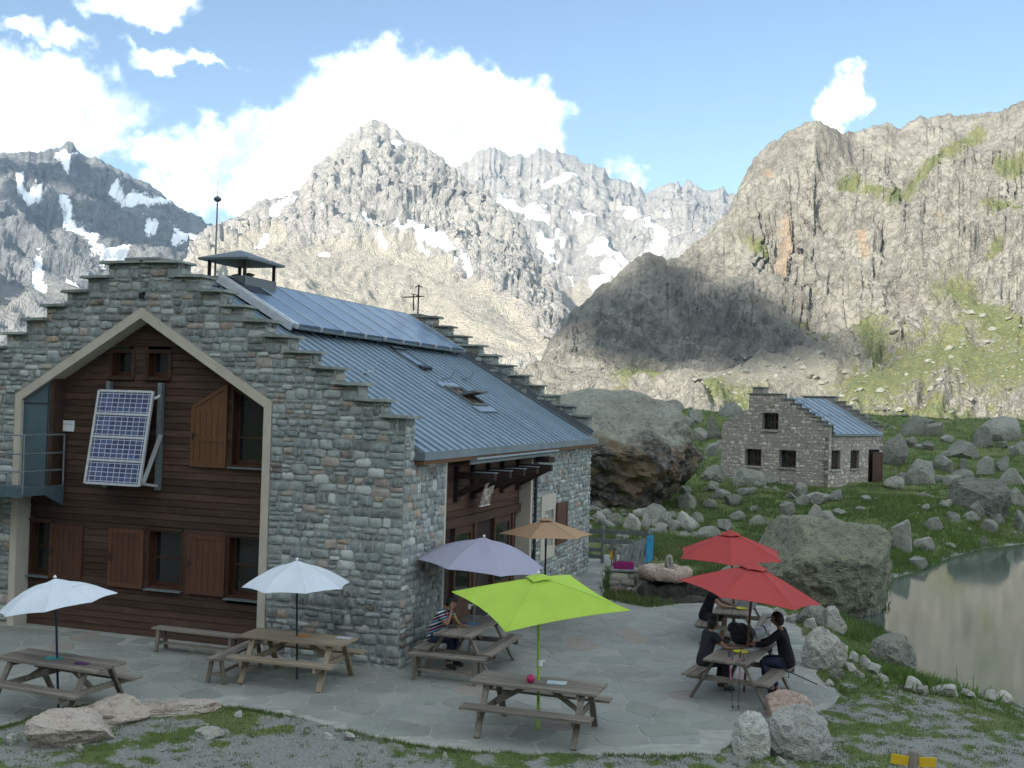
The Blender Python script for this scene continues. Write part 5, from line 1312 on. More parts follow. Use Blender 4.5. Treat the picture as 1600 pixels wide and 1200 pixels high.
# ------------------------------------------------------------------ people
def skin_mesh(verts, edges, radii, root, sub=1):
    me = bpy.data.meshes.new('tmp'); me.from_pydata([tuple(v) for v in verts], edges, []); o = bpy.data.objects.new('tmp', me); COL.objects.link(o)
    md = o.modifiers.new('s', 'SKIN'); md.use_smooth_shade = True; md.branch_smoothing = 0.6
    sv = me.skin_vertices[0].data
    for i, r_ in enumerate(radii): sv[i].radius = r_ if isinstance(r_, tuple) else (r_, r_)
    for i in range(len(verts)): sv[i].use_root = (i == root)
    ss_ = o.modifiers.new('u', 'SUBSURF'); ss_.levels = sub; ss_.render_levels = sub
    dg = bpy.context.evaluated_depsgraph_get(); dg.update(); ev = o.evaluated_get(dg); m2 = bpy.data.meshes.new_from_object(ev)
    bpy.data.objects.remove(o, do_unlink=True); bpy.data.meshes.remove(me); return m2
class Skel:
    def __init__(s): s.v = []; s.e = []; s.r = []
    def p(s, co, r, par=None):
        s.v.append(Vector(co)); s.r.append(r)
        if par is not None: s.e.append((par, len(s.v)-1))
        return len(s.v)-1
def hand(sk, wrist_i, d, side, n):
    w = sk.v[wrist_i]; d = Vector(d).normalized(); n = Vector(n).normalized(); t = d.cross(n).normalized()*side
    palm = sk.p(w+d*0.055, (0.034, 0.020), wrist_i); kn = sk.p(w+d*0.085, (0.034, 0.018), palm)
    for k, (o, l) in enumerate(((-0.030, 0.062), (-0.010, 0.072), (0.010, 0.068), (0.029, 0.054))):
        a = sk.p(w+d*0.10+t*o, 0.009, kn); b = sk.p(w+d*(0.10+l*0.55)+t*o-n*0.008, 0.0085, a); sk.p(w+d*(0.10+l*0.9)+t*o-n*0.028, 0.0075, b)
    a = sk.p(w+d*0.045-t*0.048, 0.011, palm); sk.p(w+d*0.085-t*0.066-n*0.012, 0.009, a)
def head_mesh(bm, c, fwd, up, size=0.115):
    c, f, u = Vector(c), Vector(fwd).normalized(), Vector(up).normalized(); r_ = f.cross(u).normalized(); u = r_.cross(f)
    tmp = bmesh.new(); bmesh.ops.create_uvsphere(tmp, u_segments=18, v_segments=14, radius=1.0); vs = []
    for v in tmp.verts:
        x, y, z = v.co; sx, sy, sz = 0.66, 0.84, 1.0
        if z < 0: sx *= 1+0.22*z; sy *= 1+0.10*z
        p = Vector((x*sx, y*sy, z*sz))
        if y > 0.75 and abs(x) < 0.25 and -0.30 < z < 0.1: p.y += 0.20*(1-abs(x)/0.25)       # nose
        if y > 0.6 and abs(z-0.02) < 0.14 and 0.18 < abs(x) < 0.55: p.y -= 0.07               # eye sockets
        if y > 0.6 and -0.58 < z < -0.42: p.y += 0.03                                          # lips
        if abs(x) > 0.9 and abs(z) < 0.3: p.x += 0.10*math.copysign(1, x)                      # ears
        vs.append(bm.verts.new(c + (r_*p.x + f*p.y + u*p.z)*size))
    tmp.verts.index_update()
    for f_ in tmp.faces: bm.faces.new([vs[v.index] for v in f_.verts])
    tmp.free()
def hair_mesh(c, fwd, up, size, mat, name, parent, back=0.35, bun=False, low=-0.25, grow=1.09):
    c, f, u = Vector(c), Vector(fwd).normalized(), Vector(up).normalized(); r_ = f.cross(u).normalized(); u = r_.cross(f)
    bm = bmesh.new(); bmesh.ops.create_uvsphere(bm, u_segments=18, v_segments=12, radius=1.0)
    P = np.array([v.co[:] for v in bm.verts]); nz = fbm(P*3+size*50, 3)
    dele = []
    for v, n_ in zip(bm.verts, nz):
        x, y, z = v.co
        if (y > 0.35 and z < 0.42) or z < low or (y > -0.1 and z < -0.35): dele.append(v)
        v.co = c + (r_*(x*0.69*grow) + f*(y*0.87*grow-0.03) + u*(z*grow))*size*(1+0.06*n_)
    bmesh.ops.delete(bm, geom=dele, context='VERTS')
    if bun:
        ret = bmesh.ops.create_icosphere(bm, subdivisions=2, radius=size*0.42)
        for v in ret['verts']: v.co = v.co + c - f*size*0.55 + u*size*1.1
    me = bpy.data.meshes.new(name); bm.to_mesh(me); bm.free(); me.materials.append(mat); me.polygons.foreach_set('use_smooth', [True]*len(me.polygons)); return link(name, me, parent)
def build_person(label, loc, deg, J, mats, hair=True, bun=False, cap=False, sleeve='short', scale=1.0):
    """J: joints in the person's frame (x right, y forward, z up from the ground)"""
    root = thing('person', label, 'person', loc, R(deg), 'people sitting at the tables'); root.scale = (scale,)*3
    sk = Skel(); g = {k: Vector(v) for k, v in J.items()}
    pel = sk.p(g['pelvis'], (0.12, 0.085)); sp_ = sk.p((g['pelvis']*0.5+g['chest']*0.5), (0.10, 0.08), pel); ch_ = sk.p(g['chest'], (0.11, 0.075), sp_)
    nk = sk.p(g['neck'], 0.056, ch_); sk.p(g['head']-(g['head']-g['neck'])*0.25, 0.052, nk)
    for s, sg in (('l', -1), ('r', 1)):
        sh_ = sk.p(g['sh_'+s], 0.048, ch_); el = sk.p(g['el_'+s], 0.040, sh_); wr = sk.p(g['wr_'+s], 0.027, el); hand(sk, wr, g['hd_'+s], sg, g['hn_'+s])
        hp = sk.p(g['hip_'+s], 0.088, pel); kn = sk.p(g['kn_'+s], 0.060, hp); an = sk.p(g['an_'+s], 0.040, kn); sk.p(g['to_'+s], 0.036, an)
    me = skin_mesh(sk.v, sk.e, sk.r, 0)
    bm = bmesh.new(); bm.from_mesh(me); head_mesh(bm, g['head'], g['face'], g['headup']); bm.to_mesh(me); bm.free(); me.materials.clear(); me.materials.append(mats['skin'])
    me.polygons.foreach_set('use_smooth', [True]*len(me.polygons)); link('body', me, root)
    # shirt
    t = Skel(); z_ = t.p(g['pelvis']+Vector((0, 0.0, -0.13)), (0.19, 0.165)); a = t.p(g['pelvis']+Vector((0, 0, 0.02)), (0.185, 0.155), z_); b = t.p(g['pelvis']*0.5+g['chest']*0.5, (0.178, 0.145), a); c = t.p(g['chest'], (0.19, 0.145), b); t.p(g['neck']-(g['neck']-g['chest'])*0.12, 0.078, c)
    for s in 'lr':
        q = t.p(g['sh_'+s], 0.083, c)
        if sleeve == 'short': t.p(g['sh_'+s]*0.42+g['el_'+s]*0.58, 0.066, q)
        else: e = t.p(g['el_'+s], 0.058, q); t.p(g['el_'+s]*0.06+g['wr_'+s]*0.94, 0.042, e)
    me = skin_mesh(t.v, t.e, t.r, 0, 2); me.materials.clear(); me.materials.append(mats['shirt']); link('shirt', me, root)
    t = Skel(); a = t.p(g['pelvis']+Vector((0, 0.03, -0.02)), (0.13, 0.09))
    for s in 'lr':
        h = t.p(g['hip_'+s]+Vector((0, 0.06, 0.0)), 0.10, a); k = t.p(g['kn_'+s], 0.080, h)
        if mats.get('short_legs'): pass
        else: t.p(g['an_'+s]*0.92+g['kn_'+s]*0.08, 0.062, k)
    me = skin_mesh(t.v, t.e, t.r, 0, 2); me.materials.clear(); me.materials.append(mats['trousers']); link('trousers', me, root)
    for s in 'lr':
        t = Skel(); a = t.p(g['an_'+s]+Vector((0, -0.03, -0.02)), 0.052); d = (g['to_'+s]-g['an_'+s]); b = t.p(g['an_'+s]+d*0.6, 0.05, a); t.p(g['to_'+s]+d.normalized()*0.03, 0.04, b)
        me = skin_mesh(t.v, t.e, t.r, 0, 1); me.materials.clear(); me.materials.append(mats['shoe']); link('shoe', me, root)
    if hair: hair_mesh(g['head'], g['face'], g['headup'], 0.118, mats['hair'], 'hair', root, bun=bun, low=-0.8, grow=1.15)
    if cap:
        f, u = g['face'].normalized(), g['headup'].normalized()
        hair_mesh(g['head']+u*0.012, f+u*0.05, u, 0.118, mats['cap'], 'cap', root, low=0.22, grow=1.12)
        vz = MB(); r_ = f.cross(u).normalized(); c0 = g['head']+u*0.052+f*0.075
        pts = []
        for q in np.linspace(-1, 1, 9): pts.append(c0 + r_*q*0.078 + f*(0.02+0.085*math.sqrt(max(0, 1-q*q))) - u*0.018*math.sqrt(max(0, 1-q*q)))
        pts2 = [c0 + r_*q*0.078 for q in np.linspace(-1, 1, 9)]
        V = pts2+pts; V = V+[p-u*0.008 for p in V]; n = 9; Fc = []
        for i in range(n-1): Fc += [(i, i+1, n+i+1, n+i), (2*n+i, 3*n+i, 3*n+i+1, 2*n+i+1), (n+i, n+i+1, 3*n+i+1, 3*n+i)]
        vz.add(V, Fc); vz.build('cap_visor', mats['cap'], root)
    return root
def sit(lean=0.12, headf=0.05, **k):
    J = dict(pelvis=(0, 0, 0.56), chest=(0, lean, 0.97), neck=(0, lean+0.05, 1.13), head=(0, lean+0.05+headf, 1.27), face=(0, 1, -0.15), headup=(0, 0.15, 1),
             sh_l=(-0.175, lean+0.01, 1.06), sh_r=(0.175, lean+0.01, 1.06), el_l=(-0.25, lean+0.20, 0.83), el_r=(0.25, lean+0.20, 0.83), wr_l=(-0.16, lean+0.40, 0.80), wr_r=(0.16, lean+0.40, 0.80),
             hd_l=(0.4, 1, 0), hd_r=(-0.4, 1, 0), hn_l=(0, 0, 1), hn_r=(0, 0, 1), hip_l=(-0.095, 0.02, 0.54), hip_r=(0.095, 0.02, 0.54), kn_l=(-0.13, 0.43, 0.53), kn_r=(0.13, 0.43, 0.53),
             an_l=(-0.13, 0.38, 0.085), an_r=(0.13, 0.38, 0.085), to_l=(-0.14, 0.54, 0.045), to_r=(0.14, 0.54, 0.045))
    J.update(k); return J
def stripes():
    t = NT('striped cotton'); v = t.coords('Object'); s = t.n('ShaderNodeSeparateXYZ'); t.l(v, s.inputs[0])
    z = t.math('MULTIPLY_ADD', s.outputs['Y'], -0.45, s.outputs['Z']); w = t.math('FRACT', t.math('MULTIPLY', z, 5.6))
    col = t.cramp(w, [(0.0, (0.012, 0.015, 0.04)), (0.24, (0.60, 0.62, 0.66)), (0.42, (0.012, 0.015, 0.04)), (0.55, (0.16, 0.38, 0.52)), (0.68, (0.14, 0.012, 0.045)), (0.92, (0.60, 0.62, 0.66))], True)
    return t.done(col, 0.9)
M['skin'] = simple('skin', (0.30, 0.165, 0.11), (0.24, 0.13, 0.085), 20, 0.55); M['hair'] = simple('dark hair', (0.012, 0.010, 0.009), (0.02, 0.016, 0.013), 40, 0.6, 0.4)
M['stripe'] = stripes(); M['jean'] = simple('dark denim', (0.03, 0.04, 0.075), (0.02, 0.028, 0.05), 30, 0.9, 0.2); M['tee'] = simple('charcoal cotton', (0.024, 0.026, 0.033), (0.017, 0.018, 0.024), 20, 0.9, 0.2)
M['blackknit'] = simple('black fleece', (0.009, 0.009, 0.011), (0.006, 0.006, 0.008), 25, 0.95, 0.2); M['shoe'] = flat('dark shoe', (0.022, 0.02, 0.018)); M['capc'] = flat('dark cap', (0.014, 0.013, 0.02), 0.9)
base = dict(skin=M['skin'], hair=M['hair'], shoe=M['shoe'])
def seat_on(T, x, side, inset=0.62): p = tbl(T, x, side*inset, 0.0); return (p[0], p[1], ZT), math.degrees(T.rotation_euler.z) + (180 if side > 0 else 0)
# striped person on the wall side of the table, head propped on one hand, pencil in the other
loc, dg_ = seat_on(T_MAN, -0.28, 1)
build_person('person in a striped t-shirt with head propped on a hand, sitting by the stone wall', loc, dg_-8,
    sit(0.17, 0.09, head=(0.0, 0.36, 1.21), face=(0.05, 1, -0.55), headup=(0, 0.5, 1), neck=(0, 0.25, 1.10), chest=(0, 0.14, 0.95), sh_r=(0.17, 0.19, 1.03), sh_l=(-0.17, 0.19, 1.03), el_r=(0.20, 0.38, 0.815), wr_r=(0.105, 0.41, 1.06), hd_r=(-0.15, 0.0, 1), hn_r=(1, 0.2, 0),
        el_l=(-0.22, 0.36, 0.82), wr_l=(-0.10, 0.52, 0.80), hd_l=(0.3, 1, 0.1)), {**base, 'shirt': M['stripe'], 'trousers': M['jean']})
pc = MB(); pc.tube([(0, 0, 0), (-0.05, -0.10, 0.26)], 0.008, 6); pcl = tbl(T_MAN, -0.22, 0.13, 0.756); po = pc.build('pencil', M['c_yellow']); po.location = pcl; po.rotation_euler = (0, 0, R(-60)); tag(po, 'long yellow pencil held by the person in the striped shirt', 'pencil')
loc, dg_ = seat_on(T_RF, -0.22, 1)
build_person('person in a charcoal t-shirt with hair in a bun, back turned, at the backpack table', loc, dg_+44, sit(0.10, 0.04, head=(0, 0.18, 1.23), neck=(0, 0.13, 1.10), hd_r=(-0.2, 1, 0)), {**base, 'shirt': M['tee'], 'trousers': M['tee']}, bun=True, scale=0.96)
loc, dg_ = seat_on(T_RF, 0.42, -1, 0.70)
build_person('person in black long sleeves and a dark cap leaning on the backpack table', loc, dg_+2, sit(0.10, 0.05, head=(0, 0.19, 1.25), neck=(0, 0.14, 1.10), el_l=(-0.30, 0.28, 0.88), wr_l=(-0.24, 0.52, 0.815), el_r=(0.24, 0.36, 0.84), wr_r=(0.05, 0.50, 0.815), an_l=(-0.15, 0.10, 0.085), to_l=(-0.16, 0.26, 0.045)), {**base, 'shirt': M['blackknit'], 'trousers': M['jean'], 'cap': M['capc']}, cap=True, sleeve='long', scale=1.03)
loc, dg_ = seat_on(T_RB, -0.40, 1)
build_person('person in black, mostly hidden by the red parasol, at the rear table', loc, dg_, sit(0.14, 0.06), {**base, 'shirt': M['blackknit'], 'trousers': M['tee'], 'short_legs': True})
# ================================================================== ROCKS
def rock_mat(name, c1, c2, c3, lichen=0.35, low=None, sc=1.0, strata=0.0):
    t = NT(name); v = t.coords('Object', rnd=True); g = t.geo()
    n1 = t.noise(g, 1.1*sc, 4, 0.6); n2 = t.noise(g, 6*sc, 5, 0.65); n3 = t.noise(g, 26*sc, 2, 0.6)
    col = t.mix(t.ramp(n1, 0.3, 0.7), c1, c2)
    col = t.mix(t.ramp(n2, 0.52, 0.33, 0, 0.7), col, c3)
    col = t.mix(t.ramp(n2, 0.50, 0.64, 0, lichen), col, (0.30, 0.31, 0.19))
    col = t.mix(t.ramp(n3, 0.55, 0.75, 0, 0.3), col, tuple(min(1, x*1.35) for x in c2))
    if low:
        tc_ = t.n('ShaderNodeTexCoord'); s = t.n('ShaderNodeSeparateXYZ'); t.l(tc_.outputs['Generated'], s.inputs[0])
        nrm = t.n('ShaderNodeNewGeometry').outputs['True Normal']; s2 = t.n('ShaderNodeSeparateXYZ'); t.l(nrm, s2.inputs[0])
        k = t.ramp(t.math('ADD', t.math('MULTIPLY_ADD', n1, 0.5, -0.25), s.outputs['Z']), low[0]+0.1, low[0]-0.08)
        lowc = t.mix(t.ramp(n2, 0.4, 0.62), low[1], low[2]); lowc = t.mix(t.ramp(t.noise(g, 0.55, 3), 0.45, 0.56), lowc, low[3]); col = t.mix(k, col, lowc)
    oi = t.n('ShaderNodeObjectInfo').outputs['Random']; hs = t.n('ShaderNodeHueSaturation'); t.l(col, hs.inputs['Color']); t.l(t.math('MULTIPLY_ADD', oi, 0.5, 0.78), hs.inputs['Value'])
    h = t.math('MULTIPLY_ADD', n3, 0.35, n2)
    return t.done(hs.outputs[0], 0.9, t.bump(h, 1.0, 0.16/sc), 0.2)
M['rock'] = rock_mat('grey lichen rock', (0.22, 0.222, 0.19), (0.29, 0.29, 0.25), (0.125, 0.13, 0.11))
M['rock_pink'] = rock_mat('pinkish rock', (0.43, 0.315, 0.255), (0.48, 0.385, 0.32), (0.22, 0.16, 0.13), 0.1, sc=1.4)
M['rock_pale'] = rock_mat('pale rock', (0.36, 0.345, 0.305), (0.44, 0.425, 0.385), (0.20, 0.195, 0.17), 0.35, sc=1.5)
M['rock_white'] = rock_mat('whitish quartz rock', (0.46, 0.45, 0.41), (0.55, 0.54, 0.50), (0.26, 0.25, 0.22), 0.35, sc=1.6)
M['rock_ledge'] = rock_mat('pale pinkish ledge', (0.46, 0.375, 0.31), (0.52, 0.45, 0.385), (0.25, 0.20, 0.165), 0.15, sc=1.4)
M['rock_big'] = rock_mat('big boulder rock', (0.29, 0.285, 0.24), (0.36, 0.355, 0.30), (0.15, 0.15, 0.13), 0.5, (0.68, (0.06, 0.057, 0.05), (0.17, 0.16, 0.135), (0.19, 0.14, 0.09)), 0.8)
M['rock_wet'] = rock_mat('wet dark rock', (0.05, 0.048, 0.042), (0.075, 0.07, 0.06), (0.022, 0.022, 0.02), 0.05, sc=1.5)
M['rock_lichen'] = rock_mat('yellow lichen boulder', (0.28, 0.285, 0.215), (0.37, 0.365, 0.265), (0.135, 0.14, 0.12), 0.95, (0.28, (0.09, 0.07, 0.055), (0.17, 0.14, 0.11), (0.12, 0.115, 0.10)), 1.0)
def rock_mesh(name, seed, sub, mat, cuts=9, rough=0.10, flatb=-0.45, d0=0.44, d1=0.80, nf=1.9, strata=0.0):
    cuts = max(cuts+5, 1); rough = rough*0.85
    rg = np.random.default_rng(seed); bm = bmesh.new(); bmesh.ops.create_icosphere(bm, subdivisions=sub, radius=1.0)
    P = np.array([v.co[:] for v in bm.verts])
    for _ in range(cuts):
        n = rg.normal(size=3); n /= np.linalg.norm(n); d = rg.uniform(d0, d1); k = P@n-d; P = P - np.where(k > 0, k, 0)[:, None]*n
    if sub >= 4: P = fracture(P, 14, seed+1)
    P = P*(1+rough*(0.55*fbm(P*nf+seed, 4)+0.55*(ridged(P*nf*1.7+seed*2, 4)-0.4)))[:, None] if True else P
    if strata: P = P*(1+strata*np.round(perlin(np.column_stack([P[:, 0]*0.6, P[:, 1]*0.6, P[:, 2]*5+seed]))*3)/3)[:, None]
    P[:, 2] = np.where(P[:, 2] < flatb, flatb+(P[:, 2]-flatb)*0.15, P[:, 2])
    lo, hi = P.min(0), P.max(0); P = (P-(lo+hi)/2)/((hi-lo)/2); P[:, 2] = (P[:, 2]+1)/2
    for v, p in zip(bm.verts, P): v.co = p
    me = bpy.data.meshes.new(name); bm.to_mesh(me); bm.free(); me.materials.append(mat); me.polygons.foreach_set('use_smooth', [True]*len(me.polygons)); me.set_sharp_from_angle(angle=R(32)); return me
SHAPES = [rock_mesh('rock', 100+i, 3, M['rock'], cuts=8+i % 4) for i in range(14)]
PSHAPES = [rock_mesh('pale rock', 300+i, 3, M['rock_pale'], cuts=8+i % 4) for i in range(5)]
def put_rock(me, px0, px1, py0, py1, name='boulder', depth=1.0, rz=None, sink=0.2, rise=1.0, back=0.0):
    """by its outline in the photograph: stands where the foot of that outline meets the ground"""
    p = hit((px0+px1)/2, py1)
    if p is None: return None
    D = math.hypot(p[0], p[1]); w = (px1-px0)*D/F_PX; h = max((py1-py0)*D/F_PX, 0.1)*rise
    dv = np.array([p[0], p[1]])/D; hz = w*0.5*depth
    o = link(name, me); o.location = (p[0]+dv[0]*hz*0.8, p[1]+dv[1]*hz*0.8, p[2]-h*sink)
    o.rotation_euler = (0, 0, rz if rz is not None else random.uniform(0, 6.28)); o.scale = (w/2, w/2*depth, h*(1+sink)) if rz is not None else (w/2*0.97, w/2*0.97, h*(1+sink)); return o
def facing(px): return -math.atan((px-800)/F_PX)

# the great boulder behind the refuge
p = hit(1005, 803); D = math.hypot(p[0], p[1])
def fracture(P, n, seed, lo=0.88, hi=0.97):
    rg_ = np.random.default_rng(seed)
    for _ in range(n):
        q = rg_.normal(size=3); q /= np.linalg.norm(q); s_ = P@q; d = s_.max()*rg_.uniform(lo, hi); k = s_-d; P = P-np.where(k > 0, k, 0)[:, None]*q
    return P
def great_boulder():
    bm = bmesh.new(); bmesh.ops.create_icosphere(bm, subdivisions=6, radius=1.0); P = np.array([v.co[:] for v in bm.verts])
    for n, d in [((0.1, -0.75, 0.66), 0.60), ((-0.05, -0.90, -0.44), 0.60), ((0.80, -0.20, -0.56), 0.62), ((0.9, 0.1, 0.35), 0.80), ((-0.5, -0.2, 0.85), 0.70), ((0.25, 0.1, 0.95), 0.72), ((-0.9, -0.2, 0.1), 0.9), ((0.55, -0.7, 0.2), 0.74), ((-0.3, -0.8, -0.5), 0.60)]:
        n = np.array(n); n = n/np.linalg.norm(n); k = P@n-d; P = P-np.where(k > 0, k, 0)[:, None]*n
    P = fracture(P, 40, 3); low = sstep(-P[:, 2], -0.25, 0.2)
    P = P*(1+0.06*fbm(P*1.5+4, 5)+(0.055+0.09*low)*(ridged(P*2.4+9, 6, g=0.62)-0.5))[:, None]
    for v, q in zip(bm.verts, P): v.co = q
    me = bpy.data.meshes.new('boulder'); bm.to_mesh(me); bm.free(); me.materials.append(M['rock_big']); me.polygons.foreach_set('use_smooth', [True]*len(me.polygons)); me.set_sharp_from_angle(angle=R(38)); return me
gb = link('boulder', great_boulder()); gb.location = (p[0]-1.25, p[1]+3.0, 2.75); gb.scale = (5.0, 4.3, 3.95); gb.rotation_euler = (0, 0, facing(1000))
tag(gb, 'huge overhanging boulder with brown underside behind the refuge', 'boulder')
def lake_boulder():
    bm = bmesh.new(); bmesh.ops.create_icosphere(bm, subdivisions=6, radius=1.3); P = np.array([v.co[:] for v in bm.verts])
    for n, d in [((-0.72, -0.42, 0.55), 0.62), ((0.05, -0.70, 0.72), 0.66), ((0.12, 0.1, 0.99), 0.76), ((1.0, -0.18, -0.02), 0.90), ((0.30, -0.90, -0.30), 0.72), ((-0.55, -0.80, -0.15), 0.78), ((-0.95, 0.1, -0.1), 0.98), ((0.7, -0.5, 0.5), 0.86), ((-0.15, -0.95, 0.22), 0.74)]:
        n = np.array(n); n = n/np.linalg.norm(n); k = P@n-d; P = P-np.where(k > 0, k, 0)[:, None]*n
    P = fracture(P, 45, 8); st = perlin(np.column_stack([P[:, 0]*0.8+P[:, 2]*0.9, P[:, 1]*0.8, (P[:, 2]-0.4*P[:, 0])*4.5]))
    P = P*(1+0.05*fbm(P*1.6+2, 4)+0.075*(ridged(P*2.2+6, 6, g=0.62)-0.5)+0.05*st)[:, None]
    for v, q in zip(bm.verts, P): v.co = q
    me = bpy.data.meshes.new('boulder'); bm.to_mesh(me); bm.free(); me.materials.append(M['rock_lichen']); me.polygons.foreach_set('use_smooth', [True]*len(me.polygons)); me.set_sharp_from_angle(angle=R(38)); return me
lbp = ground_at(1304, 955, -0.35)
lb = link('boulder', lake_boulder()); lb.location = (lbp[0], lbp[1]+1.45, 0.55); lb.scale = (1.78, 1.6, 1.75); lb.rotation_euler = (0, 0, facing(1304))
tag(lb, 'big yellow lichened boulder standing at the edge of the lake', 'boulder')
KEY = [ # mesh seed, bbox, material, label, depth, cuts
        (42, (1253,1322,986,1046), 'rock_pale', 'pale angular boulder right behind the person with the cap', 0.9, 1),
    (43, (1283,1322,951,986), 'rock_pale', 'rounded pale rock in the grass below the lichened boulder', 0.9, 5),
    (44, (1246,1291,948,978), 'rock', 'flat slanting rock between the rear red table and the lake', 0.9, 7),
    (45, (1360,1428,997,1048), 'rock', 'grey brown boulder at the water with lake in front', 0.9, 7),
    (46, (1190,1297,1116,1190), 'rock_white', 'largest pale boulder of three at the terrace corner', 0.8, -2),
    (47, (1142,1204,1116,1182), 'rock_white', 'upright whitish boulder, narrowest of three at the terrace corner', 0.8, -2),
    (48, (1195,1272,1088,1130), 'rock_pink', 'flat pinkish boulder of three at the terrace corner', 0.8, -2),
    (49, (46,175,1122,1170), 'rock_ledge', 'sloping pink rock outcrop in the grass before the terrace', 0.7, 8),
    (50, (105,240,1104,1136), 'rock_ledge', 'low pink rock ledge along the terrace edge', 0.7, 8),
    (51, (195,342,1101,1118), 'rock_ledge', 'thin pink rock ledge tapering along the terrace edge', 0.5, 8),
    (52, (972,1001,803,831), 'rock_pale', 'pale rounded boulder in the rubble below the huge overhanging boulder', 0.9, 6),
    (53, (1380,1417,680,728), 'rock', 'grey boulder leaning close behind the hut door corner', 0.9, 7),
    (54, (1416,1461,720,757), 'rock', 'cracked grey boulder in the grass a few steps from the hut door', 0.9, 8),
    (55, (1257,1283,789,818), 'rock_pale', 'pale upright block in the grass in front of the hut', 0.9, 6),
    (56, (1145,1197,733,762), 'rock', 'slanting boulder at the foot of the hut gable', 0.8, 7),
    (57, (1095,1132,727,752), 'rock', 'rounded boulder in the grass beside the hut gable end', 0.9, 5),
    (58, (1486,1574,752,802), 'rock', 'broad flat grey outcrop above the far lake shore', 0.7, 8),
    (59, (1024,1074,592,624), 'rock', 'smooth sloping slab on the skyline above the huge boulder', 0.8, 7),
    (60, (966,1024,594,624), 'rock', 'dark hollowed boulder on the skyline above the huge boulder', 0.8, 8),
    (61, (1521,1548,668,700), 'rock', 'upright rounded boulder on the meadow under the cliff', 0.9, 5),
    (62, (1202,1258,811,842), 'rock', 'long slab boulder between the red parasols and the hut', 0.7, 8),
    (63, (1270,1312,800,828), 'rock', 'grey boulder tucked behind the yellow lichened boulder', 0.8, 7),
    (64, (305,350,1140,1156), 'rock_pale', 'flat whitish stone set in the foreground grass', 0.8, 6),
]
for seed, bb, mt, lab, dep, cuts in KEY:
    sub = 5 if (bb[1]-bb[0]) > 60 else 4
    o = put_rock(rock_mesh('boulder', seed*7, sub, M[mt], cuts=cuts, rough=0.15, d0=0.58, d1=0.88), *bb, depth=dep, rz=facing((bb[0]+bb[1])/2))
    if o: tag(o, lab, 'boulder')
ZONES = {
 'a': ('boulder heaped on the skyline ridge behind the huge boulder', [(893,928,592,612),(935,974,596,622),(1036,1074,624,646),(990,1020,625,640),(1006,1036,630,646),(940,968,620,640),(870,905,600,625),(1074,1100,640,662),(1102,1128,648,686),(1112,1166,628,650),(1100,1124,690,712),(1080,1105,668,690),(905,940,612,632),(1134,1160,650,668),(1060,1085,650,668)]),
 'b': ('stone in the rubble below the huge overhanging boulder', [(1008,1038,806,824),(1058,1088,800,826),(1040,1066,812,830),(928,950,800,822),(948,972,802,824),(1000,1014,802,826),(1030,1052,800,818),(985,1005,795,808),(1066,1084,814,832),(940,960,812,826),(1020,1045,818,830),(1000,1030,795,806)]),
 'c': ('grey rock lying in the grass around the stone hut', [(1057,1088,772,798),(1217,1242,785,808),(1210,1236,822,842),(1200,1248,834,858),(1245,1275,815,835),(1380,1414,746,764),(1200,1222,740,758),(1240,1262,755,775),(1110,1140,765,780),(1130,1160,775,792),(1095,1120,780,796),(1170,1185,790,800),(1295,1318,766,782),(1080,1100,800,818),(1140,1165,800,815),(1120,1145,812,830),(1172,1200,805,822),(1090,1115,825,840),(1152,1180,762,774),(1262,1290,770,784),(1225,1245,770,780),(1300,1325,796,806),(1335,1352,792,800),(1060,1080,760,775),(1100,1122,752,768)]),
 'd': ('grey boulder on the slope between the hut and the far lake shore', [(1405,1449,650,680),(1440,1472,660,682),(1535,1592,653,688),(1484,1528,690,717),(1460,1492,713,737),(1515,1540,785,808),(1533,1557,814,832),(1531,1543,838,854),(1556,1577,715,737),(1526,1552,715,742),(1390,1424,815,862),(1425,1458,841,860),(1421,1448,872,890),(1577,1602,690,712),(1560,1600,735,760),(1475,1500,742,758),(1490,1520,735,750),(1570,1602,765,790),(1410,1432,683,700),(1440,1460,690,704),(1500,1512,718,734),(1470,1485,705,716),(1585,1605,800,830),(1440,1470,810,830),(1480,1500,800,815),(1470,1490,680,692),(1555,1580,690,700),(1505,1530,800,815),(1545,1570,805,818)]),
 'e': ('small pale stone in the grass by the near lake shore', [(1413,1440,1062,1082),(1455,1498,1072,1090),(1500,1525,1080,1092),(1298,1318,1046,1062),(1320,1338,1038,1050),(1326,1342,1020,1034),(1345,1362,1025,1045),(1355,1378,1040,1054),(1530,1560,1082,1096),(1310,1322,1030,1042),(1556,1580,1084,1098),(1336,1350,1050,1060),(1430,1452,1074,1086),(1290,1302,1064,1074),(1370,1392,1058,1068),(1256,1276,966,982),(1205,1230,950,966),(1225,1250,960,975)]),
 'f': ('small whitish stone in the foreground gravel', [(365,378,1112,1122),(505,522,1148,1158),(535,556,1147,1160),(118,130,1168,1176),(415,424,1122,1130),(620,632,1168,1176),(690,702,1178,1188),(246,256,1128,1136),(470,482,1160,1168),(1210,1228,1186,1198),(1152,1166,1180,1190),(0,30,1150,1166)])}
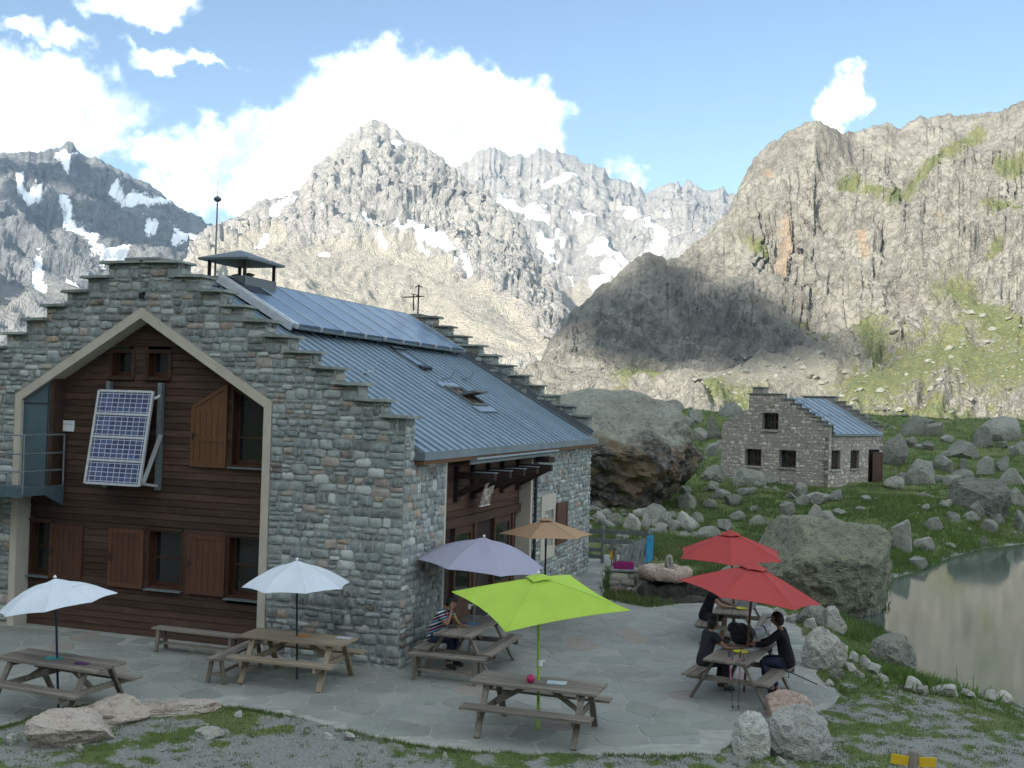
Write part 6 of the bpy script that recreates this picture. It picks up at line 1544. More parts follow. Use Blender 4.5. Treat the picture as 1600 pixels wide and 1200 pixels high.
def sub_label(zk, b, lab):
    x, y = (b[0]+b[1])/2, b[3]
    if zk == 'c':
        if x < 1126 and y < 800: return 'grey rock in the grass between the huge boulder and the hut'
        if x < 1200: return 'grey rock in the grass behind the rear red parasol, below the hut gable'
        if y > 800: return 'grey rock heaped close behind the yellow lichened boulder'
        return 'grey rock in the grass close in front of the hut wall'
    if zk == 'd':
        if y < 706: return 'boulder on the upper slope beyond the hut, close under the cliff'
        if x < 1470 and y > 805: return 'rock beside the yellow lichened boulder where the far shore begins'
        if y > 780: return 'rock low on the grassy bank above the far lake shore'
        return 'boulder on the middle slope between the hut door and the broad flat outcrop'
    if zk == 'a': return 'boulder in the heap right behind the hut gable' if x > 1074 else lab
    if zk == 'e': return 'pale stone on the grass strip along the waterline' if y > 1060 else ('pale stone in the grass beside the rear red table' if y < 990 else 'pale stone between the terrace and the grey brown waterside boulder')
    if zk == 'f': return 'whitish stone in the gravel beside the terrace corner boulders' if x > 1100 else lab
    return lab
for zk, (lab, boxes) in ZONES.items():
    for i, b in enumerate(boxes):
        me = (PSHAPES[i % 5] if zk in 'ef' or (zk == 'b' and i % 2) else SHAPES[(i*5+ord(zk)) % 14])
        o = put_rock(me, *b, name='rock')
        if o: tag(o, sub_label(zk, b, lab), 'rock', {'a': 'boulders along the skyline ridge', 'b': 'rubble below the huge boulder', 'c': 'rocks around the hut', 'd': 'boulders above the far shore', 'e': 'stones by the near shore', 'f': 'stones in the foreground gravel'}[zk])
# scattered smaller stones (too many to count) over meadow and slope
def scatter_rocks(n, region, smin, smax, name, mat, seed, dens=None):
    rg = np.random.default_rng(seed); protos = []
    for i in range(6):
        me = rock_mesh('tmp', 700+i+seed, 1 if smax < 0.3 else 2, None or M['rock'], cuts=6, rough=0.12); V = np.array([v.co[:] for v in me.vertices]); T = np.array([p.vertices[:] for p in me.polygons]); protos.append((V, T)); bpy.data.meshes.remove(me)
    VV, FF, AA = [], [], []; off = 0
    pts = region(rg, n); hz = ground_h(pts)
    for (x, y), z in zip(pts, hz):
        V, T = protos[rg.integers(6)]; s = smin*(smax/smin)**(rg.random()**2.2); a = rg.uniform(0, 6.28); c, sn = math.cos(a), math.sin(a); k = rg.uniform(0.6, 1.0, 3)*s
        q = V*np.array([k[0], k[1], k[2]*1.1]); q = np.column_stack([q[:, 0]*c-q[:, 1]*sn, q[:, 0]*sn+q[:, 1]*c, q[:, 2]]) + np.array([x, y, z-0.22*k[2]])
        VV.append(q); FF.append(T+off); off += len(V)
    me = np_mesh(name, np.concatenate(VV), np.concatenate(FF), mat, smooth=True, sharp=35); return tag(link(name, me), kind='stuff')
HUT_C = ground_at(1293, 772, 0.4)
HB = [HUT_C[:2]+np.array(q) for q in ((0.6, -0.8), (-6.5, 5.6), (-1.0, 11.5), (6.0, 5.5))]
def ok(P): return (poly_sd(P, TERR) < 0.12) & (poly_sd(P, LAKE) < -0.1) & (poly_sd(P, HB) < 0) & (poly_sd(P, bldg) < -0.1)
def reg_meadow(rg, n):
    P = []
    while len(P) < n:
        r_ = rg.uniform(34, 104, 400); a = rg.uniform(R(-3), R(27), 400); Q = np.column_stack([r_*np.sin(a), r_*np.cos(a)])
        cl = fbm(np.column_stack([Q*0.12, np.zeros(400)]), 3); Q = Q[ok(Q) & (cl+0.15*rg.random(400) > 0.16)]; P += list(Q)
    return np.array(P[:n])
def reg_fore(rg, n):
    P = []
    while len(P) < n:
        Q = np.column_stack([rg.uniform(-9, 12, 500), rg.uniform(13, 27, 500)]); Q = Q[ok(Q) & (grass_mask(Q) < 0.62)]; P += list(Q)
    return np.array(P[:n])
scatter_rocks(650, reg_meadow, 0.08, 0.8, 'meadow_stones', M['rock'], 5)
scatter_rocks(7500, reg_fore, 0.009, 0.042, 'gravel', M['rock_pale'], 6)

# ================================================================== STONE HUT
hut = thing('stone_hut', 'small old stone hut with stepped gable and pale sheet roof beyond the meadow', 'building', HUT_C - np.array([0, 0, 0.4]), R(-44))
GH = [(0, -1.0), (0, 4.30), (0.33, 4.30), (0.33, 4.52), (0.75, 4.52), (0.75, 4.76), (1.16, 4.76), (1.16, 4.97), (1.58, 4.97), (1.58, 5.22), (2.04, 5.22), (2.04, 5.47), (2.51, 5.47), (2.51, 5.73), (3.05, 5.73), (3.05, 6.02), (5.30, 6.02), (5.30, 5.05), (5.62, 5.05), (5.62, 4.80), (6.25, 4.80), (6.25, 4.45), (7.0, 4.30), (7.18, 4.10), (7.18, -1.0)]
fh = lambda u, z, d: (-u, d, z)
HW = [(3.27, 4.36, 3.93, 4.91), (4.37, 5.48, 1.72, 2.72), (2.06, 3.15, 1.76, 2.76)]
HS = [(0.34, 1.42, 1.80, 2.87), (2.64, 3.72, 1.80, 2.86)]; HD = (4.92, 6.35, 0.62, 2.88)
HLEN = 6.8
hw = MB().prism(GH, fh, 0.35, 0.5).build('gable_wall', M['dark'], hut)
def top_at(u, lst):
    zs = []
    for (a, b), (c, d) in zip(lst[1:-2], lst[2:-1]):
        if abs(a-c) < 1e-6: continue
        if min(a, c)-1e-6 <= u <= max(a, c)+1e-6: zs.append(b+(d-b)*(u-a)/(c-a))
    return min(zs) if zs else 4.0
# wall front built in strips around the windows
wf = MB(); us = sorted(set([0, 7.18]+[u for u, _ in GH]+[v for w in HW for v in w[:2]]))
for a, b in zip(us[:-1], us[1:]):
    m = (a+b)/2; segs = [(-1.0, None)]
    cuts_ = sorted([(w[2], w[3]) for w in HW if w[0] < m < w[1]])
    z0 = -1.0; rec = []
    for c, d in cuts_: rec.append((z0, c)); z0 = d
    for (c, d) in rec: wf.prism([(a, c), (b, c), (b, d), (a, d)], fh, 0.0, 0.349)
    wf.prism([(a, z0), (b, z0), (b, top_at(b-1e-4, GH)), (a, top_at(a+1e-4, GH))], fh, 0.0, 0.349)
wf = wf.build('gable_face', M['hut_mortar'], hut); tag(wf, kind='stuff')
hs_ = MB(); vs_ = sorted([0.5, HLEN]+[v for w in HS+[HD] for v in w[:2]])
fs = lambda v, z, d: (-d, v, z)
for a, b in zip(vs_[:-1], vs_[1:]):
    m = (a+b)/2; z0 = -1.0
    for w in HS+[HD]:
        if w[0] < m < w[1]:
            hs_.prism([(a, -1.0), (b, -1.0), (b, w[2]), (a, w[2])], fs, 0.0, 0.4); z0 = w[3]
    hs_.prism([(a, z0), (b, z0), (b, 3.80), (a, 3.80)], fs, 0.0, 0.4)
hs_.prism([(0.0, -1.0), (0.499, -1.0), (0.499, 3.80), (0.0, 3.80)], fs, 0.001, 0.4)
hs_ = hs_.build('flank_face', M['hut_mortar'], hut); tag(hs_, kind='stuff')
hr = MB(); hr.span((-6.8, 0.5, -1.0), (-6.4, HLEN, 3.8)); hr.build('rear_flank_wall', M['hut_mortar'], hut)
MB().prism([(p_[0], p_[1]) for p_ in GH], fh, HLEN-0.4, HLEN).build('rear_gable_wall', M['hut_mortar'], hut)
MB().span((-0.42, 0.51, -0.9), (-0.401, HLEN-0.41, 3.7)).build('dark_inside', M['dark'], hut)
rg = random.Random(5)
def iv_h(za, zb):
    out = []; s = None; step = 0.02; ulist = np.arange(0, 7.181, step); zz = (za+zb)/2
    good = [top_at(min(max(u, 0.001), 7.179), GH) >= zb and not any(w[0] < u < w[1] and zb > w[2] and za < w[3] for w in HW) for u in ulist]
    for u, g_ in zip(ulist, good):
        if g_ and s is None: s = u
        if (not g_) and s is not None: out.append((s, u-step)); s = None
    if s is not None: out.append((s, 7.18))
    return [q for q in out if q[1]-q[0] > 0.1]
SH_ = []
zb_ = [-0.6, 4.30, 4.52, 4.76, 4.97, 5.22, 5.47, 5.73, 6.02]
for a, b in zip(zb_[:-1], zb_[1:]): SH_ += masonry(wf, lambda s, z, d: (-s, d+0.02, z), a, b, iv_h, lambda s, z: np.array([20, 62, 3.]), rg, 0.12, 0.30, 0.14, 0.42, 0.03)
def iv_hs(za, zb):
    r_ = [(0.0, HLEN)]
    for w in HS+[HD]:
        if zb > w[2] and za < w[3]:
            n_ = []
            for s, e in r_:
                if w[1] <= s or w[0] >= e: n_.append((s, e))
                else:
                    if w[0]-s > 0.05: n_.append((s, w[0]))
                    if e-w[1] > 0.05: n_.append((w[1], e))
            r_ = n_
    return r_
SH2 = masonry(hs_, lambda s, z, d: (-d-0.02, s, z), -0.6, 3.8, iv_hs, lambda s, z: np.array([20, 62, 3.]), rg, 0.12, 0.30, 0.14, 0.42, 0.03)
for par, lst in ((wf, SH_), (hs_, SH2)):
    mb = MB()
    for (_, V, Fc, rnd, _p) in lst: mb.add(V, Fc, rnd)
    tag(mb.build('rubble_stones', M['hut_geo'], par, smooth=50, attr='rnd'), kind='stuff')
# roof: right slope in sheets, left slope one piece
HRZ, HRU, HEU, HEZ = 5.86, 3.6, -0.16, 3.86; sl_h = (HRZ-HEZ)/(HRU-HEU)
def hrp(u, v, off=0.0): return (-u+off*0.45, v, HEZ+(u-HEU)*sl_h+off)
NS = 8; sw_ = (HLEN-0.80)/NS
hroof = MB().prism([(HEU, HEZ-0.14), (HEU, HEZ-0.03), (HRU, HRZ-0.03), (7.1, 4.0), (7.1, 3.86), (HRU, HRZ-0.2)], fh, 0.41, HLEN-0.41).build('roof', M['hutroof'], hut)
for i in range(NS):
    a = 0.415+i*sw_
    for (u0, u1) in ((HEU-0.04, 1.75), (1.68, HRU)):
        off = 0.0 if u0 < 0 else 0.022
        sh = MB(); P_ = [hrp(u0, a, off-0.02), hrp(u0, a+sw_-0.012, off-0.02), hrp(u1, a+sw_-0.012, off-0.02), hrp(u1, a, off-0.02)]; P2 = [(p_[0], p_[1], p_[2]+0.022) for p_ in P_]
        sh.add(P_+P2, [(3, 2, 1, 0), (4, 5, 6, 7), (0, 1, 5, 4), (1, 2, 6, 5), (2, 3, 7, 6), (3, 0, 4, 7)])
        P_ = [hrp(u0, a, off), hrp(u0, a+0.05, off), hrp(u1, a+0.05, off), hrp(u1, a, off)]; P2 = [(p_[0], p_[1], p_[2]+0.05) for p_ in P_]
        sh.add(P_+P2, [(3, 2, 1, 0), (4, 5, 6, 7), (0, 1, 5, 4), (1, 2, 6, 5), (2, 3, 7, 6), (3, 0, 4, 7)])
        sh.build('roof_sheet', M['hutroof'], hroof)
for yo in (0.0, HLEN-0.4):
    for k, (u, z) in enumerate(((0.0, 4.30), (0.33, 4.52), (0.75, 4.76), (1.16, 4.97), (1.58, 5.22), (2.04, 5.47), (2.51, 5.73))):
        nx = (0.33, 0.75, 1.16, 1.58, 2.04, 2.51, 3.05)[k]
        MB().box((-(u+nx)/2+0.08, yo+0.2, z+0.035), (nx-u+0.22, 0.56, 0.06)).build('coping_slab', M['slab'], hut)
    MB().box((-4.18, yo+0.2, 6.055), (2.45, 0.56, 0.06)).build('coping_slab', M['slab'], hut)
MB().span((-5.1, 0.05, 6.09), (-4.35, 0.6, 6.40)).build('chimney', M['hut_mortar'], hut)
MB().box((-4.72, 0.32, 6.43), (0.9, 0.7, 0.06)).build('chimney_slab', M['slab'], hut)
def hut_window(w, f, sash=True):
    a, b, c, d = w
    o = MB(); o.prism([(a-0.05, c-0.12), (b+0.05, c-0.12), (b+0.05, c), (a-0.05, c)], f, -0.10, 0.2); o = o.build('window', M['rock_pale'], hut)
    p_ = MB(); p_.prism([(a, c), (b, c), (b, d), (a, d)], f, 0.30, 0.32); p_.build('pane', M['pane'], o)
    if sash:
        s_ = MB(); x0 = a+(b-a)*0.02
        q0, q1 = a+(b-a)*0.0, a+(b-a)*0.62
        for (x, y, x2, y2) in ((q0, c, q0+0.07, d-0.1), (q1-0.07, c, q1, d-0.1), (q0+.07, c, q1-.07, c+0.07), (q0+.07, d-0.17, q1-.07, d-0.1), ((q0+q1)/2-0.025, c+.07, (q0+q1)/2+0.025, d-.17), (q0+.07, (c+d)/2-0.08, (q0+q1)/2-.025, (c+d)/2-0.03), ((q0+q1)/2+.025, (c+d)/2-0.08, q1-.07, (c+d)/2-0.03)):
            s_.prism([(x, y), (x2, y), (x2, y2), (x, y2)], f, 0.24, 0.295)
        s_.build('sash', M['winwood'], o)
    else:
        s_ = MB(); s_.prism([(a+0.02, c+0.01), (b-0.02, c+0.01), (b-0.02, d-0.02), (a+0.02, d-0.02)], f, 0.16, 0.2); s_.build('shutter', M['darkbeam'], o)
for w in HW: hut_window(w, fh)
for w in HS: hut_window(w, fs, False)
dr = MB(); dr.prism([(HD[0]+0.05, HD[2]), (HD[1]-0.02, HD[2]), (HD[1]-0.02, HD[3]-0.05), (HD[0]+0.05, HD[3]-0.05)], fs, 0.20, 0.26); dr = dr.build('door', M['darkbeam'], hut)
lf = MB()
for k in range(5): lf.span((0.075, HD[0]+0.35+0.27*k, HD[2]+0.02), (0.115, HD[0]+0.35+0.27*k+0.262, HD[3]-0.16))
tag(lf.build('open_door_leaf', M['winwood'], hut), kind='stuff')
for k, (w, z) in enumerate(((2.3, 0.20), (1.7, 0.42), (1.4, 0.60))): MB().span((0.0, 5.65-w/2, z-0.7), (1.5-0.45*k, 5.65+w/2, z)).build('step', M['rock_pale'], hut)

# ================================================================== FENCE, LOW WALL, FOUNTAIN
B_ = at_depth(1012, 885, 35.4); 
fe = thing('rail_fence', 'grey wooden rail fence closing the path behind the refuge', 'fence', (0, 0, 0))
pA, pB, pC = ground_at(941, 880), ground_at(1012, 884), ground_at(900, 878)
for p_, r_ in ((pA, 0.055), (pB, 0.06)): MB().tube([(p_[0], p_[1], -0.2), (p_[0], p_[1], 1.16), (p_[0], p_[1], 1.20)], [r_, r_, r_*0.5], 8).build('post', M['greypaint'], fe, smooth=40)
for z in (1.02, 0.72): MB().beam((pC[0], pC[1], z), (pB[0], pB[1], z), 0.035, 0.14).build('rail', M['greypaint'], fe)
for z in (0.42, 0.20): MB().beam((pC[0], pC[1], z), (pA[0]+0.05, pA[1], z), 0.035, 0.12).build('rail', M['greypaint'], fe)
ga = thing('lattice_gate', 'grey wooden lattice fence panel beside the path with a blue towel on it', 'fence', (0, 0, 0))
q0, q1 = ground_at(1012, 884)+np.array([0.05, -0.25, 0]), at_depth(956, 905, 31.2); q0[2] = q1[2] = 0; q1 = q1+np.array([0.05, 0, 0])
dl = q1-q0
for s in (0.0, 0.33, 0.55, 0.98): p_ = q0+dl*s; MB().tube([(p_[0], p_[1], -0.2), (p_[0], p_[1], 1.06), (p_[0], p_[1], 1.09)], [0.05, 0.05, 0.02], 8).build('post', M['greypaint'], ga, smooth=40)
for k in range(8):
    s0, s1 = k/8.5, min(1.0, k/8.5+0.17); a, b = q0+dl*s0, q0+dl*s1
    MB().beam((a[0]+0.05, a[1], 0.98), (b[0]+0.05, b[1], 0.12), 0.025, 0.10, up=(1, 0, 0)).build('slat', M['greypaint'], ga)
for z in (0.15, 0.93): MB().beam((q0[0], q0[1], z), (q1[0], q1[1], z), 0.04, 0.10).build('rail', M['greypaint'], ga)
M['towel'] = cloth('blue towel', (0.03, 0.27, 0.48), 0.1)
tw = MB(); a, b = q0+dl*0.03, q0+dl*0.22; nn = np.array([-dl[1], dl[0], 0])/np.linalg.norm(dl); nn = -nn if nn[1] > 0 else nn
V = []; n_ = 9
for lay in (0, 1):
    for i in range(n_):
        for j in range(7):
            s = i/(n_-1); p_ = a*(1-s)+b*s+nn*(0.09+0.02*math.sin(s*9+j*0.4)-0.008*lay); V.append((p_[0], p_[1], 1.05-0.78*j/6-0.05*math.sin(s*3)*(j/6)))
Fc = []; st_ = n_*7
for lay in (0, 1):
    for i in range(n_-1):
        for j in range(6): f_ = (lay*st_+i*7+j, lay*st_+(i+1)*7+j, lay*st_+(i+1)*7+j+1, lay*st_+i*7+j+1); Fc.append(f_ if lay == 0 else f_[::-1])
tag(tw.add(V, Fc).build('towel', M['towel'], smooth=2), 'bright blue towel hanging on the lattice fence', 'towel')
sg = thing('trail_marker', 'small orange and yellow sign on the rail fence', 'sign', (0, 0, 0)); c_ = at_depth(956, 867, pA[1]-0.12); MB().box(tuple(c_), (0.14, 0.03, 0.26)).build('plate', M['c_orange'], sg)
MB().box(tuple(c_+np.array([-0.03, -0.02, 0])), (0.05, 0.02, 0.2)).build('mark', M['c_yellow'], sg); MB().beam(tuple(c_+np.array([0, 0.03, 0.3])), tuple(c_+np.array([0, 0.03, -c_[2]])), 0.04, 0.04, up=(0, 1, 0)).build('stake', M['greypaint'], sg)

lw = thing('low_stone_wall', 'low rubble wall with flat cap stones beside the fountain', 'wall', (2.78, 30.05, 0), R(-8))
core = MB().span((0.02, 0.05, -0.1), (1.62, 0.5, 0.55)).build('wall_core', M['mortar'], lw)
rg2 = random.Random(3)
wl_ = masonry(core, lambda s, z, d: (s, 0.05+d, z), 0.0, 0.56, lambda a, b: [(0.02, 1.62)], lambda s, z: np.array([3, 30, 0.3]), rg2, 0.15, 0.28, 0.22, 0.55, 0.03) + masonry(core, lambda s, z, d: (0.02+d, 0.5-s, z), 0.0, 0.56, lambda a, b: [(0.0, 0.45)], lambda s, z: np.array([3, 30, 0.3]), rg2, 0.15, 0.28, 0.2, 0.4, 0.03)
for (_, V, Fc, rnd, _p) in wl_: o = MB().add(V, Fc).build('stone', M['hut_obj'], core, smooth=50); o['rnd'] = rnd
MB().box((0.42, 0.26, 0.60), (0.86, 0.55, 0.07)).build('cap_stone', M['slab'], lw, bevel=0.015); MB().box((1.28, 0.27, 0.625), (0.80, 0.52, 0.10)).build('cap_stone', M['slab'], lw, bevel=0.015)
tr = thing('planter_box', 'magenta plastic tray on the end of the low stone wall', 'tray', Vector((2.78, 30.05, 0)) + Matrix.Rotation(R(-8), 3, 'Z') @ Vector((0.36, 0.22, 0.636)), R(-8))
mb = MB(); mb.span((-0.27, -0.13, 0), (0.27, 0.13, 0.02)); mb.build('base', M['c_magenta'], tr)
for lo_, hi_ in (((-0.27, -0.13, 0.02), (0.27, -0.11, 0.18)), ((-0.27, 0.11, 0.02), (0.27, 0.13, 0.18)), ((-0.27, -0.11, 0.02), (-0.25, 0.11, 0.18)), ((0.25, -0.11, 0.02), (0.27, 0.11, 0.18))): MB().span(lo_, hi_).build('side', M['c_magenta'], tr)
ff = ground_at(1044, 944)
fo = thing('stone_fountain', 'hollowed pinkish stone basin with upright spout stone by the terrace', 'fountain', (ff[0], ff[1]+0.75, 0))
bs_ = MB().lathe([(0.0, 0.50), (0.46, 0.48), (0.58, 0.54), (0.64, 0.66), (0.62, 0.80), (0.55, 0.86), (0.44, 0.87), (0.37, 0.84), (0.30, 0.78), (0.0, 0.76)], n=40)
Vb = np.array(bs_.v); nb_ = fbm(Vb*3.1, 4); ang = np.arctan2(Vb[:, 1], Vb[:, 0]); Vb[:, :2] *= (1+0.13*nb_+0.10*np.cos(2*ang+0.6)+0.06*np.cos(5*ang))[:, None]; Vb[:, 2] += 0.035*fbm(Vb*4+9, 3); Vb[:, 1] *= 0.8; bs_.v = [tuple(q) for q in Vb]
bs_.build('basin', M['rock_pink'], fo, smooth=45)
o = MB().lathe([(0.0, 0.80), (0.33, 0.80), (0.34, 0.79)], n=20).build('basin_water', M['rock_wet'], fo); o.scale = (1, 0.78, 1)
o = link('spout_stone', rock_mesh('spout', 915, 3, M['rock_pale'], cuts=6), fo); o.scale = (0.11, 0.09, 0.36); o.location = (0.12, 0.16, 0.80)
MB().tube([(0.12, 0.07, 1.06), (0.12, -0.02, 1.08), (0.12, -0.05, 1.02), (0.12, -0.05, 0.86)], 0.014, 8).build('spout', M['black'], fo, smooth=40)
for i, (x, y, w, d, h, z) in enumerate(((0.1, 0.25, 0.75, 0.55, 0.55, -0.05), (-0.35, 0.0, 0.4, 0.4, 0.5, -0.05), (0.65, 0.35, 0.6, 0.5, 0.6, -0.05), (0.2, -0.35, 0.85, 0.35, 0.13, -0.04), (0.9, -0.1, 0.5, 0.4, 0.2, -0.05))):
    o = link('base_stone', rock_mesh('base', 920+i, 4, M['rock_wet'], cuts=7), fo); o.scale = (w, d, h); o.location = (x, y, z)
for i, (x, y, s, h) in enumerate(((-0.62, 0.05, 0.22, 0.6), (-0.5, 0.3, 0.25, 0.72), (1.0, 0.5, 0.35, 0.55), (1.45, 0.45, 0.4, 0.4))):
    o = link('side_stone', rock_mesh('side', 940+i, 3, M['rock'], cuts=7), fo); o.scale = (s, s, h); o.location = (x, y, -0.05)

# yellow finger post in the near foreground
gp = at_depth(1427, 1173, 13.2); gz = float(ground_h([gp[:2]])[0])
sp_ = thing('trail_signpost', 'weathered grey post with two yellow direction boards in the foreground', 'signpost', (gp[0], gp[1], gz), R(-8))
hh = gp[2]-gz; MB().tube([(0, 0, -0.2), (0, 0, hh-0.02), (0.004, 0, hh)], [0.062, 0.058, 0.045], 10).build('post', M['greywood_z'], sp_, smooth=40)
M['signyellow'] = simple('yellow sign paint', (0.62, 0.40, 0.02), (0.55, 0.34, 0.02), 6, 0.5)
MB().beam((-0.06, -0.02, hh-0.12), (-0.26, -0.05, hh-0.09), 0.02, 0.11).build('sign_board', M['signyellow'], sp_); MB().beam((0.06, -0.02, hh-0.12), (0.27, 0.05, hh-0.135), 0.02, 0.11).build('sign_board', M['signyellow'], sp_)

# ================================================================== GRASS AND PLANTS
def grass_mat(name, a, b, c):
    t = NT(name); n = t.noise(t.geo(), 0.4, 3); n2 = t.noise(t.geo(), 9, 2)
    col = t.mix(t.ramp(n, 0.3, 0.7), a, b); col = t.mix(t.ramp(n2, 0.5, 0.8, 0, 0.7), col, c)
    m = t.done(col, 0.8, None, 0.2); tr_ = t.n('ShaderNodeBsdfTranslucent'); t.l(col, tr_.inputs['Color']); mx = t.n('ShaderNodeMixShader'); mx.inputs[0].default_value = 0.3
    t.l(t.bs.outputs[0], mx.inputs[1]); t.l(tr_.outputs[0], mx.inputs[2]); t.l(mx.outputs[0], t.out.inputs['Surface']); return m
M['grass'] = grass_mat('alpine grass', (0.08, 0.13, 0.036), (0.13, 0.165, 0.058), (0.19, 0.19, 0.08))
M['herb'] = grass_mat('broad herbs', (0.09, 0.165, 0.032), (0.13, 0.20, 0.05), (0.19, 0.19, 0.065))
def blades(P, hmin, hmax, w, name, seed, mat, per=1, spread=0.0, lean=0.5):
    rg = np.random.default_rng(seed); P = np.repeat(P, per, axis=0); n = len(P)
    P = P + rg.normal(scale=spread, size=(n, 2)) if spread else P
    z = ground_h(P) if spread < 0.02 else ground_h(P); a = rg.uniform(0, 2*np.pi, n); h = rg.uniform(hmin, hmax, n); l = rg.uniform(0.1, lean, n)*h; d = rg.uniform(0, 2*np.pi, n)
    ww = w*rg.uniform(0.6, 1.3, n)
    B1 = np.column_stack([P[:, 0]+np.cos(a)*ww, P[:, 1]+np.sin(a)*ww, z-0.01]); B2 = np.column_stack([P[:, 0]-np.cos(a)*ww, P[:, 1]-np.sin(a)*ww, z-0.01])
    Tp = np.column_stack([P[:, 0]+np.cos(d)*l, P[:, 1]+np.sin(d)*l, z+h]); V = np.stack([B1, B2, Tp], 1).reshape(-1, 3); Fq = np.arange(3*n).reshape(-1, 3)
    return tag(link(name, np_mesh(name, V, Fq, mat, smooth=False)), kind='stuff')
rg = np.random.default_rng(12)
Q = np.column_stack([rg.uniform(-10, 13, 130000), rg.uniform(13.2, 30, 130000)]); px, py = proj(np.column_stack([Q, np.zeros(len(Q))])); Q = Q[(px > -60) & (px < 1660) & (py < 1260)]
gmk = grass_mask(Q); Q = Q[(gmk + rg.uniform(-0.18, 0.18, len(Q)) > 0.60) & ok(Q)]
blades(Q, 0.012, 0.048, 0.006, 'foreground_grass', 1, M['grass'], per=4, spread=0.04, lean=1.0)
# small tufts dotted over the gravel and along the terrace rim
Q = reg_fore(rg, 1500); Q = Q[grass_mask(Q) > 0.12]; blades(Q, 0.012, 0.05, 0.006, 'gravel_tufts', 8, M['grass'], per=26, spread=0.045, lean=1.0)
E_ = []
for a_, b_ in zip(TERR[:20], TERR[1:21]):
    n_ = int(np.linalg.norm(b_-a_)*38); E_ += [a_+(b_-a_)*rg.random()+rg.normal(scale=0.07, size=2) for _ in range(n_)]
E_ = np.array(E_); E_ = E_[(poly_sd(E_, TERR) < 0.14) & (fbm(np.column_stack([E_*0.8, np.zeros(len(E_))]), 3) > -0.15)]; blades(E_, 0.02, 0.07, 0.006, 'rim_grass', 9, M['grass'], per=14, spread=0.03, lean=1.0)
r_ = 28*(104/28)**rg.random(60000); a = rg.uniform(R(1.5), R(27), 60000); Q = np.column_stack([r_*np.sin(a), r_*np.cos(a)]); Q = Q[ok(Q)]
cl = fbm(np.column_stack([Q*0.5, np.zeros(len(Q))]), 3); Q = Q[cl > -0.25]
blades(Q, 0.06, 0.24, 0.018, 'meadow_grass', 2, M['grass'], per=4, spread=0.09)
# lush herbs along the shore and round the boulders
Q = []
for (x, y, s, n) in ((1340, 970, 0.5, 260), (1320, 985, 0.5, 200), (1450, 875, 0.9, 260), (1420, 880, 0.8, 200), (1500, 850, 1.2, 260), (1540, 845, 1.2, 200), (1400, 1055, 0.5, 200), (1450, 1068, 0.6, 200), (1540, 1085, 0.6, 160), (1380, 1050, 0.4, 120), (1440, 790, 1.6, 420), (1400, 800, 1.2, 260), (1200, 755, 1.0, 160), (970, 830, 0.8, 160), (1590, 1092, 0.4, 120)):
    p_ = hit(x, y)
    if p_ is not None: Q += list(p_[:2]+rg.normal(scale=s, size=(n, 2)))
Q = np.array(Q); Q = Q[ok(Q)]
blades(Q, 0.08, 0.26, 0.02, 'shore_herbs', 3, M['herb'], per=5, spread=0.06, lean=0.9)
for (x, y, h, lab) in ((1494, 1078, 0.50, 'tallest dark flower stalk standing at the lake edge'), (1520, 1084, 0.42, 'second flower stalk next to the tallest one at the lake edge'), (1548, 1082, 0.25, 'short leafy stalk at the lake edge beside the flower stalks')):
    p_ = ground_at(x, y, -0.42); zz = float(ground_h([p_[:2]])[0]); pl = thing('flower_stalk', lab, 'plant', (p_[0], p_[1], max(zz, -0.6)))
    MB().tube([(0, 0, -0.03), (0.01, 0, h*0.5), (0.0, 0.01, h)], [0.006, 0.005, 0.003], 5).build('stem', M['herb'], pl)
    lv = MB()
    for k in range(14):
        t_ = 0.15+0.8*k/14; a_ = k*2.4; l = 0.09*(1-t_*0.6); c, s = math.cos(a_), math.sin(a_); z = h*t_
        lv.add([(0, 0, z), (c*l*0.5-s*0.015, s*l*0.5+c*0.015, z+0.02), (c*l, s*l, z+0.005), (c*l*0.5+s*0.015, s*l*0.5-c*0.015, z+0.02)], [(0, 1, 2, 3)])
    tag(lv.build('leaves', M['herb'], pl), kind='stuff')

# loose blocks on the lit grass slope under the cliff
ck_ = bpy.data.objects['rock_cliff'].data; cv = np.empty(len(ck_.vertices)*3, np.float32); ck_.vertices.foreach_get('co', cv); cv = cv.reshape(-1, 3); cpx, cpy = proj(cv)
sel_ = np.nonzero((cpx > 1060) & (cpx < 1660) & (cpy > 470+0.14*np.abs(cpx-1500)) & (cpy < 668))[0]; rg = np.random.default_rng(31)
sel_ = rg.choice(sel_, 560, replace=False)
VV, FF, off = [], [], 0
protos = []
for i in range(5):
    me_ = rock_mesh('tmp', 850+i, 1, M['rock'], cuts=6); protos.append((np.array([v.co[:] for v in me_.vertices]), np.array([p_.vertices[:] for p_ in me_.polygons]))); bpy.data.meshes.remove(me_)
for i in sel_:
    V, T = protos[int(rg.integers(5))]; s = 0.35*(4.5**(rg.random()**2.5)); a = rg.uniform(0, 6.28); c, sn = math.cos(a), math.sin(a)
    q = V*np.array([s*rg.uniform(0.7, 1.3), s, s*1.1]); VV.append(np.column_stack([q[:, 0]*c-q[:, 1]*sn, q[:, 0]*sn+q[:, 1]*c, q[:, 2]-0.3*s])+cv[i]); FF.append(T+off); off += len(V)
tag(link('talus_blocks', np_mesh('talus_blocks', np.concatenate(VV), np.concatenate(FF), M['rock'], sharp=35)), kind='stuff')

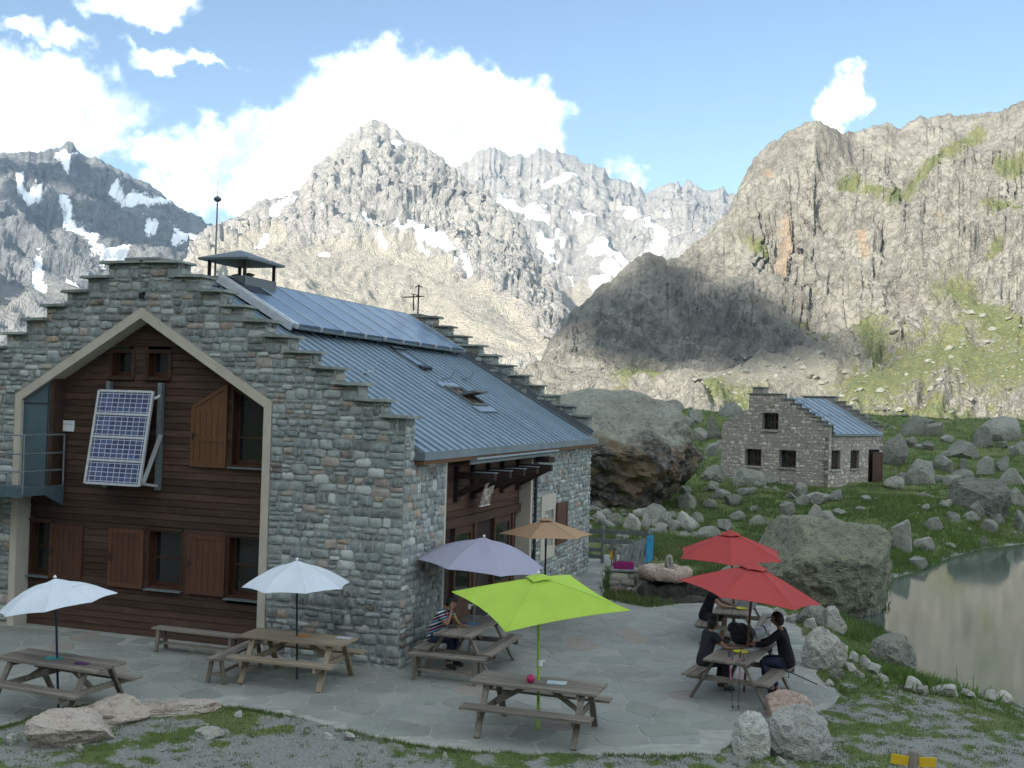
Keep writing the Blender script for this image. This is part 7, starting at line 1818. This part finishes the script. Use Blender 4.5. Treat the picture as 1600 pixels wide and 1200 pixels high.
# ================================================================== passing clouds above (their shade lies on the cliff and on the left peak)
M['cloudm'] = flat('cloud white', (0.8, 0.8, 0.8), 1.0, spec=0.0)
def surf_points(oname):
    m_ = bpy.data.objects[oname].data; q = np.empty(len(m_.vertices)*3, np.float32); m_.vertices.foreach_get('co', q); q = q.reshape(-1, 3); a_, b_ = proj(q); return q, a_, b_
def shade_cloud(pts, oname, alt, rad, flatten, seed):
    sv_, sa_, sb_ = surf_points(oname)
    VV, FF, off = [], [], 0
    bm = bmesh.new(); bmesh.ops.create_icosphere(bm, subdivisions=3, radius=1.0); P = np.array([v.co[:] for v in bm.verts]); T = np.array([[v.index for v in f.verts] for f in bm.faces]); bm.free()
    for i, (x, y, rr_) in enumerate(pts):
        w = sv_[np.argmin((sa_-x)**2+(sb_-y)**2+0.02*np.hypot(sv_[:, 0], sv_[:, 1]))]; t = (alt-w[2])/TO_SUN[2]; c = w+TO_SUN*t
        q = P*(1+0.25*fbm(P*1.5+seed+i, 3))[:, None]*np.array([1, 1, flatten])*rad*rr_ + c; VV.append(q); FF.append(T+off); off += len(P)
    return tag(link('cloud', np_mesh('cloud', np.concatenate(VV), np.concatenate(FF), M['cloudm'])), kind='stuff')
shade_cloud([(880,500,.8),(930,480,1),(1000,470,1.1),(1060,470,1.1),(1120,480,1.1),(1180,500,1.0),(1240,530,0.8),(980,540,1),(1080,540,1),(1170,560,0.8),(1290,545,0.6),(1060,430,.7),(1360,545,.5)], 'rock_cliff', 1000, 17, 0.8, 2.0)
shade_cloud([(40,275,.7),(90,275,.8),(140,290,1),(190,305,1),(240,330,1),(290,355,1),(325,375,.8),(100,320,.8),(160,345,.8),(220,370,.8),(270,385,.7)], 'far_left_mountain', 1900, 85, 0.8, 6.0)

# ================================================================== AIR
hz = MB().span((-3600, -1200, -40), (3600, 3900, 860)).build('haze', None)
t = NT('mountain air'); t.t.nodes.remove(t.bs); pvn = t.n('ShaderNodeVolumePrincipled'); pvn.inputs['Color'].default_value = (0.45, 0.70, 1.0, 1); pvn.inputs['Density'].default_value = 0.75e-4
t.l(pvn.outputs[0], t.out.inputs['Volume']); hz.data.materials.append(t.m); tag(hz, kind='stuff')
